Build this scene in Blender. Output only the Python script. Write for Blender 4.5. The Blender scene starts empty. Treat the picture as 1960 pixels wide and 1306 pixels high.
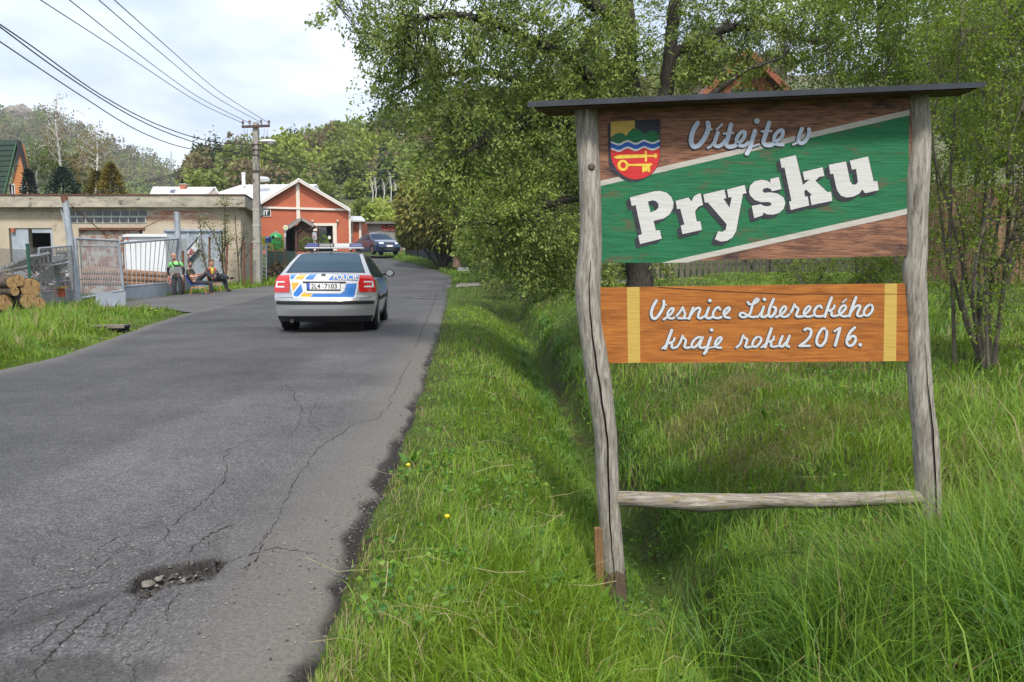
import bpy, bmesh, math, random
import numpy as np
from mathutils import Vector, Matrix, noise as mnoise
from mathutils.geometry import tessellate_polygon

SC = bpy.context.scene
COL = SC.collection
RNG = np.random.default_rng(7)
random.seed(7)

# ------------------------------------------------------------------ camera
CAMZ, FPX, CX, CY = 1.17, 1510.0, 980.0, 653.0
PITCH = math.atan((CY - 510.0) / FPX)
_c, _s = math.cos(PITCH), math.sin(PITCH)
cam_d = bpy.data.cameras.new('camera')
cam_d.sensor_width = 36.0
cam_d.lens = 36.0 * FPX / 1960.0
cam_d.clip_start = 0.05
cam_d.clip_end = 6000.0
cam = bpy.data.objects.new('camera', cam_d)
COL.objects.link(cam)
cam.location = (0, 0, CAMZ)
cam.rotation_euler = (math.radians(90) - PITCH, 0, 0)
SC.camera = cam

# ------------------------------------------------------------------ sky, sun, exposure
SUN_EL, SUN_AZ = math.radians(52), math.radians(170)   # azimuth clockwise from the view direction (+Y)
W = bpy.data.worlds.new('World'); SC.world = W; W.use_nodes = True
wn, wl = W.node_tree.nodes, W.node_tree.links
wn.clear()
w_out = wn.new('ShaderNodeOutputWorld'); w_bg = wn.new('ShaderNodeBackground')
w_sky = wn.new('ShaderNodeTexSky'); w_sky.sky_type = 'NISHITA'; w_sky.sun_disc = False
w_sky.sun_elevation = SUN_EL; w_sky.sun_rotation = SUN_AZ
w_sky.air_density = 1.0; w_sky.dust_density = 2.0
w_tc = wn.new('ShaderNodeTexCoord'); w_map = wn.new('ShaderNodeMapping')
w_map.inputs['Scale'].default_value = (1.0, 1.0, 2.6)
w_n1 = wn.new('ShaderNodeTexNoise'); w_n1.inputs['Scale'].default_value = 2.3
w_n1.inputs['Detail'].default_value = 7; w_n1.inputs['Roughness'].default_value = 0.55
w_n1.inputs['Distortion'].default_value = 0.4
w_r1 = wn.new('ShaderNodeValToRGB')
w_r1.color_ramp.elements[0].position = 0.36; w_r1.color_ramp.elements[0].color = (0.5, 0.5, 0.5, 1)
w_r1.color_ramp.elements[1].position = 0.62; w_r1.color_ramp.elements[1].color = (1, 1, 1, 1)
w_n2 = wn.new('ShaderNodeTexNoise'); w_n2.inputs['Scale'].default_value = 3.1; w_n2.inputs['Detail'].default_value = 6
w_r2 = wn.new('ShaderNodeValToRGB')
w_r2.color_ramp.elements[0].position = 0.38; w_r2.color_ramp.elements[0].color = (4.3, 5.0, 6.3, 1)
w_r2.color_ramp.elements[1].position = 0.62; w_r2.color_ramp.elements[1].color = (8.2, 8.6, 9.2, 1)
w_mix = wn.new('ShaderNodeMix'); w_mix.data_type = 'RGBA'
wl.new(w_tc.outputs['Generated'], w_map.inputs['Vector'])
wl.new(w_map.outputs[0], w_n1.inputs['Vector']); wl.new(w_map.outputs[0], w_n2.inputs['Vector'])
wl.new(w_n1.outputs['Fac'], w_r1.inputs[0]); wl.new(w_n2.outputs['Fac'], w_r2.inputs[0])
wl.new(w_r1.outputs[0], w_mix.inputs[0])
wl.new(w_sky.outputs[0], w_mix.inputs[6]); wl.new(w_r2.outputs[0], w_mix.inputs[7])
wl.new(w_mix.outputs[2], w_bg.inputs[0]); w_bg.inputs[1].default_value = 0.09
wl.new(w_bg.outputs[0], w_out.inputs[0])
sun_d = bpy.data.lights.new('sun', 'SUN'); sun_d.energy = 2.1; sun_d.angle = math.radians(9.0)
sun_d.color = (1.0, 0.95, 0.86)
sun = bpy.data.objects.new('sun', sun_d); COL.objects.link(sun)
_sd = Vector((math.sin(SUN_AZ) * math.cos(SUN_EL), math.cos(SUN_AZ) * math.cos(SUN_EL), math.sin(SUN_EL)))
sun.rotation_euler = (-_sd).to_track_quat('-Z', 'Y').to_euler()
sun.location = (10, -10, 30)
SC.view_settings.view_transform = 'Standard'
SC.view_settings.look = 'None'
SC.view_settings.exposure = 1.02
SC.view_settings.gamma = 1.0
SC.view_settings.use_curve_mapping = False
SC.render.engine = 'CYCLES'
SC.cycles.use_denoising = True
SC.cycles.max_bounces = 7
SC.cycles.transparent_max_bounces = 12
SC.cycles.caustics_reflective = False
SC.cycles.caustics_refractive = False

# ------------------------------------------------------------------ pixel helpers (pixels of the 1960 x 1306 photograph -> places in the world)
def ray(px, py):
    a, b = (px - CX) / FPX, (CY - py) / FPX
    return np.array([a, _c + b * _s, -_s + b * _c])
def at(px, py, Y):
    d = ray(px, py); t = Y / d[1]
    return np.array([d[0] * t, Y, CAMZ + d[2] * t])
def hit(px, py, f, far=200.0):
    d = ray(px, py); lo = 0.5
    t = lo
    while t < far:
        x, y, z = d[0] * t, d[1] * t, CAMZ + d[2] * t
        if z <= f(x, y): break
        lo = t; t *= 1.01
    hi = t
    for _ in range(25):
        m = (lo + hi) / 2
        if CAMZ + d[2] * m <= f(d[0] * m, d[1] * m): hi = m
        else: lo = m
    return np.array([d[0] * hi, d[1] * hi, CAMZ + d[2] * hi])

# ------------------------------------------------------------------ object helpers
ROOT = {}
def tag(o, label=None, cat=None, group=None, kind=None):
    if label: o['label'] = label
    if cat: o['category'] = cat
    if group: o['group'] = group
    if kind: o['kind'] = kind
    return o
def thing(name, label, cat, loc, rz=0.0, group=None):
    o = bpy.data.objects.new(name, None); COL.objects.link(o)
    o.empty_display_size = 0.2
    o.location = tuple(map(float, loc)); o.rotation_euler = (0, 0, rz)
    ROOT[o.name] = (np.array(loc, float), rz)
    return tag(o, label, cat, group)
def to_local(V, parent):
    if parent is None or parent.name not in ROOT: return V
    loc, rz = ROOT[parent.name]
    V = V - loc; c, s = math.cos(-rz), math.sin(-rz)
    return np.stack([V[:, 0] * c - V[:, 1] * s, V[:, 0] * s + V[:, 1] * c, V[:, 2]], 1)
def link(name, me, parent=None, kind=None):
    o = bpy.data.objects.new(name, me); COL.objects.link(o)
    if parent is not None:
        o.parent = parent
        if parent.name in ROOT: ROOT[o.name] = ROOT[parent.name]
    if kind: o['kind'] = kind
    return o
def mesh_np(name, V, F, mat, parent=None, smooth=False, attrs=None, kind=None, local=False):
    """V (n,3) floats, F (m,k) ints; attrs: {name: per-vertex floats}"""
    V = np.asarray(V, float); F = np.asarray(F, np.int32)
    if parent is not None and not local: V = to_local(V, parent)
    me = bpy.data.meshes.new(name)
    n, m, k = len(V), len(F), F.shape[1]
    me.vertices.add(n); me.vertices.foreach_set('co', V.astype(np.float32).ravel())
    me.loops.add(m * k); me.loops.foreach_set('vertex_index', F.ravel())
    me.polygons.add(m)
    me.polygons.foreach_set('loop_start', np.arange(0, m * k, k, dtype=np.int32))
    me.polygons.foreach_set('use_smooth', np.full(m, bool(smooth)))
    me.update(calc_edges=True)
    for a, vals in (attrs or {}).items():
        at_ = me.attributes.new(a, 'FLOAT', 'POINT')
        at_.data.foreach_set('value', np.asarray(vals, np.float32))
    me.materials.append(mat)
    return link(name, me, parent, kind)

class MB:
    def __init__(self): self.v = []; self.f = []; self.m = []
    def add(self, V, F, m=0):
        o = len(self.v); self.v.extend([tuple(map(float, p)) for p in V])
        for f in F: self.f.append(tuple(i + o for i in f)); self.m.append(m)
        return self
    def box(self, c, s, rz=0.0, rx=0.0, ry=0.0, m=0):
        R = Matrix.Rotation(rz, 3, 'Z') @ Matrix.Rotation(ry, 3, 'Y') @ Matrix.Rotation(rx, 3, 'X')
        V = [Vector(c) + R @ Vector((sx * s[0] / 2, sy * s[1] / 2, sz * s[2] / 2)) for sz in (-1, 1) for sy in (-1, 1) for sx in (-1, 1)]
        return self.add(V, [(0, 2, 3, 1), (4, 5, 7, 6), (0, 1, 5, 4), (2, 6, 7, 3), (0, 4, 6, 2), (1, 3, 7, 5)], m)
    def hexa(self, P, m=0):   # 8 points: bottom 4 (ccw), top 4
        return self.add(P, [(3, 2, 1, 0), (4, 5, 6, 7), (0, 1, 5, 4), (1, 2, 6, 5), (2, 3, 7, 6), (3, 0, 4, 7)], m)
    def bar(self, a, b, w, d=None, m=0, up=(0, 0, 1)):   # rectangular bar from a to b
        d = d or w; a, b = Vector(a), Vector(b); t = (b - a).normalized()
        u = Vector(up)
        if abs(t.dot(u)) > 0.95: u = Vector((0, 1, 0))
        x = t.cross(u).normalized(); z = x.cross(t).normalized()
        V = [p + x * sx * w / 2 + z * sz * d / 2 for p in (a, b) for sx, sz in ((-1, -1), (1, -1), (1, 1), (-1, 1))]
        return self.add(V, [(0, 1, 2, 3), (7, 6, 5, 4), (0, 4, 5, 1), (1, 5, 6, 2), (2, 6, 7, 3), (3, 7, 4, 0)], m)
    def tube(self, pts, rad, n=8, cap=True, m=0):
        pts = [Vector(p) for p in pts]
        if not hasattr(rad, '__len__'): rad = [rad] * len(pts)
        V, F = [], []; prev = None
        for i, p in enumerate(pts):
            t = (pts[min(i + 1, len(pts) - 1)] - pts[max(i - 1, 0)]).normalized()
            if prev is None:
                u = Vector((0, 0, 1)) if abs(t.z) < 0.9 else Vector((0, 1, 0))
                x = t.cross(u).normalized()
            else:
                x = (prev - t * prev.dot(t)).normalized()
            prev = x; y = t.cross(x)
            for k in range(n):
                a = 2 * math.pi * k / n
                V.append(p + (x * math.cos(a) + y * math.sin(a)) * rad[i])
        for i in range(len(pts) - 1):
            for k in range(n):
                k2 = (k + 1) % n
                F.append((i * n + k, i * n + k2, (i + 1) * n + k2, (i + 1) * n + k))
        if cap:
            F.append(tuple(range(n - 1, -1, -1))); F.append(tuple((len(pts) - 1) * n + k for k in range(n)))
        return self.add(V, F, m)
    def prism(self, poly, vec, holes=(), m=0):   # planar polygon (3D points) swept along vec
        loops = [[Vector(p) for p in poly]] + [[Vector(p) for p in h] for h in holes]
        tris = tessellate_polygon(loops)
        flat = [p for l in loops for p in l]; n = len(flat); vec = Vector(vec)
        V = flat + [p + vec for p in flat]
        F = [tuple(t) for t in tris] + [tuple(i + n for i in reversed(t)) for t in tris]
        o = 0
        for l in loops:
            k = len(l)
            for i in range(k): F.append((o + i, o + (i + 1) % k, n + o + (i + 1) % k, n + o + i))
            o += k
        return self.add(V, F, m)
    def poly(self, poly, holes=(), m=0):
        loops = [[Vector(p) for p in poly]] + [[Vector(p) for p in h] for h in holes]
        return self.add([p for l in loops for p in l], [tuple(t) for t in tessellate_polygon(loops)], m)
    def lathe(self, prof, c, n=16, m=0, axis='z', sx=1.0, sy=1.0):
        V, F = [], []
        for r, z in prof:
            for k in range(n):
                a = 2 * math.pi * k / n; x, y = r * math.cos(a) * sx, r * math.sin(a) * sy
                p = (x, y, z) if axis == 'z' else ((z, x, y) if axis == 'x' else (x, z, y))
                V.append(Vector(c) + Vector(p))
        for i in range(len(prof) - 1):
            for k in range(n):
                k2 = (k + 1) % n; F.append((i * n + k, i * n + k2, (i + 1) * n + k2, (i + 1) * n + k))
        F.append(tuple(range(n - 1, -1, -1))); F.append(tuple((len(prof) - 1) * n + k for k in range(n)))
        return self.add(V, F, m)
    def sph(self, c, r, n=12, k=8, m=0):
        if not hasattr(r, '__len__'): r = (r, r, r)
        V, F = [], []
        for i in range(k + 1):
            th = math.pi * i / k
            for j in range(n):
                a = 2 * math.pi * j / n
                V.append((c[0] + r[0] * math.sin(th) * math.cos(a), c[1] + r[1] * math.sin(th) * math.sin(a), c[2] + r[2] * math.cos(th)))
        for i in range(k):
            for j in range(n):
                j2 = (j + 1) % n; F.append((i * n + j, (i + 1) * n + j, (i + 1) * n + j2, i * n + j2))
        return self.add(V, F, m)
    def build(self, name, mats, parent=None, smooth=False, local=False, kind=None, fix=True, bevel=0):
        V = np.array(self.v, float)
        if parent is not None and not local: V = to_local(V, parent)
        me = bpy.data.meshes.new(name)
        me.from_pydata([tuple(p) for p in V], [], self.f)
        if not isinstance(mats, (list, tuple)): mats = [mats]
        for mm in mats: me.materials.append(mm)
        if len(mats) > 1: me.polygons.foreach_set('material_index', np.array(self.m, np.int32))
        if fix or bevel:
            bm = bmesh.new(); bm.from_mesh(me)
            if fix:
                bmesh.ops.recalc_face_normals(bm, faces=bm.faces)
            if bevel:
                bmesh.ops.remove_doubles(bm, verts=bm.verts, dist=1e-5)
                bmesh.ops.bevel(bm, geom=[e for e in bm.edges if len(e.link_faces) == 2 and e.calc_face_angle(0) > 0.6], offset=bevel, segments=2, profile=0.6, affect='EDGES')
            bm.to_mesh(me); bm.free()
        if smooth:
            me.polygons.foreach_set('use_smooth', np.ones(len(me.polygons), bool))
            try: me.set_sharp_from_angle(angle=math.radians(40))
            except Exception: pass
        me.update()
        return link(name, me, parent, kind)
def copy_tree(o, parent=None, **kw):
    c = o.copy(); COL.objects.link(c); c.parent = parent
    for ch in list(o.children): copy_tree(ch, c)
    return c
def text_poly(txt, size=1.0, bold=0.0, extrude=0.0):
    """built-in font -> (verts 2D, faces) ; width normalised by caller"""
    cu = bpy.data.curves.new('txt', 'FONT'); cu.body = txt; cu.size = size; cu.offset = bold; cu.extrude = extrude
    o = bpy.data.objects.new('txt', cu); COL.objects.link(o)
    dg = bpy.context.evaluated_depsgraph_get(); dg.update()
    me = bpy.data.meshes.new_from_object(o.evaluated_get(dg))
    V = np.array([v.co[:] for v in me.vertices]); F = [tuple(p.vertices) for p in me.polygons]
    bpy.data.objects.remove(o); bpy.data.curves.remove(cu); bpy.data.meshes.remove(me)
    return V, F
def catmull(P, n=6):
    P = [np.array(p, float) for p in P]
    if len(P) < 3: return P
    Q = [2 * P[0] - P[1]] + P + [2 * P[-1] - P[-2]]; out = []
    for i in range(1, len(Q) - 2):
        for k in range(n):
            t = k / n
            out.append(0.5 * (2 * Q[i] + (Q[i + 1] - Q[i - 1]) * t + (2 * Q[i - 1] - 5 * Q[i] + 4 * Q[i + 1] - Q[i + 2]) * t * t + (3 * Q[i] - Q[i - 1] - 3 * Q[i + 1] + Q[i + 2]) * t ** 3))
    out.append(P[-1]); return out
def sstep(a, b, x):
    t = np.clip((x - a) / (b - a), 0, 1); return t * t * (3 - 2 * t)
def vnoise(x, y, seed=0):
    """cheap smooth value noise, vectorised"""
    x = np.asarray(x, float); y = np.asarray(y, float)
    xi, yi = np.floor(x), np.floor(y); xf, yf = x - xi, y - yi
    def h(a, b):
        q = np.sin(a * 127.1 + b * 311.7 + seed * 74.7) * 43758.5453; return q - np.floor(q)
    u, v = xf * xf * (3 - 2 * xf), yf * yf * (3 - 2 * yf)
    return (h(xi, yi) * (1 - u) + h(xi + 1, yi) * u) * (1 - v) + (h(xi, yi + 1) * (1 - u) + h(xi + 1, yi + 1) * u) * v
def fbm(x, y, seed=0, o=4):
    s = 0; a = 0.5
    for i in range(o): s = s + a * vnoise(x * 2 ** i, y * 2 ** i, seed + i); a /= 2
    return s

# ------------------------------------------------------------------ materials
MATS = {}
def new_mat(name):
    m = bpy.data.materials.new(name); m.use_nodes = True
    return m, m.node_tree.nodes, m.node_tree.links, m.node_tree.nodes['Principled BSDF']
def rgb(c): return (c[0], c[1], c[2], 1.0)
def M(name, col, col2=None, rough=0.7, scale=4.0, detail=6, bump=0.0, bscale=None, metal=0.0, spec=0.5, stretch=(1, 1, 1), lo=0.35, hi=0.65, col3=None, s3=1.0, lo3=0.55, hi3=0.7, coat=0.0, world=False, alpha=None):
    if name in MATS: return MATS[name]
    m, N, L, P = new_mat(name)
    P.inputs['Roughness'].default_value = rough; P.inputs['Metallic'].default_value = metal
    P.inputs['Specular IOR Level'].default_value = spec
    if coat: P.inputs['Coat Weight'].default_value = coat; P.inputs['Coat Roughness'].default_value = 0.08
    if col2 is None: P.inputs['Base Color'].default_value = rgb(col)
    if col2 is not None or bump:
        tc = N.new('ShaderNodeNewGeometry') if world else N.new('ShaderNodeTexCoord'); mp = N.new('ShaderNodeMapping')
        mp.inputs['Scale'].default_value = stretch
        L.new(tc.outputs['Position' if world else 'Object'], mp.inputs[0])
        n = N.new('ShaderNodeTexNoise'); n.inputs['Scale'].default_value = scale; n.inputs['Detail'].default_value = detail; n.inputs['Roughness'].default_value = 0.6
        L.new(mp.outputs[0], n.inputs['Vector'])
        if col2 is not None:
            r = N.new('ShaderNodeValToRGB'); r.color_ramp.elements[0].position = lo; r.color_ramp.elements[1].position = hi
            r.color_ramp.elements[0].color = rgb(col); r.color_ramp.elements[1].color = rgb(col2)
            L.new(n.outputs['Fac'], r.inputs[0]); out = r.outputs[0]
            if col3 is not None:
                n3 = N.new('ShaderNodeTexNoise'); n3.inputs['Scale'].default_value = s3; n3.inputs['Detail'].default_value = 8; n3.inputs['Roughness'].default_value = 0.65
                L.new(mp.outputs[0], n3.inputs['Vector'])
                r3 = N.new('ShaderNodeValToRGB'); r3.color_ramp.elements[0].position = lo3; r3.color_ramp.elements[1].position = hi3
                L.new(n3.outputs['Fac'], r3.inputs[0])
                mx = N.new('ShaderNodeMix'); mx.data_type = 'RGBA'
                L.new(r3.outputs[0], mx.inputs[0]); L.new(out, mx.inputs[6]); mx.inputs[7].default_value = rgb(col3); out = mx.outputs[2]
            L.new(out, P.inputs['Base Color'])
        if bump:
            nb = n
            if bscale:
                nb = N.new('ShaderNodeTexNoise'); nb.inputs['Scale'].default_value = bscale; nb.inputs['Detail'].default_value = 5
                L.new(mp.outputs[0], nb.inputs['Vector'])
            b = N.new('ShaderNodeBump'); b.inputs['Strength'].default_value = min(bump, 1.0); b.inputs['Distance'].default_value = 0.02
            L.new(nb.outputs['Fac'], b.inputs['Height']); L.new(b.outputs[0], P.inputs['Normal'])
    MATS[name] = m; return m
def MT(name, stops, trans=0.35, rough=0.55, spec=0.3, attr='tint'):
    """foliage: colour by the 'tint' attribute of each leaf or blade, thin and partly translucent"""
    if name in MATS: return MATS[name]
    m, N, L, P = new_mat(name)
    a = N.new('ShaderNodeAttribute'); a.attribute_name = attr
    r = N.new('ShaderNodeValToRGB'); cr = r.color_ramp
    while len(cr.elements) < len(stops): cr.elements.new(0.5)
    for e, (p, c) in zip(cr.elements, stops): e.position = p; e.color = rgb(c)
    L.new(a.outputs['Fac'], r.inputs[0]); L.new(r.outputs[0], P.inputs['Base Color'])
    P.inputs['Roughness'].default_value = rough; P.inputs['Specular IOR Level'].default_value = spec
    if trans:
        t = N.new('ShaderNodeBsdfTranslucent'); mx = N.new('ShaderNodeMixShader'); mx.inputs[0].default_value = trans
        g = N.new('ShaderNodeMix'); g.data_type = 'RGBA'; g.blend_type = 'MULTIPLY'; g.inputs[0].default_value = 1.0
        L.new(r.outputs[0], g.inputs[6]); g.inputs[7].default_value = (1.25, 1.3, 0.6, 1)
        L.new(g.outputs[2], t.inputs[0]); L.new(P.outputs[0], mx.inputs[1]); L.new(t.outputs[0], mx.inputs[2])
        L.new(mx.outputs[0], N['Material Output'].inputs[0])
    MATS[name] = m; return m
# ------------------------------------------------------------------ terrain
def zr(y):
    y = np.asarray(y, float)
    return np.where(y < 18, 0.0, np.where(y < 50, 0.0016 * (y - 18) ** 2, 1.6384 + 0.05 * (np.minimum(y, 200) - 50)))
_RE = [(600, 1306), (640, 1200), (680, 1090), (735, 960), (780, 845), (800, 780), (830, 690), (848, 610), (857, 570), (861, 549), (868, 530), (835, 516), (800, 507), (762, 499), (728, 490)]
_rp = [hit(px, py, lambda x, y: float(zr(y))) for px, py in _RE]
_RY = np.array([-5.0, 0.0] + [p[1] for p in _rp] + [62, 80, 220.0]); _RX = np.array([-0.3, -0.45] + [p[0] for p in _rp] + [-13.5, -24, -110.0])
_LE = [(0, 706), (100, 684), (200, 650), (280, 622), (345, 602), (420, 585), (480, 571), (535, 555)]
_lp = [hit(px, py, lambda x, y: float(zr(y))) for px, py in _LE]
_LY = np.array([-5.0, 0.0] + [p[1] for p in _lp] + [38, 44, 50, 56, 66, 80, 220.0]); _LX = np.array([-5.2, -5.4] + [p[0] for p in _lp] + [-9.6, -10.8, -13.5, -17, -24, -33, -120.0])
def xr(y): return np.interp(y, _RY, _RX)
def xl(y): return np.interp(y, _LY, _LX)
def H(x, y):
    x = np.asarray(x, float); y = np.asarray(y, float)
    a, b = xr(y), xl(y); base = zr(y)
    # right of the road: verge, ditch, bank
    near = 1 - sstep(23, 28.5, y)
    xd = np.interp(y, [0, 5.4, 10, 22, 28], [1.12, 0.92, 0.78, 0.3, 0.0]); zd = -(0.50 + 0.46 * sstep(1.7, 4.1, y)) + 0.014 * np.maximum(y - 6, 0)
    t = np.clip((x - a) / np.maximum(xd - a, 0.1), 0, 1)
    verge = zd * (sstep(0.38, 1, t) * 0.82 + 0.18 * t)
    q = x - xd
    bank = -0.17 + 0.037 * np.maximum(y - 4, 0) + 0.085 * np.clip(x - 2, 0, 7) + 0.34 * (fbm(x * 0.6, y * 0.6, 3) - 0.45) * sstep(2.3, 3.4, np.hypot(x - 2.05, y - 3.97) + 2.0) + 0.06 * (fbm(x * 3, y * 3, 4) - 0.45)
    bank = np.minimum(bank, 0.95)
    side = zd + (bank - zd) * (0.5 * sstep(0.02, 0.38, q) + 0.5 * sstep(0.15, 1.5, q))
    zn = np.where(x < xd, verge, side)
    zf = base + 0.05 + 0.12 * sstep(0.3, 2.5, x - a) + 0.04 * fbm(x * 0.5, y * 0.5, 5)
    right = zn * near + zf * (1 - near)
    # left of the road
    k = sstep(-16, -10.4, x)
    kk = k * (1 - sstep(40, 46, y)) + sstep(40, 46, y)
    left = base * kk - 0.05 + 0.10 * sstep(0, 0.6, b - x) * (1 - sstep(19, 23, y)) + 0.05 * (fbm(x * 0.7, y * 0.7, 9) - 0.4) * sstep(0.1, 1.5, b - x)
    z = np.where(x > a, right, np.where(x < b, left, base))
    road = (x > b - 0.02) & (x < a + 0.02)
    e = np.minimum(x - b, a - x)
    return z - np.where(road, 0.03 + 0.05 * np.clip(e / 0.15, 0, 1), 0.0)
def Hf(x, y): return float(H(x, y))
def grid_mesh(X, Y, Z):
    n, m = X.shape
    V = np.stack([X.ravel(), Y.ravel(), Z.ravel()], 1)
    i = np.arange(n * m).reshape(n, m)
    F = np.stack([i[:-1, :-1].ravel(), i[:-1, 1:].ravel(), i[1:, 1:].ravel(), i[1:, :-1].ravel()], 1)
    return V, F

# ground sheet
xs = np.concatenate([-np.geomspace(3000, 14, 50), np.arange(-13.6, -2.5, 0.35), np.arange(-2.4, 7, 0.09), np.geomspace(7.1, 3000, 60)])
ys = np.concatenate([[-60, -20, -8, -3], np.arange(-1, 8, 0.1), np.geomspace(8.1, 3000, 190)])
GX, GY = np.meshgrid(xs, ys)
GZ = H(GX, GY)
def m_ground():
    m, N, L, P = new_mat('ground_soil')
    g = N.new('ShaderNodeNewGeometry')
    n1 = N.new('ShaderNodeTexNoise'); n1.inputs['Scale'].default_value = 2.2; n1.inputs['Detail'].default_value = 9; n1.inputs['Roughness'].default_value = 0.7
    n2 = N.new('ShaderNodeTexNoise'); n2.inputs['Scale'].default_value = 24; n2.inputs['Detail'].default_value = 6
    for n in (n1, n2): L.new(g.outputs['Position'], n.inputs['Vector'])
    r = N.new('ShaderNodeValToRGB'); e = r.color_ramp.elements
    e[0].position = 0.36; e[0].color = rgb((0.05, 0.04, 0.024)); e[1].position = 0.5; e[1].color = rgb((0.055, 0.085, 0.018))
    x = e.new(0.68); x.color = rgb((0.085, 0.12, 0.03))
    L.new(n1.outputs['Fac'], r.inputs[0])
    mx = N.new('ShaderNodeMix'); mx.data_type = 'RGBA'; mx.blend_type = 'MULTIPLY'; mx.inputs[0].default_value = 0.7
    r2 = N.new('ShaderNodeValToRGB'); r2.color_ramp.elements[0].position = 0.3; r2.color_ramp.elements[0].color = rgb((0.45,) * 3); r2.color_ramp.elements[1].position = 0.7; r2.color_ramp.elements[1].color = rgb((1.25,) * 3)
    L.new(n2.outputs['Fac'], r2.inputs[0]); L.new(r.outputs[0], mx.inputs[6]); L.new(r2.outputs[0], mx.inputs[7])
    L.new(mx.outputs[2], P.inputs['Base Color']); P.inputs['Roughness'].default_value = 0.95; P.inputs['Specular IOR Level'].default_value = 0.1
    b = N.new('ShaderNodeBump'); b.inputs['Strength'].default_value = 0.8; b.inputs['Distance'].default_value = 0.03
    L.new(n2.outputs['Fac'], b.inputs['Height']); L.new(b.outputs[0], P.inputs['Normal'])
    return m
V, F = grid_mesh(GX, GY, GZ)
mesh_np('ground', V, F, m_ground(), smooth=True, kind='structure')

# road sheet, with the pothole dug into it
ry = [1.2]
while ry[-1] < 130: ry.append(ry[-1] * (1.0018 if 2.72 < ry[-1] < 3.42 else (1.0075 if ry[-1] < 5 else 1.013)))
ry = np.array(ry); rt = np.unique(np.concatenate([1 - (np.linspace(1, 0, 150) ** 1.7), np.linspace(0.77, 0.905, 110)]))
RYg, RT = np.meshgrid(ry, rt, indexing='ij')
edge_j = 0.10 * (fbm(RYg * 1.3, RYg * 0 + 3, 2) - 0.45) + 0.05 * (vnoise(RYg * 6, RYg * 0 + 9, 4) - 0.5)
RA = xr(RYg) + edge_j * np.clip(12 / RYg, 0.4, 1); RB = xl(RYg) + 0.12 * (fbm(RYg * 0.9, RYg * 0 + 7, 5) - 0.45)
RXg = RB + (RA - RB) * RT
dR = RA - RXg; dL = RXg - RB
pc = hit(335, 1095, lambda x, y: 0.0)
pl_ = hit(255, 1128, lambda x, y: 0.0); pr_ = hit(420, 1072, lambda x, y: 0.0)
ax = (pr_ - pl_)[:2]; hl = np.linalg.norm(ax) / 2; ax /= np.linalg.norm(ax); bx_ = np.array([-ax[1], ax[0]]); pm = (pl_ + pr_)[:2] / 2
PU = (RXg - pm[0]) * ax[0] + (RYg - pm[1]) * ax[1]; PV = (RXg - pm[0]) * bx_[0] + (RYg - pm[1]) * bx_[1]
rr = np.sqrt((PU / (hl * 1.0)) ** 2 + ((PV + 0.02 * np.sin(PU * 25)) / (0.112 + 0.02 * np.clip(PU / hl, -1, 1))) ** 2) + 0.95 * (fbm(RXg * 13, RYg * 13, 11, 5) - 0.47) + 0.18 * (vnoise(RXg * 90, RYg * 90, 12) - 0.5)
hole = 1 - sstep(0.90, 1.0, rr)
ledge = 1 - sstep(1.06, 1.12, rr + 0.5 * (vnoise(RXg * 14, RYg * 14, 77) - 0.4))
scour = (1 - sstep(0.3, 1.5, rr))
RZ = zr(RYg) + 0.012 * (fbm(RXg * 0.6, RYg * 0.6, 1) - 0.45) + 0.0025 * (fbm(RXg * 40, RYg * 40, 8, 3) - 0.45)
RZ = RZ - ledge * 0.010 - hole * (0.034 + 0.06 * (fbm(RXg * 34, RYg * 34, 21, 5) - 0.3)) - 0.05 * (1 - sstep(0.0, 0.10, dR)) - 0.03 * (1 - sstep(0.0, 0.08, dL))
sand = (1 - sstep(0.12, 0.75 + 0.25 * (fbm(RXg * 1.5, RYg * 1.5, 31) - 0.5), dR)) * (1 - sstep(14, 26, RYg)) + 0.8 * (1 - sstep(0.05, 0.45, dL))
wavy = 0.16 * (fbm(RYg * 1.1 + 4, RYg * 0 + 1, 41) - 0.32) + 0.08 * (fbm(RYg * 5, RXg * 5, 43) - 0.5)
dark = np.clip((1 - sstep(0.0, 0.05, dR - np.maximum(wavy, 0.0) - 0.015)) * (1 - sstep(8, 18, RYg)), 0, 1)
p2 = hit(110, 1290, lambda x, y: 0.0)
patch2 = 1 - sstep(0.6, 1.1, np.sqrt(((RXg - p2[0]) / 0.34) ** 2 + ((RYg - p2[1]) / 0.12) ** 2) + 0.7 * (fbm(RXg * 14, RYg * 14, 13) - 0.45))
tail = np.exp(-((PV - 0.03) / 0.05) ** 2) * (1 - sstep(-0.2, 0.1, PU + hl)) * sstep(-1.0, -0.2, PU + hl)
wall_ = np.exp(-((rr - 0.93) / 0.16) ** 2)  # hole walls darkened: broken bitumen, with the rim's shade painted into the colour
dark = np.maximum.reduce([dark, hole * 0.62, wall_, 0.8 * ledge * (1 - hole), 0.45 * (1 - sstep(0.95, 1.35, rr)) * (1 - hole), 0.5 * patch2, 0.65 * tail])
seam = sstep(-0.15, 0.15, RXg - (RA - 1.75 - 0.25 * np.sin(RYg * 0.5)))   # older grey strip along the right edge
seam = seam * (1 - sstep(9, 16, RYg))
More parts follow.
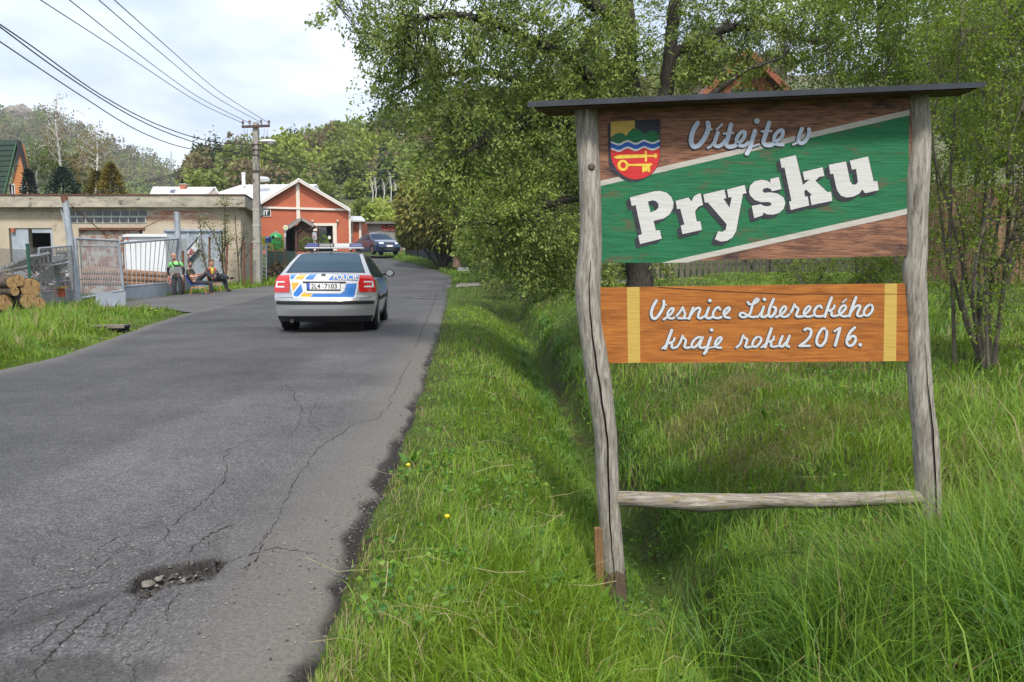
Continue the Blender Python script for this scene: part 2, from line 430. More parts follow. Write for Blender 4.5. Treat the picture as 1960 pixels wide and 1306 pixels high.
def m_asphalt(name='asphalt', base=(0.052, 0.051, 0.054), base2=(0.092, 0.090, 0.091), attrs=True):
    m, N, L, P = new_mat(name)
    g = N.new('ShaderNodeNewGeometry')
    def noise(scale, det=5, r=0.6):
        n = N.new('ShaderNodeTexNoise'); n.inputs['Scale'].default_value = scale; n.inputs['Detail'].default_value = det; n.inputs['Roughness'].default_value = r
        L.new(g.outputs['Position'], n.inputs['Vector']); return n
    def ramp(src, stops):
        r = N.new('ShaderNodeValToRGB'); e = r.color_ramp.elements
        while len(e) < len(stops): e.new(0.5)
        for el, (p, c) in zip(e, stops): el.position = p; el.color = rgb(c)
        L.new(src, r.inputs[0]); return r.outputs[0]
    def mix(fac, a, b, mode='MIX', f=None):
        x = N.new('ShaderNodeMix'); x.data_type = 'RGBA'; x.blend_type = mode
        if fac is not None: L.new(fac, x.inputs[0])
        else: x.inputs[0].default_value = f
        L.new(a, x.inputs[6])
        if isinstance(b, tuple): x.inputs[7].default_value = rgb(b)
        else: L.new(b, x.inputs[7])
        return x.outputs[2]
    c = ramp(noise(0.55, 6).outputs['Fac'], [(0.35, base), (0.65, base2)])
    sp = N.new('ShaderNodeTexVoronoi'); sp.inputs['Scale'].default_value = 135; L.new(g.outputs['Position'], sp.inputs['Vector'])
    cell = ramp(sp.outputs['Color'], [(0.0, (0.4,) * 3), (0.6, (1.0,) * 3), (0.88, (1.45,) * 3), (1.0, (3.0,) * 3)])
    c = mix(None, c, cell, 'MULTIPLY', 1.0)
    c = mix(None, c, ramp(noise(420, 2).outputs['Fac'], [(0.3, (0.6,) * 3), (0.7, (1.4,) * 3)]), 'MULTIPLY', 0.8)
    c = mix(None, c, ramp(noise(9, 6, 0.7).outputs['Fac'], [(0.3, (0.8,) * 3), (0.7, (1.18,) * 3)]), 'MULTIPLY', 0.8)
    if attrs:
        def attr(n): a = N.new('ShaderNodeAttribute'); a.attribute_name = n; return a.outputs['Fac']
        c = mix(attr('seam'), c, mix(None, c, (1.35, 1.33, 1.3), 'MULTIPLY', 1.0))
        ms = N.new('ShaderNodeMath'); ms.operation = 'MULTIPLY'; ms.inputs[1].default_value = 0.8
        L.new(attr('sand'), ms.inputs[0])
        sandc = ramp(noise(60, 5).outputs['Fac'], [(0.3, (0.10, 0.092, 0.08)), (0.7, (0.185, 0.168, 0.145))])
        c = mix(ms.outputs[0], c, sandc)
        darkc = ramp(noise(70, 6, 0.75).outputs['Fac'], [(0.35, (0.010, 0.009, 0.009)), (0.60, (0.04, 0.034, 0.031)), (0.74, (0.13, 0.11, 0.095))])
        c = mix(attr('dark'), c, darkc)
    L.new(c, P.inputs['Base Color']); P.inputs['Roughness'].default_value = 0.82; P.inputs['Specular IOR Level'].default_value = 0.3
    b = N.new('ShaderNodeBump'); b.inputs['Strength'].default_value = 0.55; b.inputs['Distance'].default_value = 0.004
    L.new(sp.outputs['Distance'], b.inputs['Height']); L.new(b.outputs[0], P.inputs['Normal'])
    return m
V, F = grid_mesh(RXg, RYg, RZ)
asph = m_asphalt()
ROADV = V.reshape(RXg.shape + (3,))
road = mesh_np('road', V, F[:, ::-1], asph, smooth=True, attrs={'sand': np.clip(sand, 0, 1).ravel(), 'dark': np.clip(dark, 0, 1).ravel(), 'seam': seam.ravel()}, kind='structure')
def zroad(x, y):
    return float(zr(y) + 0.012 * (fbm(x * 0.6, y * 0.6, 1) - 0.45) + 0.0025 * (fbm(x * 40, y * 40, 8, 3) - 0.45))
# cracks: thin ragged open joints, each a part of the road
m_crack = M('crack_dirt', (0.010, 0.009, 0.009), (0.055, 0.05, 0.046), rough=0.95, scale=30, world=True, spec=0.1)
CR = [([(836, 560), (822, 600), (806, 640), (790, 668)], 5), ([(786, 690), (770, 722), (750, 760), (728, 798), (684, 811), (640, 838), (604, 862), (572, 905), (552, 950), (524, 1002), (500, 1040), (470, 1066)], 5),
      ([(425, 1080), (470, 1066), (520, 1052), (580, 1056), (640, 1066)], 6), ([(0, 1193), (21, 1178), (54, 1143), (125, 1128), (180, 1118), (232, 1110)], 5),
      ([(139, 1103), (139, 1077), (182, 1053), (221, 1032), (268, 1014), (330, 990)], 4), ([(157, 1118), (168, 1100), (214, 1068), (223, 1046)], 4),
      ([(279, 1070), (289, 1050), (321, 1021), (332, 1003), (372, 972), (404, 948), (436, 905), (432, 872), (470, 846), (520, 830)], 5),
      ([(60, 1306), (80, 1268), (112, 1238), (154, 1196), (190, 1166), (228, 1139)], 11), ([(207, 1278), (250, 1253), (285, 1228), (300, 1205)], 4),
      ([(314, 1189), (332, 1153), (339, 1135)], 5), ([(243, 1264), (257, 1293), (256, 1306)], 4), ([(362, 1060), (392, 1030), (430, 1012), (448, 1004)], 10),
      ([(460, 1090), (478, 1082), (492, 1066), (516, 1018)], 8), ([(420, 700), (520, 722), (566, 760), (574, 800), (556, 836), (500, 852)], 3), ([(612, 760), (590, 800), (612, 832), (566, 862)], 3),
      ([(30, 1270), (70, 1236), (130, 1180), (150, 1150)], 5), ([(858, 530), (848, 545), (852, 560)], 5), ([(190, 1230), (240, 1200), (262, 1160), (258, 1140)], 5)]
crack_rng = np.random.default_rng(3)
for k in range(34):
    a = crack_rng.uniform(0, 6.28); c0 = np.array([crack_rng.uniform(10, 520), crack_rng.uniform(900, 1290)]); pts = [tuple(c0)]
    if c0[0] > 330 and c0[1] > 1090: continue
    for q in range(crack_rng.integers(2, 5)): a += crack_rng.normal(0, 0.7); c0 = c0 + np.array([math.cos(a) * 34, math.sin(a) * 15]); pts.append(tuple(c0))
    CR.append((pts, crack_rng.uniform(1.6, 3.2)))
for pts, wd in CR:
    P3 = [hit(px, min(py, 1420), lambda x, y: float(zr(y))) for px, py in pts]
    Q = catmull(P3, 10); Vc, Fc = [], []; j = 0.0
    for i, p in enumerate(Q):
        t = np.array(Q[min(i + 1, len(Q) - 1)]) - np.array(Q[max(i - 1, 0)]); t = t[:2] / (np.linalg.norm(t[:2]) + 1e-9); nn = np.array([-t[1], t[0]])
        d = max(p[1], 2.0)
        j = 0.5 * j + crack_rng.normal(0, 0.004 + 0.0008 * d); w = wd * 0.00055 * (0.15 + 1.2 * crack_rng.random() ** 1.5) * (0.25 + 0.75 * math.sin(math.pi * (i + 0.6) / (len(Q) + 0.2))) + 0.0002 * max(d - 4, 0)
        for sg in (-1, 1):
            x, y = p[0] + nn[0] * (j + sg * w), p[1] + nn[1] * (j + sg * w)
            Vc.append((x, y, zroad(x, y) + 0.0022 + 0.0003 * max(d - 4, 0)))
    for i in range(len(Q) - 1): Fc.append((2 * i, 2 * i + 1, 2 * i + 3, 2 * i + 2))
    mesh_np('crack', Vc, Fc, m_crack, road)
# loose stones lying in the pothole
m_stone = M('pale_stone', (0.10, 0.09, 0.078), (0.25, 0.225, 0.19), rough=0.9, scale=40)
st_rng = np.random.default_rng(12)
def stone_mesh(mb, c, r, rg, n=8, k=5):
    s = len(mb.v); mb.sph((0, 0, 0), (1, 1, 1), n, k)
    q = rg.uniform(-5, 5, 3)
    for i in range(s, len(mb.v)):
        p = Vector(mb.v[i]); f = 1 + 0.45 * mnoise.noise(p * 1.3 + Vector(q)); mb.v[i] = tuple(np.array(c) + np.array(p) * f * np.array(r))
for px, py, r in [(283, 1119, 0.026), (303, 1109, 0.017), (349, 1114, 0.019), (320, 1094, 0.013), (352, 1085, 0.011), (352, 1121, 0.012), (300, 1120, 0.01), (375, 1100, 0.008), (338, 1098, 0.007), (330, 1113, 0.009), (362, 1080, 0.01), (395, 1088, 0.008), (310, 1102, 0.008), (345, 1104, 0.006)]:
    p = hit(px, py, lambda x, y: -0.03); mb = MB(); stone_mesh(mb, (0, 0, 0), (r, r * 0.7, r * 0.55), st_rng)
    a = st_rng.uniform(0, 3); R = np.array([[math.cos(a), -math.sin(a), 0], [math.sin(a), math.cos(a), 0], [0, 0, 1]])
    mb.v = [tuple(R @ np.array(v) + np.array([p[0], p[1], -0.036 + r * 0.35])) for v in mb.v]
    mb.build('stone', m_stone, road, smooth=True)
# broken asphalt rubble in and around the hole
rub = MB()
for k in range(150):
    a, q = st_rng.uniform(0, 6.28), st_rng.uniform(0.15, 1.12); x = pm[0] + ax[0] * math.cos(a) * hl * q + bx_[0] * math.sin(a) * 0.11 * q; y = pm[1] + ax[1] * math.cos(a) * hl * q + bx_[1] * math.sin(a) * 0.11 * q
    i, j = np.unravel_index(np.argmin((RXg - x) ** 2 + (RYg - y) ** 2), RXg.shape); r = st_rng.uniform(0.004, 0.014) * (1 if q < 0.95 else 0.6)
    s0 = len(rub.v); rub.box((x, y, RZ[i, j] + r * 0.35), (r * 2, r * 1.5, r * 1.1), rz=st_rng.uniform(0, 3), rx=st_rng.normal(0, 0.4), ry=st_rng.normal(0, 0.4))
    for v in range(s0, len(rub.v)): rub.v[v] = tuple(np.array(rub.v[v]) + st_rng.normal(0, r * 0.22, 3))
rub.build('rubble', M('rubble_dark', (0.02, 0.018, 0.017), (0.11, 0.098, 0.088), rough=0.95, scale=45, lo=0.4, hi=0.65, world=True), road, kind='stuff')
# loose chippings along the broken right edge and in the hole
n = 1600
yy = 1.4 + 9 * st_rng.random(n) ** 1.6; off = np.abs(st_rng.normal(0, 0.1, n))
xx = xr(yy) - off + 0.06
q = np.concatenate([np.stack([xx, yy], 1), np.stack([pm[0] + st_rng.choice([-1, 1], 150) * (0.24 + np.abs(st_rng.normal(0, 0.14, 150))), pm[1] + st_rng.normal(0, 0.25, 150)], 1)])
mbv, mbf = [], []
for i, (x, y) in enumerate(q):
    r = st_rng.uniform(0.0025, 0.0075); z = zroad(x, y) + r * 0.4 - 0.05 * float(1 - sstep(0, 0.10, xr(y) - x))
    P0 = np.array([[1, 0, 0], [-1, 0, 0], [0, 1, 0], [0, -1, 0], [0, 0, 1], [0, 0, -1]]) * r * st_rng.uniform(0.6, 1.3, (6, 1))
    o = len(mbv); mbv.extend(P0 + np.array([x, y, z])); mbf.extend([(o + a, o + b, o + c) for a, b, c in [(0, 2, 4), (2, 1, 4), (1, 3, 4), (3, 0, 4), (2, 0, 5), (1, 2, 5), (3, 1, 5), (0, 3, 5)]])
tag(mesh_np('gravel', mbv, mbf, M('chippings', (0.05, 0.047, 0.045), (0.3, 0.28, 0.25), rough=0.9, scale=60, lo=0.4, hi=0.7, world=True), kind='stuff'), 'loose grey chippings along the broken road edge', 'gravel')
# round iron cover in the carriageway
c = hit(812, 570, lambda x, y: float(zr(y))); t = thing('manhole_cover', 'sunken dark iron drain cover in the road beyond the police car', 'manhole cover', (c[0], c[1], zr(c[1])))
MB().lathe([(0.0, 0.004), (0.27, 0.004), (0.27, 0.012), (0.0, 0.014)], (0, 0, 0), 20, sy=1.0).build('lid', M('iron_dark', (0.02, 0.018, 0.016), (0.05, 0.04, 0.035), rough=0.6, scale=20, metal=0.6), t, local=True)
MB().lathe([(0.28, 0.003), (0.36, 0.003), (0.36, 0.009), (0.28, 0.012)], (0, 0, 0), 20).build('rim', M('concrete_rim', (0.16, 0.15, 0.14), (0.25, 0.24, 0.22), scale=14), t, local=True)
# asphalt apron before the yard gate (left) and gravel drive (right)
def sheet(name, pix, mat, dz, kind='structure', n=14):
    B = [hit(px, py, Hf) for px, py in pix[0]]; T = [hit(px, py, Hf) for px, py in pix[1]]
    B = catmull(B, 4); T = catmull(T, 4); k = min(len(B), len(T)); X = np.zeros((n, k)); Y = np.zeros((n, k))
    for j in range(k):
        for i in range(n): f = i / (n - 1); X[i, j] = B[j][0] * (1 - f) + T[j][0] * f; Y[i, j] = B[j][1] * (1 - f) + T[j][1] * f
    Z = H(X, Y) + dz; V, F = grid_mesh(X, Y, Z)
    return mesh_np(name, V, F, mat, smooth=True, kind=kind)
m_apron = m_asphalt('asphalt_old', (0.085, 0.082, 0.08), (0.12, 0.117, 0.113), attrs=False)
ap = [(-12.6, 21.4), (-12.9, 25.6), (-13.4, 27.9), (-12.9, 29.4), (-11.6, 30.0), (-10.6, 31.0), (-10.4, 33.0)]
apx = np.array(ap); yy = np.linspace(20.2, 33.2, 40); outer = np.interp(yy, [20.2, 21.0, 23, 25.6, 27.9, 29.4, 31, 33.2], [-9.1, -10.9, -12.2, -12.75, -12.9, -12.3, -11.0, -10.15])
X = np.linspace(0, 1, 16)[:, None] * (xl(yy) + 0.1 - outer)[None, :] + outer[None, :]; Y = np.repeat(yy[None, :], 16, 0)
V, F = grid_mesh(X, Y, np.maximum(H(X, Y) + 0.03, np.where(X > xl(Y) - 0.3, zr(Y) - 0.008, -9)))
mesh_np('driveway', V, F, m_apron, smooth=True, kind='structure')
m_grav = M('gravel_drive', (0.13, 0.115, 0.10), (0.24, 0.22, 0.19), rough=0.95, scale=18, bump=0.6, world=True)
X = np.linspace(0, 1, 20)[None, :] * np.ones((8, 1)); Y = 31.0 + 2.3 * np.linspace(0, 1, 8)[:, None] + 0.4 * X
X = xr(Y) - 0.05 + X * 8.0
V, F = grid_mesh(X, Y, np.maximum(H(X, Y) + 0.025, zr(Y) - 0.01))
mesh_np('path', V, F, m_grav, smooth=True, kind='structure')
# ------------------------------------------------------------------ welcome sign
SY = 3.97
def m_wood_grain(name, c1, c2, c3=None, axis='x', scale=3.0, rough=0.75, bump=0.5, stretch=14.0, wear=0.0, wearcol=None, wlo=0.56, whi=0.66, wscale=3.0):
    m, N, L, P = new_mat(name)
    tc = N.new('ShaderNodeTexCoord'); mp = N.new('ShaderNodeMapping')
    mp.inputs['Scale'].default_value = {'x': (1, stretch, stretch), 'z': (stretch, stretch, 1), 'y': (stretch, 1, stretch)}[axis]
    L.new(tc.outputs['Object'], mp.inputs[0])
    n = N.new('ShaderNodeTexNoise'); n.inputs['Scale'].default_value = scale; n.inputs['Detail'].default_value = 8; n.inputs['Roughness'].default_value = 0.65; n.inputs['Distortion'].default_value = 0.6
    L.new(mp.outputs[0], n.inputs['Vector'])
    r = N.new('ShaderNodeValToRGB'); e = r.color_ramp.elements
    e[0].position = 0.32; e[0].color = rgb(c1); e[1].position = 0.62; e[1].color = rgb(c2)
    L.new(n.outputs['Fac'], r.inputs[0]); out = r.outputs[0]
    if c3 is not None:
        n3 = N.new('ShaderNodeTexNoise'); n3.inputs['Scale'].default_value = wscale; n3.inputs['Detail'].default_value = 9; n3.inputs['Roughness'].default_value = 0.7
        mp3 = N.new('ShaderNodeMapping'); mp3.inputs['Scale'].default_value = {'x': (1, 3, 3), 'z': (3, 3, 1), 'y': (3, 1, 3)}[axis]
        L.new(tc.outputs['Object'], mp3.inputs[0]); L.new(mp3.outputs[0], n3.inputs['Vector'])
        r3 = N.new('ShaderNodeValToRGB'); r3.color_ramp.elements[0].position = wlo; r3.color_ramp.elements[1].position = whi
        L.new(n3.outputs['Fac'], r3.inputs[0]); mx = N.new('ShaderNodeMix'); mx.data_type = 'RGBA'
        L.new(r3.outputs[0], mx.inputs[0]); L.new(out, mx.inputs[6]); mx.inputs[7].default_value = rgb(c3); out = mx.outputs[2]
    L.new(out, P.inputs['Base Color']); P.inputs['Roughness'].default_value = rough; P.inputs['Specular IOR Level'].default_value = 0.3
    b = N.new('ShaderNodeBump'); b.inputs['Strength'].default_value = bump; b.inputs['Distance'].default_value = 0.004
    L.new(n.outputs['Fac'], b.inputs['Height']); L.new(b.outputs[0], P.inputs['Normal'])
    MATS[name] = m; return m
w_post = m_wood_grain('weathered_log', (0.105, 0.09, 0.072), (0.39, 0.355, 0.305), (0.19, 0.163, 0.13), 'z', 9, bump=0.9, stretch=9, wlo=0.5, whi=0.7, wscale=6)
w_rail = m_wood_grain('weathered_rail', (0.075, 0.062, 0.048), (0.34, 0.30, 0.25), (0.2, 0.165, 0.085), 'x', 9, bump=0.9, stretch=10, wlo=0.52, whi=0.62, wscale=9)
w_red = m_wood_grain('stained_board', (0.085, 0.035, 0.022), (0.31, 0.15, 0.09), (0.055, 0.034, 0.034), 'x', 9, bump=0.8, stretch=13, wlo=0.52, whi=0.66, wscale=4)
w_green = m_wood_grain('green_paint', (0.010, 0.095, 0.036), (0.022, 0.165, 0.07), (0.12, 0.075, 0.045), 'x', 8, bump=0.7, stretch=16, wlo=0.55, whi=0.69, wscale=5)
w_orange = m_wood_grain('orange_stain', (0.235, 0.068, 0.011), (0.43, 0.155, 0.03), (0.19, 0.06, 0.016), 'x', 5, bump=0.35, stretch=18, wlo=0.5, whi=0.75, wscale=4)
w_white = m_wood_grain('cream_paint', (0.36, 0.33, 0.29), (0.50, 0.465, 0.42), None, 'x', 7, bump=0.5, stretch=22)
w_letter = m_wood_grain('white_paint', (0.47, 0.455, 0.44), (0.60, 0.59, 0.575), None, 'x', 8, bump=0.5, stretch=24)
w_dark = m_wood_grain('slate_paint', (0.018, 0.019, 0.026), (0.05, 0.05, 0.062), None, 'x', 7, bump=0.5, stretch=24)
w_lilac = m_wood_grain('lilac_paint', (0.38, 0.44, 0.57), (0.50, 0.55, 0.66), None, 'x', 8, bump=0.3, stretch=20)
w_pale = m_wood_grain('pale_grey_paint', (0.48, 0.50, 0.54), (0.56, 0.58, 0.61), None, 'x', 8, bump=0.3, stretch=20)
w_yellow = m_wood_grain('ochre_paint', (0.42, 0.27, 0.055), (0.52, 0.36, 0.09), None, 'x', 7, bump=0.4, stretch=22)
w_gold = M('gold_paint', (0.62, 0.40, 0.035), (0.78, 0.56, 0.06), rough=0.6, scale=40)
w_shred = m_wood_grain('red_paint', (0.46, 0.02, 0.025), (0.58, 0.04, 0.04), None, 'x', 8, bump=0.4, stretch=22)
w_blue = m_wood_grain('blue_paint', (0.02, 0.075, 0.30), (0.035, 0.11, 0.38), None, 'x', 8, bump=0.4, stretch=22)
m_metal_dk = M('dark_sheet_metal', (0.012, 0.015, 0.02), (0.03, 0.035, 0.045), rough=0.42, scale=9, spec=0.5)
w_under = m_wood_grain('dark_brown_boards', (0.03, 0.013, 0.008), (0.09, 0.04, 0.022), None, 'x', 5, bump=0.5, stretch=18)

b0 = at(1172, 1160, SY)
sign = thing('welcome_sign', 'large wooden village welcome sign on crooked log posts with green painted board', 'sign', (b0[0], SY, Hf(b0[0], SY)))
def post(pts, mat, name, axis_noise=0.006):
    P3 = catmull([at(x, y, SY) for x, y, w in pts], 6); R = catmull([np.array([w * SY / FPX / 2]) for x, y, w in pts], 6)
    mb = MB(); mb.tube([tuple(p) for p in P3], [float(r[0]) for r in R], 20)
    for i, v in enumerate(mb.v):
        p = Vector(v); f = axis_noise * (mnoise.noise(Vector((p.x * 18, p.y * 18, p.z * 2.2))) + 0.6 * mnoise.noise(Vector((p.x * 50, p.y * 50, p.z * 5))))
        k = i // 20; c = Vector(P3[min(k, len(P3) - 1)]); d = p - c
        if d.length > 1e-6: mb.v[i] = tuple(p + d.normalized() * f)
    return mb.build(name, mat, sign, smooth=True), P3, R
zl = Hf(b0[0], SY) - 0.35
pl_obj, PL3, PLR = post([(1122, 200, 44), (1122, 215, 44), (1126, 300, 43), (1128, 360, 42), (1131, 450, 43), (1129, 500, 45), (1125, 548, 47), (1129, 610, 45), (1138, 670, 46), (1147, 733, 47), (1155, 800, 46), (1160, 849, 44), (1165, 965, 44), (1170, 1030, 45), (1174, 1090, 46), (1178, 1165, 46), (1180, 1260, 46)], w_post, 'post')
pr_obj, PR3, PRR = post([(1758, 180, 36), (1758, 194, 36), (1762, 259, 36), (1760, 300, 40), (1756, 340, 43), (1754, 400, 41), (1753, 484, 40), (1750, 520, 42), (1755, 616, 40), (1760, 733, 43), (1767, 800, 45), (1772, 849, 46), (1779, 965, 45), (1780, 1030, 44), (1782, 1120, 44), (1783, 1220, 44)], w_post, 'post')
# drying crack and knot on the posts
def seam_on(P3, R, y0, y1, off, par, w=0.004):
    mb = MB(); idx = [i for i, p in enumerate(P3) if y1 <= p[2] <= y0]
    V, F = [], []
    for k, i in enumerate(idx):
        r = float(R[i][0]); o = off * r + 0.0012 * math.sin(k * 1.1) + 0.004 * math.sin(k * 0.23); y = -math.sqrt(max(r * r - o * o, 0)) - 0.0045
        ww = w * (0.3 + math.sin(math.pi * (k + 0.5) / len(idx)))
        V += [(P3[i][0] + o - ww / 2, P3[i][1] + y, P3[i][2]), (P3[i][0] + o + ww / 2, P3[i][1] + y, P3[i][2])]
    F = [(2 * i, 2 * i + 1, 2 * i + 3, 2 * i + 2) for i in range(len(idx) - 1)]
    mb.add(V, F).build('drying_crack', M('crack_black', (0.008, 0.006, 0.005), rough=1.0, spec=0.05), par)
seam_on(PL3, PLR, at(0, 500, SY)[2], at(0, 1150, SY)[2], -0.05, pl_obj, 0.007)
seam_on(PR3, PRR, at(0, 640, SY)[2], at(0, 1020, SY)[2], 0.15, pr_obj, 0.006)
k = at(1130, 322, SY); MB().lathe([(0.0, 0.0), (0.011, 0.0), (0.017, 0.006), (0.0, 0.008)], (k[0], k[1] - 0.062, k[2]), 12, axis='y').build('knot', M('knot_dark', (0.04, 0.03, 0.022), (0.12, 0.1, 0.08), scale=60), pl_obj, smooth=True)
# darker rotten foot of the left post and the stake beside it
def sub_tube(P3, R, z0, z1, mat, name, grow=1.03):
    idx = [i for i, p in enumerate(P3) if z1 <= p[2] <= z0]
    mb = MB(); mb.tube([tuple(P3[i]) for i in idx], [float(R[i][0]) * grow + 0.003 for i in idx], 18)
    for i in range(18): v = mb.v[i]; mb.v[i] = (v[0], v[1], v[2] + 0.02 * math.sin(i * 2.1))
    return mb.build(name, mat, sign, smooth=True)
sub_tube(PL3, PLR, at(0, 1085, SY)[2], zl, m_wood_grain('damp_foot', (0.05, 0.035, 0.025), (0.15, 0.11, 0.075), None, 'z', 9, stretch=9), 'post_foot')
a, b = at(1145, 1010, SY - 0.02), at(1152, 1190, SY - 0.02); MB().bar(a, b, 0.045, 0.03, up=(0, 1, 0)).build('stake', m_wood_grain('stake_wood', (0.12, 0.065, 0.03), (0.26, 0.15, 0.07), None, 'z', 6), sign, bevel=0.004)
# bottom rail
rp = [(1176, 955, 30), (1240, 957, 31), (1300, 961, 34), (1340, 963, 36), (1380, 962, 33), (1460, 959, 30), (1540, 958, 30), (1620, 957, 28), (1700, 955, 28), (1776, 953, 30)]
P3 = catmull([at(x, y, SY - 0.005) for x, y, w in rp], 5); R = catmull([np.array([w * SY / FPX / 2]) for x, y, w in rp], 5)
mb = MB(); mb.tube([tuple(p) for p in P3], [float(r[0]) for r in R], 16)
for i, v in enumerate(mb.v):
    p = Vector(v); d = p - Vector(P3[min(i // 16, len(P3) - 1)]); mb.v[i] = tuple(p + d * 0.16 * mnoise.noise(Vector((p.x * 5, p.y * 30, p.z * 30))))
mb.build('rail', w_rail, sign, smooth=True)
# boards; FACE is the plane of the painted front
FACE = SY - 0.012
def face(px, py, lift=0.0): return at(px, py, FACE - lift)
def plate(name, pix, mat, lift, parent, holes=(), thick=None):
    if thick: return MB().prism([at(x, y, FACE - lift) for x, y in pix], (0, thick, 0), [[at(x, y, FACE - lift) for x, y in h] for h in holes]).build(name, mat, parent)
    return MB().poly([face(x, y, lift) for x, y in pix], [[face(x, y, lift) for x, y in h] for h in holes]).build(name, mat, parent, fix=False)
board = plate('name_board', [(1130, 214), (1752, 178), (1750, 489.5), (1130, 504.5)], w_red, 0.0, sign, thick=0.022)
plate('green_band', [(1143, 357), (1740, 221), (1739, 400), (1275, 503), (1143, 503.5)], w_green, 0.0008, board)
plate('cream_stripe', [(1140, 348.5), (1741, 210), (1741, 220.5), (1140, 358.5)], w_white, 0.0014, board)
plate('cream_stripe', [(1265, 503.5), (1738, 399), (1738, 410), (1316, 502.5)], w_white, 0.0014, board)
# coat of arms (traced shield; zoom factor 9.33 from 1150,220)
def sh(pts): return [(1150 + x / 9.33, 220 + y / 9.33) for x, y in pts]
arc = [(1053, 700), (1045, 800), (1015, 900), (960, 990), (880, 1070), (780, 1125), (650, 1152), (560, 1150), (460, 1115), (370, 1060), (290, 980), (225, 880), (190, 780), (180, 700)]
shield = plate('coat_of_arms', sh([(120, 180), (176, 120), (1060, 80), (1062, 700), (1055, 800), (1025, 905), (965, 1000), (880, 1085), (780, 1150), (650, 1195), (520, 1200), (400, 1160), (300, 1090), (200, 1000), (140, 880)]), w_dark, 0.0022, board)
plate('red_field', sh([(180, 590), (320, 645), (480, 590), (600, 635), (760, 580), (900, 625), (1050, 575)] + arc), w_shred, 0.003, shield)
plate('yellow_field', sh([(176, 124), (608, 98), (608, 260), (480, 420), (178, 420)]), w_yellow, 0.003, shield)
plate('black_field', sh([(608, 98), (1050, 75), (1052, 360), (620, 400)]), w_dark, 0.0028, shield)
hills_ = [(178, 400), (250, 345), (330, 320), (400, 335), (452, 378), (500, 310), (560, 255), (622, 230), (680, 260), (740, 310), (790, 345), (850, 295), (920, 282), (990, 310), (1052, 350)]
wave = [(180, 480), (240, 500), (300, 525), (360, 518), (420, 480), (480, 460), (540, 480), (600, 510), (660, 505), (720, 470), (780, 450), (840, 475), (900, 500), (960, 495), (1050, 450)]
plate('green_hills', sh(hills_ + [(x, y + 10) for x, y in reversed(wave)]), w_green, 0.0034, shield)
def band(d0, d1): return sh([(x, y + d0) for x, y in wave] + [(x, y + d1) for x, y in reversed(wave)])
plate('white_wave', band(-10, 24), w_letter, 0.0040, shield)
plate('blue_wave', band(24, 104), w_blue, 0.0040, shield)
plate('white_wave', band(104, 138), w_letter, 0.0040, shield)
plate('sword', sh([(225, 756), (290, 725), (370, 716), (785, 706), (785, 645), (820, 640), (820, 716), (955, 716), (960, 695), (990, 690), (1012, 735), (990, 770), (960, 768), (955, 750), (822, 752), (826, 832), (790, 840), (787, 765), (370, 780), (280, 785)]), w_gold, 0.0040, shield)
def ell(cx, cy, rx, ry, n=22): return [(cx + rx * math.cos(2 * math.pi * i / n), cy + ry * math.sin(2 * math.pi * i / n)) for i in range(n)]
plate('key_bow', sh(ell(395, 902, 98, 98)), w_gold, 0.0040, shield, [sh(ell(398, 902, 48, 58))])
plate('key_shank', sh([(480, 868), (515, 880), (915, 870), (922, 895), (880, 910), (882, 1022), (845, 1020), (835, 985), (815, 1025), (790, 985), (780, 1025), (740, 1025), (738, 915), (515, 912), (480, 935)]), w_gold, 0.0045, shield)
# big slab lettering
def r2(p): return [(1190 + x / 7.538, 350 + y / 7.538) for x, y in p]
def r3(p): return [(1420 + x / 7.0, 280 + y / 7.0) for x, y in p]
SLAB = [('P', r2([(118, 212), (480, 122), (560, 118), (650, 145), (715, 205), (748, 290), (740, 370), (690, 460), (610, 515), (460, 550), (492, 688), (550, 685), (578, 808), (265, 885), (238, 760), (293, 742), (200, 322), (145, 338)]), [r2([(378, 272), (450, 253), (500, 268), (530, 310), (530, 360), (500, 395), (415, 428)])]),
        ('r', r2([(778, 262), (965, 212), (1005, 270), (1040, 200), (1090, 165), (1140, 152), (1172, 322), (1110, 345), (1065, 400), (1060, 440), (1082, 555), (1135, 557), (1158, 680), (878, 742), (850, 618), (905, 605), (845, 375), (800, 383)]), []),
        ('y', r2([(1178, 170), (1480, 98), (1510, 222), (1468, 232), (1555, 360), (1588, 208), (1540, 212), (1520, 98), (1775, 32), (1800, 150), (1750, 160), (1650, 700), (1600, 790), (1520, 838), (1430, 848), (1345, 818), (1390, 700), (1450, 708), (1500, 680), (1515, 600), (1245, 285), (1200, 288)]), []),
        ('s', r3([(380, 440), (495, 412), (532, 575), (400, 605), (390, 575), (340, 558), (290, 570), (275, 600), (300, 625), (380, 618), (480, 635), (560, 690), (582, 760), (560, 840), (500, 895), (420, 918), (340, 915), (290, 890), (275, 930), (165, 965), (133, 800), (255, 778), (290, 800), (340, 808), (390, 795), (395, 765), (360, 750), (250, 750), (170, 720), (110, 660), (95, 600), (110, 530), (170, 470), (260, 450), (330, 460), (385, 490)]), []),
        ('k', r3([(508, 170), (722, 120), (818, 520), (910, 445), (838, 455), (815, 345), (1082, 282), (1105, 400), (1035, 412), (985, 465), (1145, 615), (1195, 610), (1212, 732), (932, 790), (912, 665), (940, 657), (860, 580), (835, 605), (848, 680), (882, 672), (902, 795), (655, 855), (632, 742), (665, 735), (570, 282), (535, 295)]), []),
        ('u', r3([(1165, 250), (1395, 205), (1450, 470), (1480, 515), (1530, 515), (1555, 480), (1530, 305), (1475, 315), (1445, 195), (1692, 138), (1765, 470), (1815, 468), (1835, 590), (1650, 630), (1615, 580), (1570, 640), (1480, 680), (1400, 688), (1330, 665), (1280, 600), (1262, 540), (1225, 370), (1185, 375)]), [])]
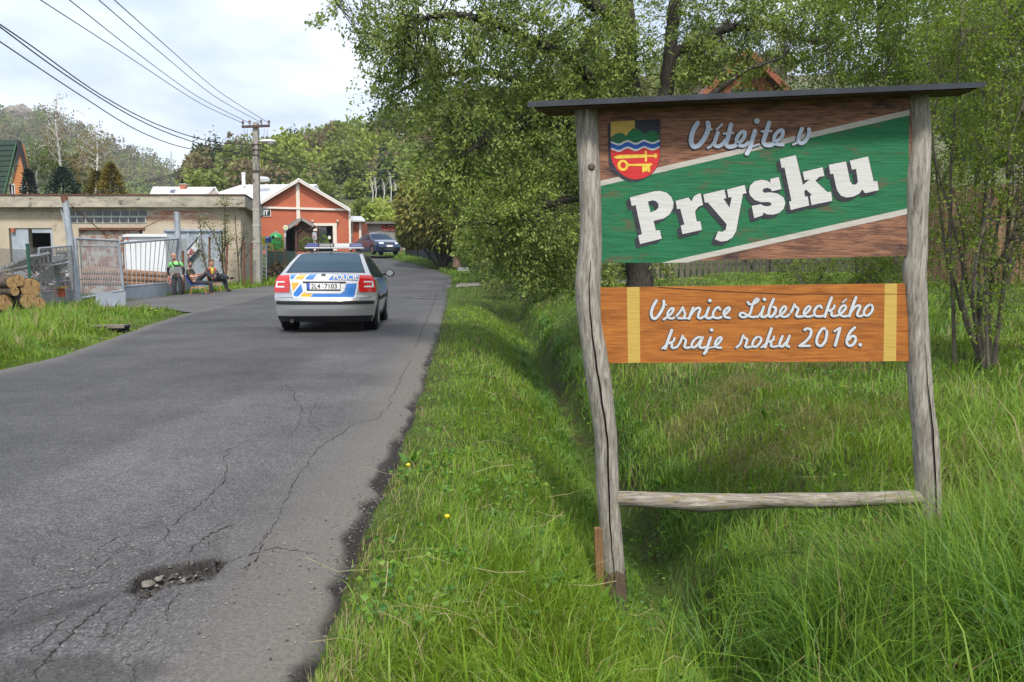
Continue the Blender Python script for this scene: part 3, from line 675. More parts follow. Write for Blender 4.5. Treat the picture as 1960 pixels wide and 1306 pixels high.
for ch, outer, holes in SLAB:
    mb = MB()
    for k in range(9):
        dx, dy = -7.6 * k / 8, 8.2 * k / 8
        mb.poly([face(x + dx, y + dy, 0.0034 - 0.0001 * k) for x, y in outer], [[face(x + dx, y + dy, 0.0034 - 0.0001 * k) for x, y in h] for h in holes])
    for k, (dx, dy) in enumerate(((1, 0.2), (-0.9, 0), (0, -1), (0, 0.9), (0.7, -0.7))):
        mb.poly([face(x + dx, y + dy, 0.0036 + 0.0001 * k) for x, y in outer], [[face(x + dx * 0.3, y + dy * 0.3, 0.0036 + 0.0001 * k) for x, y in h] for h in holes])
    s_ = mb.build('letter_shadow', w_dark, board, fix=False)
    plate('letter', outer, w_letter, 0.0048, board, holes)
# script lettering: pen strokes with round ends
def stroke(mb, pts, w, lift, dw=0.0, dx=0, dy=0):
    Q = catmull([np.array(p, float) for p in pts], 7); r = max(w / 2 + dw, 0.3)
    V, F = [], []
    single = len(pts) == 2 and abs(pts[0][0] - pts[1][0]) < 0.2 and abs(pts[0][1] - pts[1][1]) < 0.2
    for i, p in enumerate([] if single else Q):
        t = Q[min(i + 1, len(Q) - 1)] - Q[max(i - 1, 0)]; t = t / (np.linalg.norm(t) + 1e-9); n = np.array([-t[1], t[0]])
        for sg in (-1, 1): q = p + n * sg * r; V.append(face(q[0] + dx, q[1] + dy, lift + 0.00002 * (i % 40)))
    if not single: mb.add(V, [(2 * i, 2 * i + 1, 2 * i + 3, 2 * i + 2) for i in range(len(Q) - 1)])
    for e, p in enumerate((Q[0],) if single else (Q[0], Q[-1])):
        V = [face(p[0] + dx + r * math.cos(a), p[1] + dy + r * math.sin(a), lift + 0.0009) for a in np.linspace(0, 2 * math.pi, 14, endpoint=False)]
        mb.add(V, [tuple(range(14))])
def script(glyphs, ox, oy, sc, par, outer, inner, dwi, shade, base):
    for strokes in glyphs:
        S = [([(ox + x / sc, oy + y / sc) for x, y in pts], w / sc) for pts, w in strokes]
        a, b, c = MB(), MB(), MB()
        for k, (pts, w) in enumerate(S):
            stroke(a, pts, w, base + 0.0001 * k, 1.1, *shade); stroke(b, pts, w, base + 0.0022 + 0.0001 * k); stroke(c, pts, w, base + 0.0044 + 0.0001 * k, -dwi)
        a.build('letter_shadow', w_dark, par, fix=False)
        L_ = b.build('letter', outer, par, fix=False); c.build('letter_core', inner, L_, fix=False)
def dot(x, y, r): return ([(x - 0.3, y), (x + 0.3, y)], 2 * r)
TOP = [[([(255, 190), (205, 270), (172, 370), (168, 460), (210, 518), (280, 490), (350, 400), (395, 300), (408, 240), (398, 188)], 68), ([(415, 268), (450, 275)], 30)],
       [([(400, 535), (450, 498), (490, 430)], 34), ([(535, 325), (500, 430), (492, 490), (540, 515), (600, 480), (640, 430)], 56), ([(522, 275), (596, 205)], 30)],
       [([(718, 210), (680, 380), (652, 470), (685, 518), (760, 508), (820, 470)], 62), ([(620, 335), (750, 325)], 30)],
       [([(810, 478), (880, 420), (915, 345), (900, 305), (850, 325), (802, 400), (800, 460), (840, 500), (905, 503), (960, 460)], 52)],
       [([(1052, 298), (1015, 420), (982, 540), (940, 615)], 62), ([(965, 540), (1040, 508), (1110, 485)], 32), dot(1080, 160, 40)],
       [([(1248, 185), (1205, 330), (1172, 440), (1192, 488), (1260, 498), (1320, 470)], 62), ([(1145, 305), (1278, 300)], 30)],
       [([(1330, 450), (1410, 400), (1442, 330), (1430, 288), (1380, 303), (1325, 370), (1322, 440), (1362, 482), (1438, 488)], 52)],
       [([(1585, 485), (1635, 460), (1655, 400)], 34), ([(1705, 268), (1665, 370), (1658, 435), (1692, 470), (1742, 446), (1790, 380), (1806, 310), (1802, 275)], 56)]]
script(TOP, 1300, 210, 7.259, board, w_letter, w_lilac, 1.1, (-1.2, 1.0), 0.0022)
lower = plate('award_board', [(1128, 551), (1746, 542.5), (1744, 691.5), (1140, 695.5)], w_orange, 0.0, sign, thick=0.022)
plate('ochre_stripe', [(1200, 550), (1224, 549.6), (1225.5, 694.6), (1202, 694.9)], w_yellow, 0.0008, lower)
plate('ochre_stripe', [(1693.5, 543.4), (1717, 543.1), (1715, 691.3), (1691, 691.6)], w_yellow, 0.0008, lower)
MB().poly([face(x, y, 0.0009) for x, y in [(1260, 549.5), (1380, 557), (1500, 562.5), (1620, 562), (1740, 563), (1740, 564), (1620, 563.5), (1500, 564), (1380, 558.5), (1260, 551)]]).build('split', M('crack_brown', (0.05, 0.018, 0.006), rough=0.9), lower, fix=False)
LOW4 = [[([(225, 135), (175, 220), (142, 320), (152, 398), (190, 432), (250, 390), (308, 300), (343, 220), (345, 142)], 50), ([(360, 205), (390, 210)], 24)],
        [([(345, 440), (420, 390), (480, 330), (505, 275), (475, 262), (420, 310), (402, 370), (422, 415), (480, 428), (540, 400)], 42)],
        [([(540, 400), (600, 330), (655, 245)], 40), ([(652, 255), (688, 340), (680, 395), (640, 425), (585, 422)], 42), ([(640, 428), (740, 425)], 34)],
        [([(822, 255), (790, 340), (755, 430)], 48), ([(770, 390), (840, 295), (905, 255), (938, 275), (910, 360), (906, 405), (940, 425), (1000, 400)], 44)],
        [([(1078, 255), (1038, 370), (1046, 415), (1090, 422), (1140, 400)], 46), ([(995, 410), (1040, 350)], 34), dot(1097, 135, 31)],
        [([(1262, 278), (1240, 248), (1190, 270), (1150, 340), (1156, 398), (1200, 420), (1260, 414), (1310, 390)], 44)],
        [([(1310, 390), (1380, 330), (1420, 272), (1402, 248), (1350, 280), (1320, 340), (1332, 388), (1370, 412), (1420, 418)], 42)],
        [([(1715, 160), (1735, 193), (1790, 195), (1860, 160), (1888, 122), (1870, 104), (1830, 130), (1785, 230), (1762, 320), (1720, 380), (1640, 408), (1592, 388), (1592, 348), (1640, 337), (1700, 370), (1780, 403), (1860, 395)], 42)],
        [([(475, 618), (430, 740), (382, 880), (366, 915)], 50), ([(320, 915), (372, 868)], 34), ([(520, 748), (500, 798), (435, 828)], 40), ([(440, 830), (478, 842), (472, 890), (505, 908), (560, 890)], 42)],
        [([(560, 890), (610, 820), (650, 712)], 40), ([(650, 720), (672, 752), (703, 782), (690, 850), (684, 888), (720, 908), (780, 895)], 42)],
        [([(970, 748), (920, 732), (850, 770), (802, 840), (804, 886), (840, 900), (900, 850), (962, 755)], 42), ([(978, 738), (932, 850), (932, 892), (970, 908), (1020, 890)], 44)],
        [([(1108, 742), (1070, 850), (1036, 955), (1005, 1000)], 50), ([(1025, 930), (1100, 905), (1170, 890)], 30), dot(1125, 615, 31)],
        [([(1170, 888), (1240, 830), (1285, 762), (1270, 733), (1222, 760), (1182, 830), (1188, 878), (1222, 902), (1278, 904)], 42)],
        [([(1530, 900), (1590, 840), (1640, 702)], 38), ([(1640, 705), (1662, 745), (1703, 765), (1690, 840), (1674, 878), (1700, 898), (1770, 888)], 42)],
        [([(1872, 726), (1822, 770), (1792, 840), (1804, 883), (1850, 886), (1908, 830), (1935, 765), (1908, 732)], 42)]]
script(LOW4, 1230, 560, 8.522, lower, w_letter, w_pale, 1.15, (-0.6, 0.5), 0.001)
LOW5 = [[([(95, 228), (62, 330), (62, 378), (110, 383), (150, 360)], 44), ([(0, 388), (50, 320)], 32), dot(108, 112, 30)],
        [([(250, 108), (200, 220), (172, 330), (192, 382), (240, 362), (278, 300), (280, 245), (252, 232)], 46)],
        [([(290, 388), (380, 340), (438, 272), (438, 228), (402, 228), (357, 290), (352, 348), (392, 382), (460, 374), (510, 325)], 40)],
        [([(510, 330), (550, 260), (575, 188)], 40), ([(575, 195), (602, 230), (636, 262), (612, 330), (604, 368), (640, 382), (730, 370)], 42)],
        [([(730, 350), (790, 300), (825, 242), (802, 218), (757, 250), (722, 320), (742, 368), (800, 382), (870, 360)], 40)],
        [([(998, 242), (978, 212), (930, 227), (887, 290), (893, 352), (940, 377), (1010, 373)], 42)],
        [([(1155, 88), (1100, 230), (1052, 380)], 48), ([(1010, 375), (1060, 340)], 32), ([(1200, 208), (1180, 258), (1105, 288)], 38), ([(1120, 287), (1158, 312), (1152, 355), (1190, 373), (1260, 360)], 42)],
        [([(1260, 360), (1330, 310), (1380, 242), (1360, 208), (1312, 227), (1272, 300), (1292, 353), (1350, 377), (1410, 368)], 42), ([(1330, 160), (1388, 107)], 26)],
        [([(1538, 82), (1480, 230), (1433, 370)], 48), ([(1450, 320), (1520, 232), (1588, 208), (1600, 240), (1562, 320), (1562, 363), (1610, 373), (1660, 350)], 42)],
        [([(1758, 193), (1702, 230), (1662, 300), (1672, 353), (1720, 362), (1778, 310), (1800, 243), (1782, 203)], 42)],
        [([(215, 568), (170, 700), (122, 840), (113, 855)], 48), ([(60, 862), (120, 810)], 32), ([(255, 692), (240, 748), (175, 773)], 38), ([(180, 775), (213, 792), (210, 838), (250, 852), (310, 840)], 40)],
        [([(388, 688), (350, 780), (347, 837), (390, 842), (440, 790)], 44), ([(498, 683), (460, 780), (452, 828), (488, 850)], 44)],
        [([(735, 587), (780, 567), (833, 592), (828, 670), (760, 760), (665, 835)], 46), ([(655, 838), (812, 838)], 42)],
        [([(1048, 567), (1000, 582), (942, 680), (922, 780), (952, 828), (1000, 832), (1058, 760), (1083, 650), (1080, 605)], 46)],
        [([(1202, 608), (1285, 557)], 36), ([(1288, 563), (1250, 700), (1212, 830)], 48)],
        [([(1518, 553), (1450, 620), (1402, 720), (1397, 798), (1440, 836), (1500, 808), (1532, 740), (1518, 692), (1470, 692), (1422, 740)], 46)],
        [dot(1605, 820, 31)]]
script(LOW5, 1450, 560, 8.167, lower, w_letter, w_pale, 1.15, (-0.6, 0.5), 0.001)
# little roof: brown boards under dark sheet metal
fl, fr, bl, br = at(1010, 205, 3.80), at(1884, 167, 3.80), at(1044, 222, 4.16), at(1848, 182, 4.16)
def slab(name, a, b, c, d, z0, z1, mat, par, bev=0.0):
    P = [np.array(p) + [0, 0, z0] for p in (a, b, c, d)] + [np.array(p) + [0, 0, z1] for p in (a, b, c, d)]
    return MB().hexa(P).build(name, mat, par, bevel=bev)
roof = slab('roof', fl, fr, br, bl, 0.014, 0.022, m_metal_dk, sign)
ins = lambda p, q, f: p + (q - p) * f
for i in range(3):
    f0, f1 = 0.03 + i * 0.31, 0.03 + i * 0.31 + 0.30
    a, b = ins(ins(fl, bl, f0), ins(fr, br, f0), 0.012), ins(ins(fl, bl, f0), ins(fr, br, f0), 0.985)
    c, d = ins(ins(fl, bl, f1), ins(fr, br, f1), 0.985), ins(ins(fl, bl, f1), ins(fr, br, f1), 0.012)
    slab('roof_plank', a, b, c, d, -0.006, 0.0135, w_under, roof)
MB().bar(fl + [0, -0.004, 0.011], fr + [0, -0.004, 0.011], 0.004, 0.026).build('roof_edge', m_metal_dk, roof)
# ------------------------------------------------------------------ grass
def blades(P, h, w, lean, az, tint, curl, seg=3):
    """P (n,3) roots -> tapered curved blades"""
    n = len(P); ts = np.linspace(0, 1, seg + 1)
    d = np.stack([np.cos(az), np.sin(az), np.zeros(n)], 1)
    fa = az + np.pi / 2 + RNG.uniform(-0.9, 0.9, n); side = np.stack([np.cos(fa), np.sin(fa), np.zeros(n)], 1)
    V = np.zeros((n, 2 * seg + 1, 3))
    for i, t in enumerate(ts):
        ang = lean * t + curl * t * t
        c = P + d * (h * t * np.sin(np.clip(ang, 0, 1.9)))[:, None] * 0.9
        c[:, 2] += h * t * np.cos(np.clip(ang, 0, 1.55)) * 0.98
        ww = (w * (1 - t ** 1.6) * 0.5)[:, None]
        if i < seg: V[:, 2 * i] = c - side * ww; V[:, 2 * i + 1] = c + side * ww
        else: V[:, 2 * i] = c
    k = 2 * seg + 1; base = (np.arange(n) * k)[:, None]
    F = []
    for i in range(seg - 1): F += [[2 * i, 2 * i + 1, 2 * i + 3], [2 * i, 2 * i + 3, 2 * i + 2]]
    F.append([2 * seg - 2, 2 * seg - 1, 2 * seg])
    F = (base[:, :, None] + np.array(F)[None]).reshape(-1, 3)
    return V.reshape(-1, 3), F, np.repeat(tint, k)
GRASS = [(0.0, (0.33, 0.27, 0.14)), (0.10, (0.25, 0.21, 0.095)), (0.16, (0.145, 0.175, 0.028)), (0.34, (0.185, 0.275, 0.022)), (0.55, (0.155, 0.275, 0.024)), (0.75, (0.08, 0.185, 0.028)), (1.0, (0.04, 0.115, 0.032))]
m_grass = MT('grass_blades', GRASS, trans=0.32, rough=0.5, spec=0.35)
def scatter(n, y0, y1, power, xfun):
    u = RNG.random(n)
    if abs(power - 1) < 1e-3: y = y0 * (y1 / y0) ** u
    else: e = 1 - power; y = (y0 ** e + u * (y1 ** e - y0 ** e)) ** (1 / e)
    lo, hi = xfun(y); x = lo + RNG.random(n) * (hi - lo)
    return x, y, hi - lo
def grass(name, label, x, y, hfun, tfun, wmul=1.0, seg=3, z=None):
    P = np.stack([x, y, (H(x, y) if z is None else z) - 0.01], 1)
    h = hfun(x, y); tint = tfun(x, y)
    dist = np.sqrt(x * x + y * y)
    w = (0.0032 + 0.0075 * h) * np.clip(RNG.lognormal(0, 0.4, len(x)), 0.45, 2.4) * wmul * np.clip(dist / 5.0, 1.0, 4.0)
    lean = np.abs(RNG.normal(0.25, 0.22, len(x))); curl = np.abs(RNG.normal(0.35, 0.4, len(x))); az = 14 * fbm(x * 1.4, y * 1.4, 131) + RNG.normal(0, 1.1, len(x))
    V, F, T = blades(P, h, w, lean, az, tint, curl, seg)
    o = mesh_np(name, V, F, m_grass, attrs={'tint': np.clip(T, 0, 1)}, kind='stuff', smooth=True)
    return tag(o, label, 'grass')
def xdr(y): return np.interp(y, [0, 5.4, 10, 22, 28], [1.12, 0.92, 0.78, 0.3, 0.0])
def tint_right(x, y):
    n = len(x); d = x - xr(y); q = (x - xdr(y))
    t = 0.42 + 0.17 * (fbm(x * 1.6, y * 1.2, 51) - 0.47) * 2 + RNG.normal(0, 0.085, n)
    t = np.where(q > -0.35, t + 0.15 * sstep(-0.35, 0.1, q), t)            # lusher, bluer grass in and beyond the ditch
    t = np.where((q > 0.5), t - 0.10 + 0.55 * (fbm(x * 0.7, y * 0.7, 57) - 0.48), t)
    t = np.clip(t, 0.18, 1)
    drymask = fbm(x * 1.3 + 5, y * 1.1, 61)
    pd = np.where(q > 0.4, 0.08 + 1.1 * np.clip(drymask - 0.50, 0, 1) * 2.6, 0.05 + 0.25 * np.clip(drymask - 0.55, 0, 1) * 3) + 0.5 * np.exp(-d / 0.12) * (d < 0.4)
    return np.where(RNG.random(n) < pd, RNG.uniform(0.0, 0.13, n), t)
def h_right(x, y):
    d = x - xr(y); q = x - xdr(y)
    h = 0.03 + 0.055 * sstep(0.03, 0.5, d) + 0.05 * fbm(x * 2, y * 2, 71) + 0.05 * (1 - sstep(2.0, 4.0, y)) * sstep(0.1, 0.8, d)
    h = h + 0.03 * sstep(-0.5, 0.0, q)
    tall = np.exp(-(((x - 1.9) / 0.75) ** 2 + ((y - 3.15) / 0.6) ** 2)) * 0.26
    tall2 = 0.02 * np.exp(-(((x - 0.55) / 0.25) ** 2 + ((y - 3.6) / 0.5) ** 2)) + 0.16 * sstep(2.2, 3.0, x) * (1 - sstep(5, 7, y))
    h = h + tall + tall2 - 0.10 * np.clip(fbm(x * 1.1, y * 1.1, 73) - 0.45, 0, 1) * (q > 0.6)
    h = h * (1 - 0.35 * sstep(12, 22, y)) * (1 - 0.65 * np.exp(-(((x - 0.5) / 0.16) ** 2 + ((y - 3.78) / 0.28) ** 2))) * (0.45 + 0.85 * fbm(x * 2.6, y * 2.6, 171))
    return np.clip(h * RNG.lognormal(-0.08, 0.38, len(x)), 0.025, 0.62)
# right verge, ditch and bank, thick near the camera
def xf(y): return xr(y) + 0.02 + 0.05 * RNG.normal(0, 1, len(y)), np.minimum(0.67 * y + 0.9, 8.5)
x, y, _ = scatter(200000, 1.45, 24, 1.35, xf)
x = np.clip(x, xr(y) - 0.09, None)
# a few bare scars: the open ditch floor and a rut in the verge
q = x - xdr(y); rut = np.exp(-(((x + 0.10 + 0.02 * (y - 6)) / 0.05) ** 2 + ((y - 6.9) / 0.55) ** 2))
keep = RNG.random(len(x)) > np.maximum(0.93 * np.exp(-((q - 0.05) / 0.17) ** 2) * (y < 16) * sstep(3.4, 4.6, y), 0.95 * rut)
pf = at(1240, 1085, 5.0); keep &= RNG.random(len(x)) > 0.9 * np.exp(-(((x - 0.98) / 0.12) ** 2 + ((y - 4.7) / 0.2) ** 2))
x, y = x[keep], y[keep]
nr = y < 6.0
grass('grass', 'lush green roadside grass around the welcome sign and the near ditch', x[nr], y[nr], h_right, tint_right)
grass('far_grass', 'roadside grass farther along the verge and bank behind the sign', x[~nr], y[~nr], h_right, tint_right, seg=2)
# long arching clumps in the near right corner
n = 2600; cl = RNG.normal(0, 1, (26, 2)) * [0.55, 0.35] + [1.95, 3.0]; ci = RNG.integers(0, 26, n)
x = cl[ci, 0] + RNG.normal(0, 0.07, n); y = np.clip(cl[ci, 1] + RNG.normal(0, 0.07, n), 2.0, 9)
P = np.stack([x, y, H(x, y) - 0.01], 1); h = RNG.uniform(0.35, 0.72, n)
V, F, T = blades(P, h, RNG.uniform(0.005, 0.010, n), np.abs(RNG.normal(0.35, 0.2, n)), RNG.normal(2.7, 0.9, n), np.clip(RNG.normal(0.64, 0.12, n), 0.3, 1), np.abs(RNG.normal(0.55, 0.35, n)), 5)
tag(mesh_np('tall_grass', V, F, m_grass, attrs={'tint': T}, kind='stuff', smooth=True), 'long arching reed-like grass at the foot of the right sign post', 'grass')
# drooping lush clumps down the ditch sides
n = 7000; yc = 2.6 + 17 * RNG.random(160) ** 1.7; xc = xdr(yc) + RNG.choice([-1, 1], 160) * RNG.uniform(0.20, 0.46, 160); ci = RNG.integers(0, 160, n)
x = xc[ci] + RNG.normal(0, 0.05, n); y = yc[ci] + RNG.normal(0, 0.06, n)
V, F, T = blades(np.stack([x, y, H(x, y) - 0.01], 1), RNG.uniform(0.10, 0.27, n), RNG.uniform(0.004, 0.009, n) * np.clip(y / 5, 1, 3), np.abs(RNG.normal(0.5, 0.25, n)), RNG.uniform(0, 6.28, n), np.clip(RNG.normal(0.70, 0.1, n), 0.4, 1), np.abs(RNG.normal(0.9, 0.4, n)), 4)
tag(mesh_np('ditch_grass', V, F, m_grass, attrs={'tint': T}, kind='stuff', smooth=True), 'dark drooping grass hanging into the roadside ditch', 'grass')
# straw tufts on the bank
n = 5200; yc = np.array([4.6, 5.2, 5.6, 6.3, 7.5, 5.9, 8.4, 7.0]); xc = np.array([2.75, 3.0, 1.9, 3.3, 2.2, 2.6, 3.4, 1.7]); ci = RNG.integers(0, 8, n)
x = xc[ci] + RNG.normal(0, 0.22, n); y = yc[ci] + RNG.normal(0, 0.22, n)
V, F, T = blades(np.stack([x, y, H(x, y)], 1), RNG.uniform(0.12, 0.32, n), RNG.uniform(0.002, 0.004, n), np.abs(RNG.normal(0.9, 0.4, n)), RNG.normal(-1.6, 1.0, n), RNG.uniform(0, 0.12, n), np.abs(RNG.normal(0.8, 0.4, n)), 3)
tag(mesh_np('dry_grass', V, F, m_grass, attrs={'tint': T}, kind='stuff', smooth=True), 'matted pale dry grass lying on the bank behind the sign', 'grass')
# lawn behind the willow, verge beyond the drive, left verge, pole foot
x, y, _ = scatter(16000, 18, 34, 1.5, lambda y: (xr(y) + 0.05, 14 + 0 * y))
k = ~((y > 30.9) & (y < 33.8) & (x < 6)); grass('lawn_grass', 'short bright lawn between the willow and the picket fence', x[k], y[k], lambda x, y: RNG.uniform(0.04, 0.13, len(x)), lambda x, y: np.clip(0.5 + RNG.normal(0, 0.1, len(x)), 0.2, 1), seg=2)
x, y, _ = scatter(9000, 33.5, 56, 1.3, lambda y: (xr(y) + 0.05, xr(y) + 3.2))
grass('verge_grass', 'green verge curving along the dark netted fence beyond the drive', x, y, lambda x, y: RNG.uniform(0.06, 0.2, len(x)), lambda x, y: np.clip(0.52 + RNG.normal(0, 0.1, len(x)), 0.2, 1), seg=2)
x, y, _ = scatter(42000, 8.2, 23.5, 1.25, lambda y: (np.maximum(-0.70 * y, -13.5), xl(y) + 0.03))
b_ = x - xl(y)
k = (x > -0.70 * y) & ~((y > 20.4) & (x > np.interp(y, [20.2, 21.0, 23, 25], [-9.1, -10.9, -12.2, -12.75]))) & (RNG.random(len(x)) > 0.7 * np.exp(-(((y - 15.2) / 0.5) ** 2 + ((x + 8.9) / 0.6) ** 2)))
def tl(x, y):
    t = np.clip(0.5 + 0.25 * (fbm(x, y, 81) - 0.45) * 2 + RNG.normal(0, 0.1, len(x)), 0.17, 1)
    return np.where(RNG.random(len(x)) < 0.10 + 0.3 * np.clip(fbm(x * 1.2, y * 1.2, 83) - 0.5, 0, 1) * 3, RNG.uniform(0, 0.14, len(x)), t)
grass('roadside_grass', 'rough green grass on the left verge below the log pile', x[k], y[k], lambda x, y: np.clip((0.05 + 0.22 * sstep(0.05, 1.2, xl(y) - x) * fbm(x * 0.9, y * 0.9, 85) * 1.6) * RNG.lognormal(-0.05, 0.35, len(x)), 0.03, 0.5), tl, seg=2)
x, y, _ = scatter(9000, 28.0, 37, 1.1, lambda y: (-12.6 - 0 * y, np.where(y < 30.5, -10.9, xl(y) + 0.05)))
k = x > -0.47 * y
k = ~((y < 33.2) & (x > np.interp(y, [20, 27.9, 29.4, 31, 33.2], [-9, -12.9, -12.3, -11.0, -10.15])))
grass('kerbside_grass', 'grass and weeds around the foot of the concrete pole', x[k], y[k], lambda x, y: np.clip(RNG.lognormal(-1.75, 0.45, len(x)), 0.05, 0.6), lambda x, y: np.clip(0.42 + RNG.normal(0, 0.13, len(x)), 0.1, 1), seg=2)

# ------------------------------------------------------------------ foliage helpers
def tubes_np(P, R, n=4):
    """P (m,k,3), R (m,k) -> many thin tubes"""
    m, k, _ = P.shape
    T = np.gradient(P, axis=1); T /= np.linalg.norm(T, axis=2, keepdims=True) + 1e-9
    ref = np.where(np.abs(T[..., 2:3]) < 0.9, np.array([0, 0, 1.0]), np.array([0, 1.0, 0]))
    X = np.cross(T, ref); X /= np.linalg.norm(X, axis=2, keepdims=True) + 1e-9; Y = np.cross(T, X)
    a = 2 * np.pi * np.arange(n) / n
    V = P[:, :, None, :] + (X[:, :, None, :] * np.cos(a)[None, None, :, None] + Y[:, :, None, :] * np.sin(a)[None, None, :, None]) * R[:, :, None, None]
    i = np.arange(m * k * n).reshape(m, k, n)
    A, B = i[:, :-1], i[:, 1:]
    F = np.stack([A, np.roll(A, -1, 2), np.roll(B, -1, 2), B], -1).reshape(-1, 4)
    return V.reshape(-1, 3), F
def unit(v): return v / (np.linalg.norm(v, axis=-1, keepdims=True) + 1e-9)
def leaves_np(P, D, L, Wd, fold=0.35, rng=RNG):
    """folded two-triangle leaves: P base (n,3), D direction (n,3)"""
    n = len(P); D = unit(D); r = unit(rng.normal(0, 1, (n, 3))); S = unit(np.cross(D, r)); N_ = np.cross(S, D)
    L = np.asarray(L)[:, None] if np.ndim(L) else np.full((n, 1), L); Wd = np.asarray(Wd)[:, None] if np.ndim(Wd) else np.full((n, 1), Wd)
    V = np.stack([P, P + D * L * 0.45 + S * Wd * 0.5 + N_ * Wd * fold * 0.5, P + D * L, P + D * L * 0.45 - S * Wd * 0.5 + N_ * Wd * fold * 0.5], 1)
    b = (np.arange(n) * 4)[:, None, None]
    F = (b + np.array([[0, 1, 2], [0, 2, 3]])[None]).reshape(-1, 3)
    return V.reshape(-1, 3), F
def in_blobs(n, blobs, rng, shell=0.55):
    """blobs: (cx,cy,cz,rx,ry,rz,weight)"""
    B = np.array(blobs, float); w = B[:, 6] / B[:, 6].sum(); k = rng.choice(len(B), n, p=w)
    d = unit(rng.normal(0, 1, (n, 3))); r = rng.random(n)[:, None] ** (1 / 3.0 * (1 - shell) + 0.05)
    r = np.maximum(r, rng.random(n)[:, None] ** 0.33)
    return B[k, :3] + d * r * B[k, 3:6], d
def grow(nodes, tips, rng, r0=0.012, droop=0.15, k=5, sub=0):
    """curved twigs from the nearest limb node to each tip"""
    N_ = np.array(nodes); d2 = ((tips[:, None, :] - N_[None]) ** 2).sum(2) + rng.uniform(0, 0.6, (len(tips), len(N_)))
    s = N_[d2.argmin(1)]; mid = (s + tips) / 2 + rng.normal(0, 0.10, tips.shape) * np.linalg.norm(tips - s, axis=1, keepdims=True); mid[:, 2] += droop * np.linalg.norm(tips - s, axis=1)
    t = np.linspace(0, 1, k)[None, :, None]
    P = s[:, None] * (1 - t) ** 2 + 2 * mid[:, None] * t * (1 - t) + tips[:, None] * t * t
    ln = np.linalg.norm(tips - s, axis=1)
    R = (r0 * (0.35 + 0.5 * np.clip(ln, 0, 3)))[:, None] * np.linspace(1, 0.18, k)[None]
    return P, R
def tree(name, label, base, limbs, blobs, ntwig, nleaf, leaf, mat_leaf, mat_bark, rng, tint=(0.5, 0.2), group=None, cat='tree', spread=0.22, trunk_n=10, twig_r=0.012, droop=0.12, hang=0.2, extra=None, leafw=0.5, bunch=True):
    """limbs: list of (points, radii) as world points"""
    t = thing(name, label, cat, base, group=group)
    mb = MB(); nodes = []
    for pts, rad in limbs:
        Q = catmull(pts, 5); R = [float(r[0]) for r in catmull([np.array([r]) for r in rad], 5)]
        Q = [q + (rng.normal(0, min(0.25 * R[i], 0.018), 3) if 0 < i < len(Q) - 1 else 0) for i, q in enumerate(Q)]
        mb.tube([tuple(q) for q in Q], R, trunk_n); nodes += [q for i, q in enumerate(Q) if i > len(Q) * 0.2]
    mb.build('trunk', mat_bark, t, smooth=True)
    tips, d = in_blobs(ntwig, blobs, rng)
    P, R = grow(nodes, tips, rng, twig_r, droop)
    V, F = tubes_np(P, R, 3)
    # side twigs
    m2 = ntwig * 2; i = rng.integers(0, ntwig, m2); tt = rng.uniform(0.35, 0.95, m2)
    k = P.shape[1]; f = tt * (k - 1); a = np.clip(np.floor(f).astype(int), 0, k - 2); fr = (f - a)[:, None]
    s = P[i, a] * (1 - fr) + P[i, a + 1] * fr
    dirn = unit(unit(P[i, a + 1] - P[i, a]) + rng.normal(0, 0.8, (m2, 3))); ln = rng.uniform(0.4, 1.3, m2)[:, None] * spread * 2
    e = s + dirn * ln; e[:, 2] -= hang * ln[:, 0]
    P2 = np.stack([s, (s + e) / 2 + rng.normal(0, 0.02, s.shape), e], 1); V2, F2 = tubes_np(P2, np.full((m2, 3), 0.28 * twig_r) * np.array([1, 0.8, 0.4]), 3)
    mesh_np('twigs', np.concatenate([V, V2]), np.concatenate([F, F2 + len(V)]), mat_bark, t)
    # leaves along the outer twigs
    j = rng.integers(0, m2, nleaf); u = rng.random(nleaf)[:, None] ** 0.7
    Q = P2[j, 0] * (1 - u) + P2[j, 2] * u + rng.normal(0, spread * 0.18, (nleaf, 3))
    D = unit(P2[j, 2] - P2[j, 0]) + rng.normal(0, 0.7, (nleaf, 3)); D[:, 2] -= hang
    ll = leaf * rng.uniform(0.6, 1.3, nleaf)
    VL, FL = leaves_np(Q, D, ll, ll * leafw, rng=rng)
    tb = np.clip(tint[0] + tint[1] * (rng.random(m2)[j] - 0.5) * 1.4 + rng.normal(0, tint[1] * 0.4, nleaf), 0, 1)
    mesh_np('crown', VL, FL, mat_leaf, t, attrs={'tint': np.repeat(tb, 4)})
    return t
def B(px, py, Y, rx, ry, rY, w=None):
    c = at(px, py, Y); s = Y / FPX
    return (c[0], c[1], c[2], rx * s, rY, ry * s, w if w is not None else rx * ry / 10000.0)
LEAF = [(0.0, (0.065, 0.10, 0.022)), (0.35, (0.12, 0.175, 0.034)), (0.65, (0.205, 0.265, 0.052)), (1.0, (0.34, 0.40, 0.11))]
m_leaf = MT('willow_leaf', LEAF, trans=0.36, rough=0.5, spec=0.35)
m_leaf2 = MT('fresh_leaf', [(0.0, (0.07, 0.115, 0.015)), (0.5, (0.145, 0.215, 0.022)), (1.0, (0.28, 0.34, 0.05))], trans=0.38)
m_bark = M('dark_bark', (0.018, 0.014, 0.011), (0.06, 0.05, 0.04), rough=0.95, scale=14, bump=0.9, stretch=(3, 3, 0.6))
m_bark2 = M('grey_brown_bark', (0.05, 0.04, 0.03), (0.13, 0.11, 0.085), rough=0.9, scale=12, bump=0.6, stretch=(3, 3, 0.6))
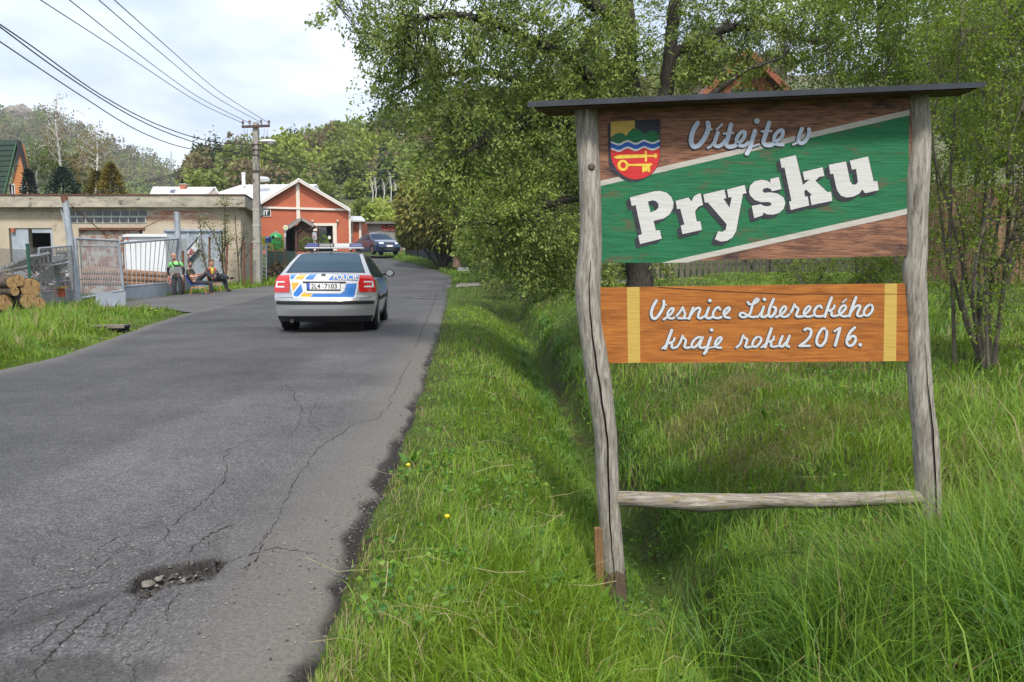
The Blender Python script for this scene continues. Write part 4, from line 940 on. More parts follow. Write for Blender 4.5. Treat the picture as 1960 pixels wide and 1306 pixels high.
# the big willow behind the sign
WY = 12.0; wr = np.random.default_rng(21)
def A(px, py, Y=WY): return at(px, py, Y)
w0 = A(1226, 640); w0[2] = Hf(w0[0], WY)
limbs = [([w0 - [0, 0, 0.2], A(1226, 560), A(1222, 440), A(1212, 300), A(1202, 150), A(1196, 30), A(1180, -120)], [0.27, 0.215, 0.20, 0.19, 0.165, 0.14, 0.09]),
         ([A(1222, 420), A(1262, 260), A(1282, 120), A(1290, 20), A(1330, -100)], [0.15, 0.12, 0.10, 0.085, 0.05]),
         ([A(1212, 330), A(1130, 260, 11.6), A(1040, 235, 11.2), A(950, 262, 10.8), A(880, 300, 10.6)], [0.11, 0.085, 0.065, 0.045, 0.02]),
         ([A(1205, 230), A(1100, 120, 11.5), A(980, 60, 11), A(880, 30, 10.8), A(780, 40, 10.6)], [0.1, 0.08, 0.06, 0.045, 0.02]),
         ([A(1208, 280), A(1060, 190, 12.5), A(940, 140, 12.8), A(820, 150, 13), A(740, 190, 13)], [0.1, 0.075, 0.055, 0.035, 0.015]),
         ([A(1216, 400), A(1120, 380, 11), A(1020, 400, 10.4), A(950, 425, 10.2), A(890, 430, 10)], [0.08, 0.06, 0.045, 0.03, 0.012]),
         ([A(1218, 470), A(1120, 470, 11.6), A(1030, 480, 11.2), A(960, 520, 11)], [0.07, 0.05, 0.035, 0.012]),
         ([A(1196, 60), A(1080, -30, 11.6), A(920, -70, 11), A(760, -50, 10.8), A(640, 0, 10.8)], [0.1, 0.075, 0.05, 0.03, 0.008]),
         ([A(1285, 110), A(1380, 60, 12.3), A(1470, 50, 12.6), A(1560, 80, 12.6), A(1640, 60, 12.6)], [0.07, 0.06, 0.045, 0.03, 0.012]),
         ([A(1265, 250), A(1340, 200, 11.5), A(1420, 140, 11.4), A(1500, 110, 11.4)], [0.06, 0.045, 0.03, 0.012])]
blobs = [B(880, 60, 11, 165, 130, 1.6), B(1060, 60, 11.6, 150, 150, 1.8), B(800, 120, 11.5, 95, 110, 1.2), B(780, 210, 12, 60, 70, 0.8, 0.35), B(930, 260, 11.3, 120, 110, 1.3), B(1080, 250, 11.2, 110, 120, 1.4),
         B(930, 400, 10.5, 85, 80, 1.0), B(1040, 400, 10.8, 95, 110, 1.3), B(1000, 470, 10.8, 90, 55, 1.1), B(1070, 480, 11.2, 70, 60, 1.1), B(1040, 540, 10.8, 60, 26, 0.8, 0.16), B(1160, 300, 12.5, 90, 170, 1.2, 0.8),
         B(1230, 90, 12.6, 130, 140, 1.5, 1.6), B(1390, 60, 12.4, 100, 90, 1.3, 0.75), B(1500, 30, 12.5, 100, 75, 1.3, 0.7), B(700, 20, 10.9, 90, 40, 0.7, 0.13), B(640, 30, 10.9, 55, 30, 0.5, 0.045), B(1180, 480, 12.8, 120, 70, 1.0, 0.6), B(850, 320, 11, 60, 55, 0.7, 0.35), B(1430, 130, 12.2, 110, 60, 0.9, 0.3), B(1120, 150, 11.8, 110, 120, 1.4)]
big = tree('willow_tree', 'large spreading willow with dark trunks behind the welcome sign', w0, limbs, blobs, 1700, 112000, 0.054, m_leaf, m_bark, wr, tint=(0.60, 0.55), twig_r=0.010, spread=0.22, droop=0.10, hang=0.25)
# shrubs and saplings on the right
def shrub(name, label, px, pyb, Y, stems, blobs, ntwig, nleaf, leaf, mat, seed, tint=(0.55, 0.3), sr=0.022, group=None, cat='shrub', spread=0.16, bark=None):
    rg = np.random.default_rng(seed); b = at(px, pyb, Y); b[2] = Hf(b[0], Y)
    L = []
    for (tx, ty, dY) in stems:
        top = at(tx, ty, Y + dY); m1 = b * 0.6 + top * 0.4 + rg.normal(0, 0.12, 3); m2 = b * 0.25 + top * 0.75 + rg.normal(0, 0.12, 3)
        s = b + np.append(rg.normal(0, 0.12, 2), -0.1)
        L.append(([s, m1, m2, top], [sr * rg.uniform(0.7, 1.3), sr * 0.8, sr * 0.5, sr * 0.2]))
    return tree(name, label, b, L, blobs, ntwig, nleaf, leaf, mat, bark or m_bark2, rg, tint=tint, group=group, cat=cat, trunk_n=6, twig_r=0.007, spread=spread)
shrub('hazel_shrub', 'tall many-stemmed leafy shrub right of the sign post', 1880, 690, 7.6, [(1800, 150, 0.2), (1840, 60, -0.3), (1890, 100, 0.3), (1930, 40, 0), (1970, 160, -0.2), (1820, 350, 0.3), (1950, 330, 0.2), (1990, 60, 0.3), (1860, 250, -0.4), (1780, 260, 0.5)],
      [B(1850, 200, 7.6, 75, 150, 0.8), B(1930, 150, 7.7, 85, 150, 0.8), B(1840, 400, 7.5, 60, 120, 0.7), B(1940, 400, 7.5, 70, 140, 0.7), B(1880, 60, 7.8, 110, 90, 0.8), B(1900, 580, 7.5, 90, 70, 0.6, 0.4), B(2010, 300, 7.6, 60, 220, 0.7)], 620, 24000, 0.036, m_leaf2, 31, tint=(0.5, 0.4))
shrub('elder_shrub', 'dense shrub rising behind the right end of the sign roof', 1650, 660, 11.5, [(1560, 30, 0), (1620, -20, 0.4), (1680, 20, 0), (1740, -30, 0.3), (1790, 60, 0), (1700, 120, -0.4), (1850, 0, 0.5)],
      [B(1600, 60, 11.5, 90, 110, 1.0), B(1700, 40, 11.6, 100, 120, 1.1), B(1800, 60, 11.6, 100, 130, 1.0), B(1690, 400, 11.4, 100, 130, 0.9, 0.5), B(1820, 260, 11.8, 80, 150, 1.0, 0.7), B(1640, 150, 11.8, 130, 60, 0.8)], 560, 26000, 0.046, m_leaf2, 33, tint=(0.42, 0.35), spread=0.2)
shrub('low_shrub', 'low leafy bush seen in the gap between the two sign boards', 1600, 600, 10.0, [(1560, 490, 0), (1620, 470, 0.2), (1680, 480, 0), (1520, 510, 0.2), (1720, 500, 0)],
      [B(1620, 515, 10, 130, 34, 0.5), B(1700, 500, 10, 60, 50, 0.5)], 120, 5200, 0.038, m_leaf2, 35, tint=(0.45, 0.35))
shrub('back_shrub', 'pale green shrub filling the right edge behind the hazel stems', 1920, 640, 14.0, [(1800, 60, 0), (1880, 20, 0.4), (1960, 60, 0), (2040, 20, 0.3), (1990, 200, 0)],
      [B(1860, 120, 14, 120, 140, 1.2), B(1990, 120, 14, 90, 160, 1.2), B(1960, 300, 14.2, 90, 60, 1.0, 0.25)], 360, 17000, 0.055, m_leaf, 37, tint=(0.55, 0.4), spread=0.25)
shrub('dry_bush', 'small brown leafless bush beside the gravel drive', 952, 562, 26.5, [(925, 545, 0), (940, 538, 0.1), (955, 536, 0), (970, 540, 0), (982, 546, 0.1), (948, 541, -0.1), (963, 543, 0)],
      [B(953, 549, 26.5, 32, 12, 0.3)], 190, 500, 0.05, MT('dry_leaf', [(0, (0.10, 0.055, 0.03)), (1, (0.17, 0.10, 0.055))], trans=0.1), 39, sr=0.02, spread=0.2)
shrub('drive_bush', 'leafy bush crouching under the willow beside the gravel drive', 1020, 560, 24.0, [(940, 500, 0), (980, 480, 0), (1020, 470, 0), (1060, 480, 0)],
      [B(960, 520, 24, 60, 34, 0.9), B(1040, 510, 24, 60, 50, 1.0), B(1100, 520, 24, 60, 50, 1.0)], 220, 9000, 0.085, m_leaf, 41, tint=(0.3, 0.35), spread=0.35)
# broad-leaved weeds mixed into the verge: dock, plantain and clover leaves
n0 = 620; x, y, _ = scatter(n0, 2.4, 11, 1.4, lambda y: (xr(y) + 0.06, np.minimum(0.66 * y + 0.5, 5.5)))
WV, WF, WT, off = [], [], [], 0
for xi, yi in zip(x, y):
    big = RNG.random() < 0.14; k = RNG.integers(4, 9) if big else RNG.integers(7, 16); a = RNG.uniform(0, 6.28, k); l = RNG.uniform(0.05, 0.11, k) if big else RNG.uniform(0.018, 0.035, k)
    o_ = np.zeros((k, 3)) if big else RNG.normal(0, 0.045, (k, 3)) * [1, 1, 0]; z0 = Hf(xi, yi); hh = 0.01 if big else RNG.uniform(0.03, 0.09)
    D = np.stack([np.cos(a), np.sin(a), RNG.uniform(0.5, 1.6, k) if big else RNG.uniform(-0.2, 0.3, k)], 1)
    V, F = leaves_np(np.array([xi, yi, z0 + hh]) + o_, D, l, l * (0.36 if big else 0.9)); WV.append(V); WF.append(F + off); off += len(V); WT.append(np.repeat(np.clip(RNG.normal(0.62 if big else 0.7, 0.12, k), 0.3, 1), 4))
tag(mesh_np('weeds', np.concatenate(WV), np.concatenate(WF), m_grass, attrs={'tint': np.concatenate(WT)}, kind='stuff'), 'broad dock and clover leaves scattered through the roadside grass', 'weeds')
# dead stalks and straw lying loose
n = 260; x, y, _ = scatter(n, 2.2, 9, 1.3, lambda y: (xr(y) + 0.05, np.minimum(0.66 * y + 0.4, 5.5))); a = RNG.uniform(0, 6.28, n); L_ = RNG.uniform(0.06, 0.28, n); z = H(x, y) + RNG.uniform(0.03, 0.12, n)
P = np.stack([np.stack([x, y, z], 1), np.stack([x + np.cos(a) * L_ * 0.5, y + np.sin(a) * L_ * 0.5, z + RNG.normal(0.01, 0.02, n)], 1), np.stack([x + np.cos(a) * L_, y + np.sin(a) * L_, z + RNG.normal(0, 0.03, n)], 1)], 1)
V, F = tubes_np(P, np.full((n, 3), 0.0009) * RNG.uniform(0.7, 1.6, (n, 1)), 3)
tag(mesh_np('straw', V, F, M('straw_pale', (0.30, 0.24, 0.12), (0.42, 0.35, 0.2), rough=0.9, scale=3, world=True), kind='stuff'), 'loose dry stalks lying in the roadside grass', 'straw')
# ------------------------------------------------------------------ hills, forest
FOR = [(0.0, (0.03, 0.055, 0.034)), (0.18, (0.055, 0.088, 0.042)), (0.3, (0.17, 0.135, 0.085)), (0.42, (0.21, 0.165, 0.10)), (0.55, (0.155, 0.19, 0.06)), (0.75, (0.21, 0.26, 0.065)), (1.0, (0.34, 0.39, 0.09))]
m_forest = MT('forest_leaf', FOR, trans=0.25, rough=0.7, spec=0.15)
m_hill = M('hill_floor', (0.07, 0.085, 0.03), (0.13, 0.125, 0.055), rough=0.95, scale=0.05, world=True)
def clump_tree(rng, n, kind):
    """unit-height tree: leaf-clump quads, z from 0 to 1"""
    if kind == 'spruce':
        z = (1 - np.sqrt(rng.random(n))) * 0.95 + 0.05; r = (1 - z) * 0.20 + 0.006; a = rng.uniform(0, 6.283, n); rr = r * rng.uniform(0.35, 1.0, n) * (1 + 0.25 * np.sin(z * 60))
        P = np.stack([rr * np.cos(a), rr * np.sin(a), z], 1); D = np.stack([np.cos(a), np.sin(a), -0.45 + 0 * a], 1); s = 0.028 + 0.065 * (1 - z)
    else:
        kb = 9; c = unit(rng.normal(0, 1, (kb, 3))) * rng.uniform(0.3, 0.75, (kb, 1)) * [0.34, 0.34, 0.33] + [0, 0, 0.60]; rb = rng.uniform(0.12, 0.22, kb)
        i = rng.integers(0, kb, n); d = unit(rng.normal(0, 1, (n, 3))); P = c[i] + d * rb[i][:, None] * rng.random((n, 1)) ** 0.3; D = d + rng.normal(0, 0.6, (n, 3)); s = rng.uniform(0.055, 0.115, n)
    V, F = leaves_np(P, D, s, s * 0.8, rng=rng)
    return V, F
PROT = [clump_tree(np.random.default_rng(100 + i), 310, 'leaf' if i < 6 else 'spruce') for i in range(9)]
PROTL = [clump_tree(np.random.default_rng(200 + i), 84, 'leaf' if i < 6 else 'spruce') for i in range(9)]
def forest(name, label, pts, hts, kinds, tints, prot, mat=None, rng=None):
    rng = rng or RNG; VV, FF, TT = [], [], []; off = 0
    for p, h, k, t in zip(pts, hts, kinds, tints):
        V, F = prot[k]; a = rng.uniform(0, 6.28); c, s = math.cos(a), math.sin(a); w = rng.uniform(0.8, 1.25) if k < 6 else 1.0
        Q = np.stack([(V[:, 0] * c - V[:, 1] * s) * h * w, (V[:, 0] * s + V[:, 1] * c) * h * w, V[:, 2] * h], 1) + p
        VV.append(Q); FF.append(F + off); off += len(V); TT.append(np.repeat(np.clip(t + rng.normal(0, 0.03, len(V) // 4), 0, 1), 4))
    return tag(mesh_np(name, np.concatenate(VV), np.concatenate(FF), mat or m_forest, attrs={'tint': np.concatenate(TT)}, kind='stuff'), label, 'wood')
def hill(name, sil, Yb, Yr, Yback, base, xpad):
    """ridge silhouette given in pixels at depth Yr; slope down to the front at Yb"""
    xs = np.array([at(px, py, Yr)[0] for px, py in sil]); zs = np.array([at(px, py, Yr)[2] for px, py in sil])
    f = lambda x: np.interp(x, xs, zs)
    X = np.linspace(xs[0] - xpad, xs[-1] + xpad, 70); T = np.linspace(0, 1, 30); Y = Yb + (Yr - Yb) * T
    GX, GT = np.meshgrid(X, np.concatenate([T, [1.3, 1.8]])); GYY = Yb + (Yr - Yb) * GT
    prof = np.where(GT <= 1, np.clip(GT, 0, 1) ** 0.85, np.maximum(1 - (GT - 1) * 1.2, 0))
    # scale x with depth so that the silhouette holds from the road
    def hz(x, t):
        pr = np.where(t <= 1, np.clip(t, 0, 1) ** 0.85, 1.0); return base + (f(x) - base) * pr
    GZ = base + (f(GX) - base) * prof + 1.5 * (fbm(GX / 25, GYY / 25, 7) - 0.5) * (GT < 1)
    V, F = grid_mesh(GX, GYY, GZ)
    mesh_np(name, V, F, m_hill, smooth=True, kind='structure')
    return hz, X
hr = np.random.default_rng(55)
# far left hill with the rocky top
silL = [(-250, 260), (-120, 225), (-30, 222), (0, 218), (25, 212), (45, 214), (70, 228), (110, 246), (160, 268), (220, 296), (280, 320), (340, 342), (420, 358), (520, 372), (640, 385), (800, 400)]
hzL, _ = hill('hill_left', silL, 230, 480, 700, 3.0, 60)
n = 1900; T = hr.random(n) ** 0.8; Yp = 230 + 250 * T; px = hr.uniform(-60, 640, n)
Xp = (px - CX) / FPX * Yp; Xr_ = Xp  # the hill is as wide at every depth
P = np.stack([Xp, Yp, hzL(Xp, T) - 1.0], 1)
nz = fbm(Xp / 40, Yp / 40, 3); kinds = np.where((nz > 0.52) & (hr.random(n) < 0.75) | (hr.random(n) < 0.08), hr.integers(6, 9, n), hr.integers(0, 6, n))
low = sstep(0.75, 0.25, T) if False else 1 - sstep(0.25, 0.75, T)
tn = np.where(kinds >= 6, hr.uniform(0.0, 0.14, n), np.where(hr.random(n) < 0.50 + 0.4 * low, hr.uniform(0.5, 0.85, n), hr.uniform(0.3, 0.48, n)))
rocky = (px > 10) & (px < 80) & (T > 0.86)
forest('forest_left', 'hazy budding wood covering the rocky hill at far left', P[~rocky], hr.uniform(9, 15, n)[~rocky], kinds[~rocky], tn[~rocky], PROTL, rng=hr)
# rock outcrop on its summit
m_rock = M('grey_rock', (0.13, 0.115, 0.095), (0.25, 0.225, 0.19), rough=0.95, scale=0.2, bump=0.8, world=True)
ro = thing('rock_outcrop', 'bare grey rock crowning the hill at far left', 'rock', at(45, 225, 478))
mb = MB()
for px_, py_, rx_, rz_ in [(22, 222, 5, 5), (34, 220, 6, 6), (47, 222, 6.5, 5), (60, 230, 6, 4.5), (75, 238, 5, 3.5)]:
    c = at(px_, py_, 476); s0 = len(mb.v); mb.sph((0, 0, 0), (1, 1, 1), 14, 9); q = hr.uniform(-9, 9, 3)
    for i in range(s0, len(mb.v)):
        p = Vector(mb.v[i]); ff = 1 + 0.5 * mnoise.noise(p * 1.4 + Vector(q)) + 0.2 * mnoise.noise(p * 4 + Vector(q)); mb.v[i] = (c[0] + p.x * rx_ * ff, c[1] + p.y * 6 * ff, c[2] + p.z * rz_ * ff)
mb.build('rock_face', m_rock, ro)
# wooded slope behind the red building
silC = [(380, 372), (440, 352), (500, 338), (540, 312), (600, 300), (680, 285), (760, 262), (840, 235), (950, 205), (1100, 170), (1300, 150), (1700, 140), (2300, 140)]
hzC, _ = hill('hillside', silC, 80, 175, 260, 3.4, 20)
n = 520; T = hr.random(n) ** 0.75; Yp = 84 + 90 * T; px = hr.uniform(380, 1500, n); Xp = (px - CX) / FPX * Yp
zc = hzC(Xp, T)
kinds = np.where(hr.random(n) < 0.06, hr.integers(6, 9, n), hr.integers(0, 6, n))
tn = np.where(kinds >= 6, hr.uniform(0.02, 0.15, n), np.where(hr.random(n) < 0.30, hr.uniform(0.3, 0.46, n), np.where(hr.random(n) < 0.25, hr.uniform(0.85, 1.0, n), hr.uniform(0.55, 0.8, n))))
forest('forest_hillside', 'mixed spring wood on the slope behind the red building', np.stack([Xp, Yp, zc - 0.5], 1), np.where(kinds >= 6, hr.uniform(6, 10, n), hr.uniform(4.5, 8, n)), kinds, tn, PROT, rng=hr)
# single trees that stand out on that slope
def slope_tree(px, py_top, Y, h_, kind, t_, label, name, group=None):
    top = at(px, py_top, Y); base = top - [0, 0, h_]
    o = thing(name, label, 'tree', base, group=group); V, F = PROT2[kind]
    a = hr.uniform(0, 6.28); c, s = math.cos(a), math.sin(a); w = 1.1 if kind < 3 else 1.0
    Q = np.stack([(V[:, 0] * c - V[:, 1] * s) * h_ * w, (V[:, 0] * s + V[:, 1] * c) * h_ * w, V[:, 2] * h_], 1)
    mesh_np('crown', Q, F, m_forest, o, local=True, attrs={'tint': np.repeat(np.clip(t_ + hr.normal(0, 0.05, len(V) // 4), 0, 1), 4)})
    mb = MB(); mb.tube([(0, 0, -1.5), (0.1, 0, h_ * 0.35), (0, 0, h_ * 0.8)], [h_ * 0.022, h_ * 0.016, h_ * 0.006], 7)
    for k in range(5):
        a = k * 1.3; mb.tube([(0, 0, h_ * (0.25 + 0.08 * k)), (h_ * 0.12 * math.cos(a), h_ * 0.12 * math.sin(a), h_ * (0.42 + 0.08 * k))], [h_ * 0.009, h_ * 0.003], 5)
    mb.build('trunk', m_bark2, o, local=True, smooth=True); return o
PROT2 = [clump_tree(np.random.default_rng(300 + i), 1500, 'leaf' if i < 3 else 'spruce') for i in range(6)]
for a in [(575, 268, 120, 8.5, 0, 0.92, 'bright yellow-green tree on the skyline left of the gable', 'leafy_tree'), (620, 268, 130, 8, 1, 0.85, 'rounded light green tree on the skyline above the red gable', 'leafy_tree'),
          (600, 318, 110, 6.5, 2, 0.38, 'brown budding tree between the two bright ones above the gable', 'budding_tree'), (652, 300, 112, 7.5, 2, 0.42, 'reddish budding tree above the right roof slope', 'budding_tree'),
          (682, 285, 125, 8, 0, 0.78, 'tall green tree above the right end of the red gable', 'leafy_tree'), (700, 320, 108, 7.5, 1, 0.4, 'brownish budding tree in mid slope right of the gable', 'budding_tree'),
          (602, 328, 92, 7.5, 3, 0.03, 'dark spruce standing directly behind the red gable peak', 'spruce_tree'), (745, 248, 150, 11, 4, 0.08, 'blue-green spruce high on the slope right of the skyline trees', 'spruce_tree'),
          (722, 262, 148, 9, 3, 0.06, 'slim dark spruce left of the tallest spruce on the slope', 'spruce_tree'), (640, 252, 160, 5, 5, 0.03, 'small dark spruce tip on the skyline', 'spruce_tree'),
          (470, 318, 130, 5.5, 3, 0.05, 'dark conifer peeking above the roof left of the pole', 'spruce_tree'), (455, 338, 120, 4.5, 0, 0.6, 'bushy green tree above the white roof', 'leafy_tree'),
          (408, 325, 200, 6, 1, 0.22, 'grey-green tree on the far ridge left of the pole', 'leafy_tree'), (352, 318, 210, 7, 2, 0.25, 'round grey-green tree on the far ridge beside the mast', 'leafy_tree'),
          (670, 372, 80, 6.5, 0, 0.66, 'green tree just behind the right eave of the red building', 'leafy_tree'), (712, 385, 78, 4.6, 2, 0.95, 'pale blossoming bush above the grey shed', 'leafy_tree'), (745, 395, 74, 4.2, 1, 1.0, 'creamy blossoming bush behind the plank fence', 'leafy_tree'),
          (775, 290, 110, 9, 1, 0.7, 'tall light green tree left of the willow crown', 'leafy_tree'), (700, 335, 95, 6.5, 0, 0.72, 'leafy tree in front of the birch stems on the slope', 'leafy_tree'),
          (545, 330, 100, 5, 1, 0.58, 'olive tree left of the gable peak', 'leafy_tree')]:
    slope_tree(*a)
# white birch stems on the slope
m_birch = M('birch_bark', (0.62, 0.60, 0.55), (0.30, 0.28, 0.25), rough=0.8, scale=6, lo=0.5, hi=0.75, stretch=(1, 1, 3))
for i, (px, y0, y1) in enumerate([(713, 345, 392), (718, 340, 392), (733, 350, 390), (748, 330, 388), (757, 352, 386)]):
    a, b = at(px, y1, 86), at(px + (i % 3 - 1) * 2, y0, 86)
    o = thing('birch_tree', ['thin white birch stem, leftmost of five on the slope', 'white birch stem, second of five from the gable', 'white birch stem, middle of five on the slope', 'tall white birch stem, fourth from the gable', 'short white birch stem, rightmost of five'][i], 'tree', a, group='birch stems on the slope')
    MB().tube([a, (a + b) / 2 + [0.12, 0, 0], b], [0.055, 0.045, 0.02], 6).build('trunk', m_birch, o, smooth=True)
    a2 = (a + b) / 2; mb = MB()
    for k in range(6): mb.tube([a2 + (b - a2) * k / 6, a2 + (b - a2) * k / 6 + [0.5 * math.cos(k * 2.1), 0.3, 0.7]], [0.016, 0.005], 4)
    mb.build('branches', m_birch, o)
# transmitter mast on the ridge
mt = thing('radio_mast', 'thin lattice radio mast on the distant ridge', 'mast', at(328, 332, 330))
a, b = at(328, 332, 330), at(328, 290, 330)
mb = MB()
for s_ in ((-1, -1), (1, -1), (0, 1)): mb.tube([a + [s_[0] * 0.5, s_[1] * 0.5, 0], b + [s_[0] * 0.12, s_[1] * 0.12, 0]], [0.13, 0.08], 4)
for k in range(9):
    f = k / 9; w = 0.5 - 0.38 * f; p = a + (b - a) * f; q = a + (b - a) * (f + 0.11); mb.tube([p + [-w, -w, 0], q + [w, -w, 0]], 0.07, 4); mb.tube([p + [w, -w, 0], q + [0, w, 0]], 0.07, 4)
mb.build('lattice', M('mast_grey', (0.3, 0.31, 0.33), (0.4, 0.41, 0.43), scale=2), mt)
MB().tube([b, b + [0, 0, 1.6]], 0.08, 5).build('antenna', M('mast_white', (0.6, 0.6, 0.6)), mt)

# ------------------------------------------------------------------ yard trees behind the garage
def yard(name, label, px, pb, Y, h_px, wpx, kind, nleaf, tint, seed, leaf=0.12, mat=None, bark=None, twig=90, trunk=0.09):
    rg = np.random.default_rng(seed); b = at(px, pb, Y); s = Y / FPX; hh = h_px * s; ww = wpx * s / 2
    top = b + [rg.normal(0, 0.2), 0, hh]
    L = [([b, b + (top - b) * 0.35 + rg.normal(0, 0.1, 3) * [1, 1, 0], b + (top - b) * 0.7 + rg.normal(0, 0.12, 3) * [1, 1, 0], top], [trunk, trunk * 0.75, trunk * 0.45, 0.02])]
    for k in range(7):
        f = 0.3 + 0.09 * k; a = rg.uniform(0, 6.28); st = b + (top - b) * f; e = st + np.array([math.cos(a) * ww, math.sin(a) * ww, hh * 0.16]) * (1.1 - 0.5 * f)
        L.append(([st, (st + e) / 2 + [0, 0, 0.1], e], [trunk * 0.35, trunk * 0.2, 0.012]))
    bl = [tuple(b + [0, 0, hh * f]) + (ww * g, ww * g, hh * 0.17, g) for f, g in ((0.38, 0.8), (0.52, 1.0), (0.66, 0.9), (0.8, 0.65), (0.93, 0.35))]
    return tree(name, label, b, L, bl, twig, nleaf, leaf, mat or m_leaf2, bark or m_bark2, rg, tint=tint, twig_r=0.016, spread=0.4, trunk_n=7)
m_bud = MT('bud_leaf', [(0, (0.13, 0.06, 0.02)), (0.5, (0.21, 0.12, 0.03)), (1, (0.26, 0.22, 0.05))], trans=0.3)
yard('birch_tree', 'tall sparse birch with orange buds above the garage roof', 122, 380, 52, 190, 50, 'b', 900, (0.3, 0.4), 61, mat=m_bud, bark=m_birch)
yard('birch_tree', 'forked birch with sparse leaves right of the taller birch', 182, 380, 52, 140, 80, 'b', 1900, (0.6, 0.5), 63, mat=m_bud, bark=m_birch)
yard('birch_tree', 'pale green young birch beside the green roofed house', 75, 380, 52, 105, 55, 'b', 2600, (0.3, 0.4), 64, mat=m_leaf2, bark=m_birch)
yard('cherry_tree', 'bushy green tree with a full crown behind the garage', 108, 385, 54, 112, 70, 'b', 5200, (0.35, 0.4), 65)
yard('young_tree', 'olive leafed tree behind the middle of the garage roof', 165, 385, 55, 90, 80, 'b', 4600, (0.25, 0.4), 66, mat=m_leaf)
def conifer(name, label, px, pb, Y, h_px, wpx, n, tint, seed, mat):
    rg = np.random.default_rng(seed); b = at(px, pb, Y); s = Y / FPX; h = h_px * s; r = wpx * s / 2
    o = thing(name, label, 'tree', b)
    z = rg.random(n) ** 0.75; a = rg.uniform(0, 6.283, n); lob = 1 + 0.22 * np.sin(a * 5 + z * 9) + 0.15 * np.sin(z * 55)
    rr = ((1 - z) ** 0.8 * r + 0.05) * lob * rg.uniform(0.55, 1.0, n)
    P = np.stack([rr * np.cos(a), rr * np.sin(a), z * h], 1); D = np.stack([np.cos(a), np.sin(a), rg.normal(-0.1, 0.5, n)], 1)
    V, F = leaves_np(P, D, rg.uniform(0.12, 0.26, n), rg.uniform(0.05, 0.1, n), rng=rg)
    mesh_np('crown', V, F, mat, o, local=True, attrs={'tint': np.repeat(np.clip(rg.normal(tint, 0.18, n), 0, 1), 4)})
    MB().tube([(0, 0, -1), (0, 0, h * 0.9)], [0.12, 0.02], 7).build('trunk', m_bark, o, local=True, smooth=True); return o
m_spr = MT('spruce_needles', [(0, (0.012, 0.026, 0.018)), (0.5, (0.028, 0.05, 0.035)), (1, (0.06, 0.09, 0.06))], trans=0.05, rough=0.7)
m_gold = MT('golden_needles', [(0, (0.06, 0.06, 0.012)), (0.5, (0.15, 0.12, 0.018)), (1, (0.26, 0.19, 0.03))], trans=0.15, rough=0.7)
m_thuja = MT('thuja_scales', [(0, (0.016, 0.034, 0.010)), (0.35, (0.06, 0.09, 0.02)), (0.7, (0.16, 0.17, 0.036)), (1, (0.28, 0.25, 0.06))], trans=0.12, rough=0.7)
conifer('spruce_tree', 'dark bushy spruce above the garage roof beside the birches', 122, 378, 48, 55, 62, 2600, 0.5, 71, m_spr)
conifer('golden_conifer', 'golden conical conifer above the garage roof', 215, 378, 47, 62, 48, 2600, 0.6, 72, m_gold)
conifer('golden_conifer', 'smaller olive conifer left of the golden one', 188, 380, 49, 50, 46, 2000, 0.3, 73, m_gold)
conifer('dark_conifer', 'slender dark conifer against the gable of the orange house', 57, 376, 46, 50, 22, 1200, 0.35, 74, m_spr)
# thuja and leafy mass right of the road
def bush(name, label, cat, blobs, n, leaf, mat, tint, seed, trunkpts=None, droop=0.0, group=None, shell=0.8, base=None):
    rg = np.random.default_rng(seed); P, d = in_blobs(n, blobs, rg, shell)
    b = np.array([np.mean([q[0] for q in blobs]), np.mean([q[1] for q in blobs]), 0]) if base is None else np.array(base); b[2] = Hf(b[0], b[1])
    o = thing(name, label, cat, b, group=group); D = d + rg.normal(0, 0.6, d.shape); D[:, 2] -= droop
    l = leaf * rg.uniform(0.6, 1.4, n); V, F = leaves_np(P, D, l, l * 0.45, rng=rg)
    cl = fbm(P[:, 0] * 2.2, P[:, 2] * 2.2 + P[:, 1], seed)
    mesh_np('crown', V, F, mat, o, attrs={'tint': np.repeat(np.clip(tint + 0.9 * (cl - 0.47) + rg.normal(0, 0.12, n), 0, 1), 4)})
    mb = MB()
    for q in blobs[:6]:
        mb.tube([b - [0, 0, 0.2], (b + np.array(q[:3])) / 2 + rg.normal(0, 0.15, 3), q[:3]], [0.09, 0.05, 0.015], 6)
    mb.build('stems', m_bark, o, smooth=True); return o
bush('thuja_hedge', 'drooping yellow-green conifer hedge over the dark netted fence', 'hedge', [B(800, 400, 44, 40, 70, 1.4), B(845, 390, 43, 50, 85, 1.5), B(890, 380, 42, 50, 90, 1.5), B(790, 445, 44.5, 26, 26, 1.0, 0.25), B(850, 445, 43.5, 50, 30, 1.2, 0.4), B(900, 440, 42.5, 50, 40, 1.2, 0.4)], 15000, 0.30, m_thuja, 0.78, 75, droop=0.7)
bush('garden_tree', 'dense leafy garden tree behind the willow left of the sign', 'tree', [B(960, 330, 34, 70, 110, 1.8), B(1050, 300, 33, 90, 140, 2.0), B(1010, 450, 32, 90, 60, 1.6), B(1130, 380, 32, 70, 110, 1.6), B(930, 470, 33, 60, 40, 1.2, 0.4), B(1080, 160, 34, 90, 90, 2.0)], 16000, 0.20, m_leaf, 0.5, 76)
bush('orchard_tree', 'leafy fruit tree behind the lawn hidden by the sign board', 'tree', [B(1300, 380, 30, 90, 90, 1.6), B(1420, 330, 31, 110, 110, 2.0), B(1560, 350, 30, 110, 100, 1.8), B(1680, 330, 29, 90, 120, 1.6)], 9000, 0.20, m_leaf, 0.45, 77)
bush('tall_ash_tree', 'tall leafy tree above the sign roof at upper right', 'tree', [B(1560, -20, 22, 110, 90, 1.8), B(1680, 60, 21, 110, 90, 1.6), B(1810, 20, 21, 110, 120, 1.6), B(1900, 150, 20, 90, 140, 1.5), B(1720, -40, 22, 130, 60, 1.6)], 16000, 0.13, m_leaf2, 0.5, 78)
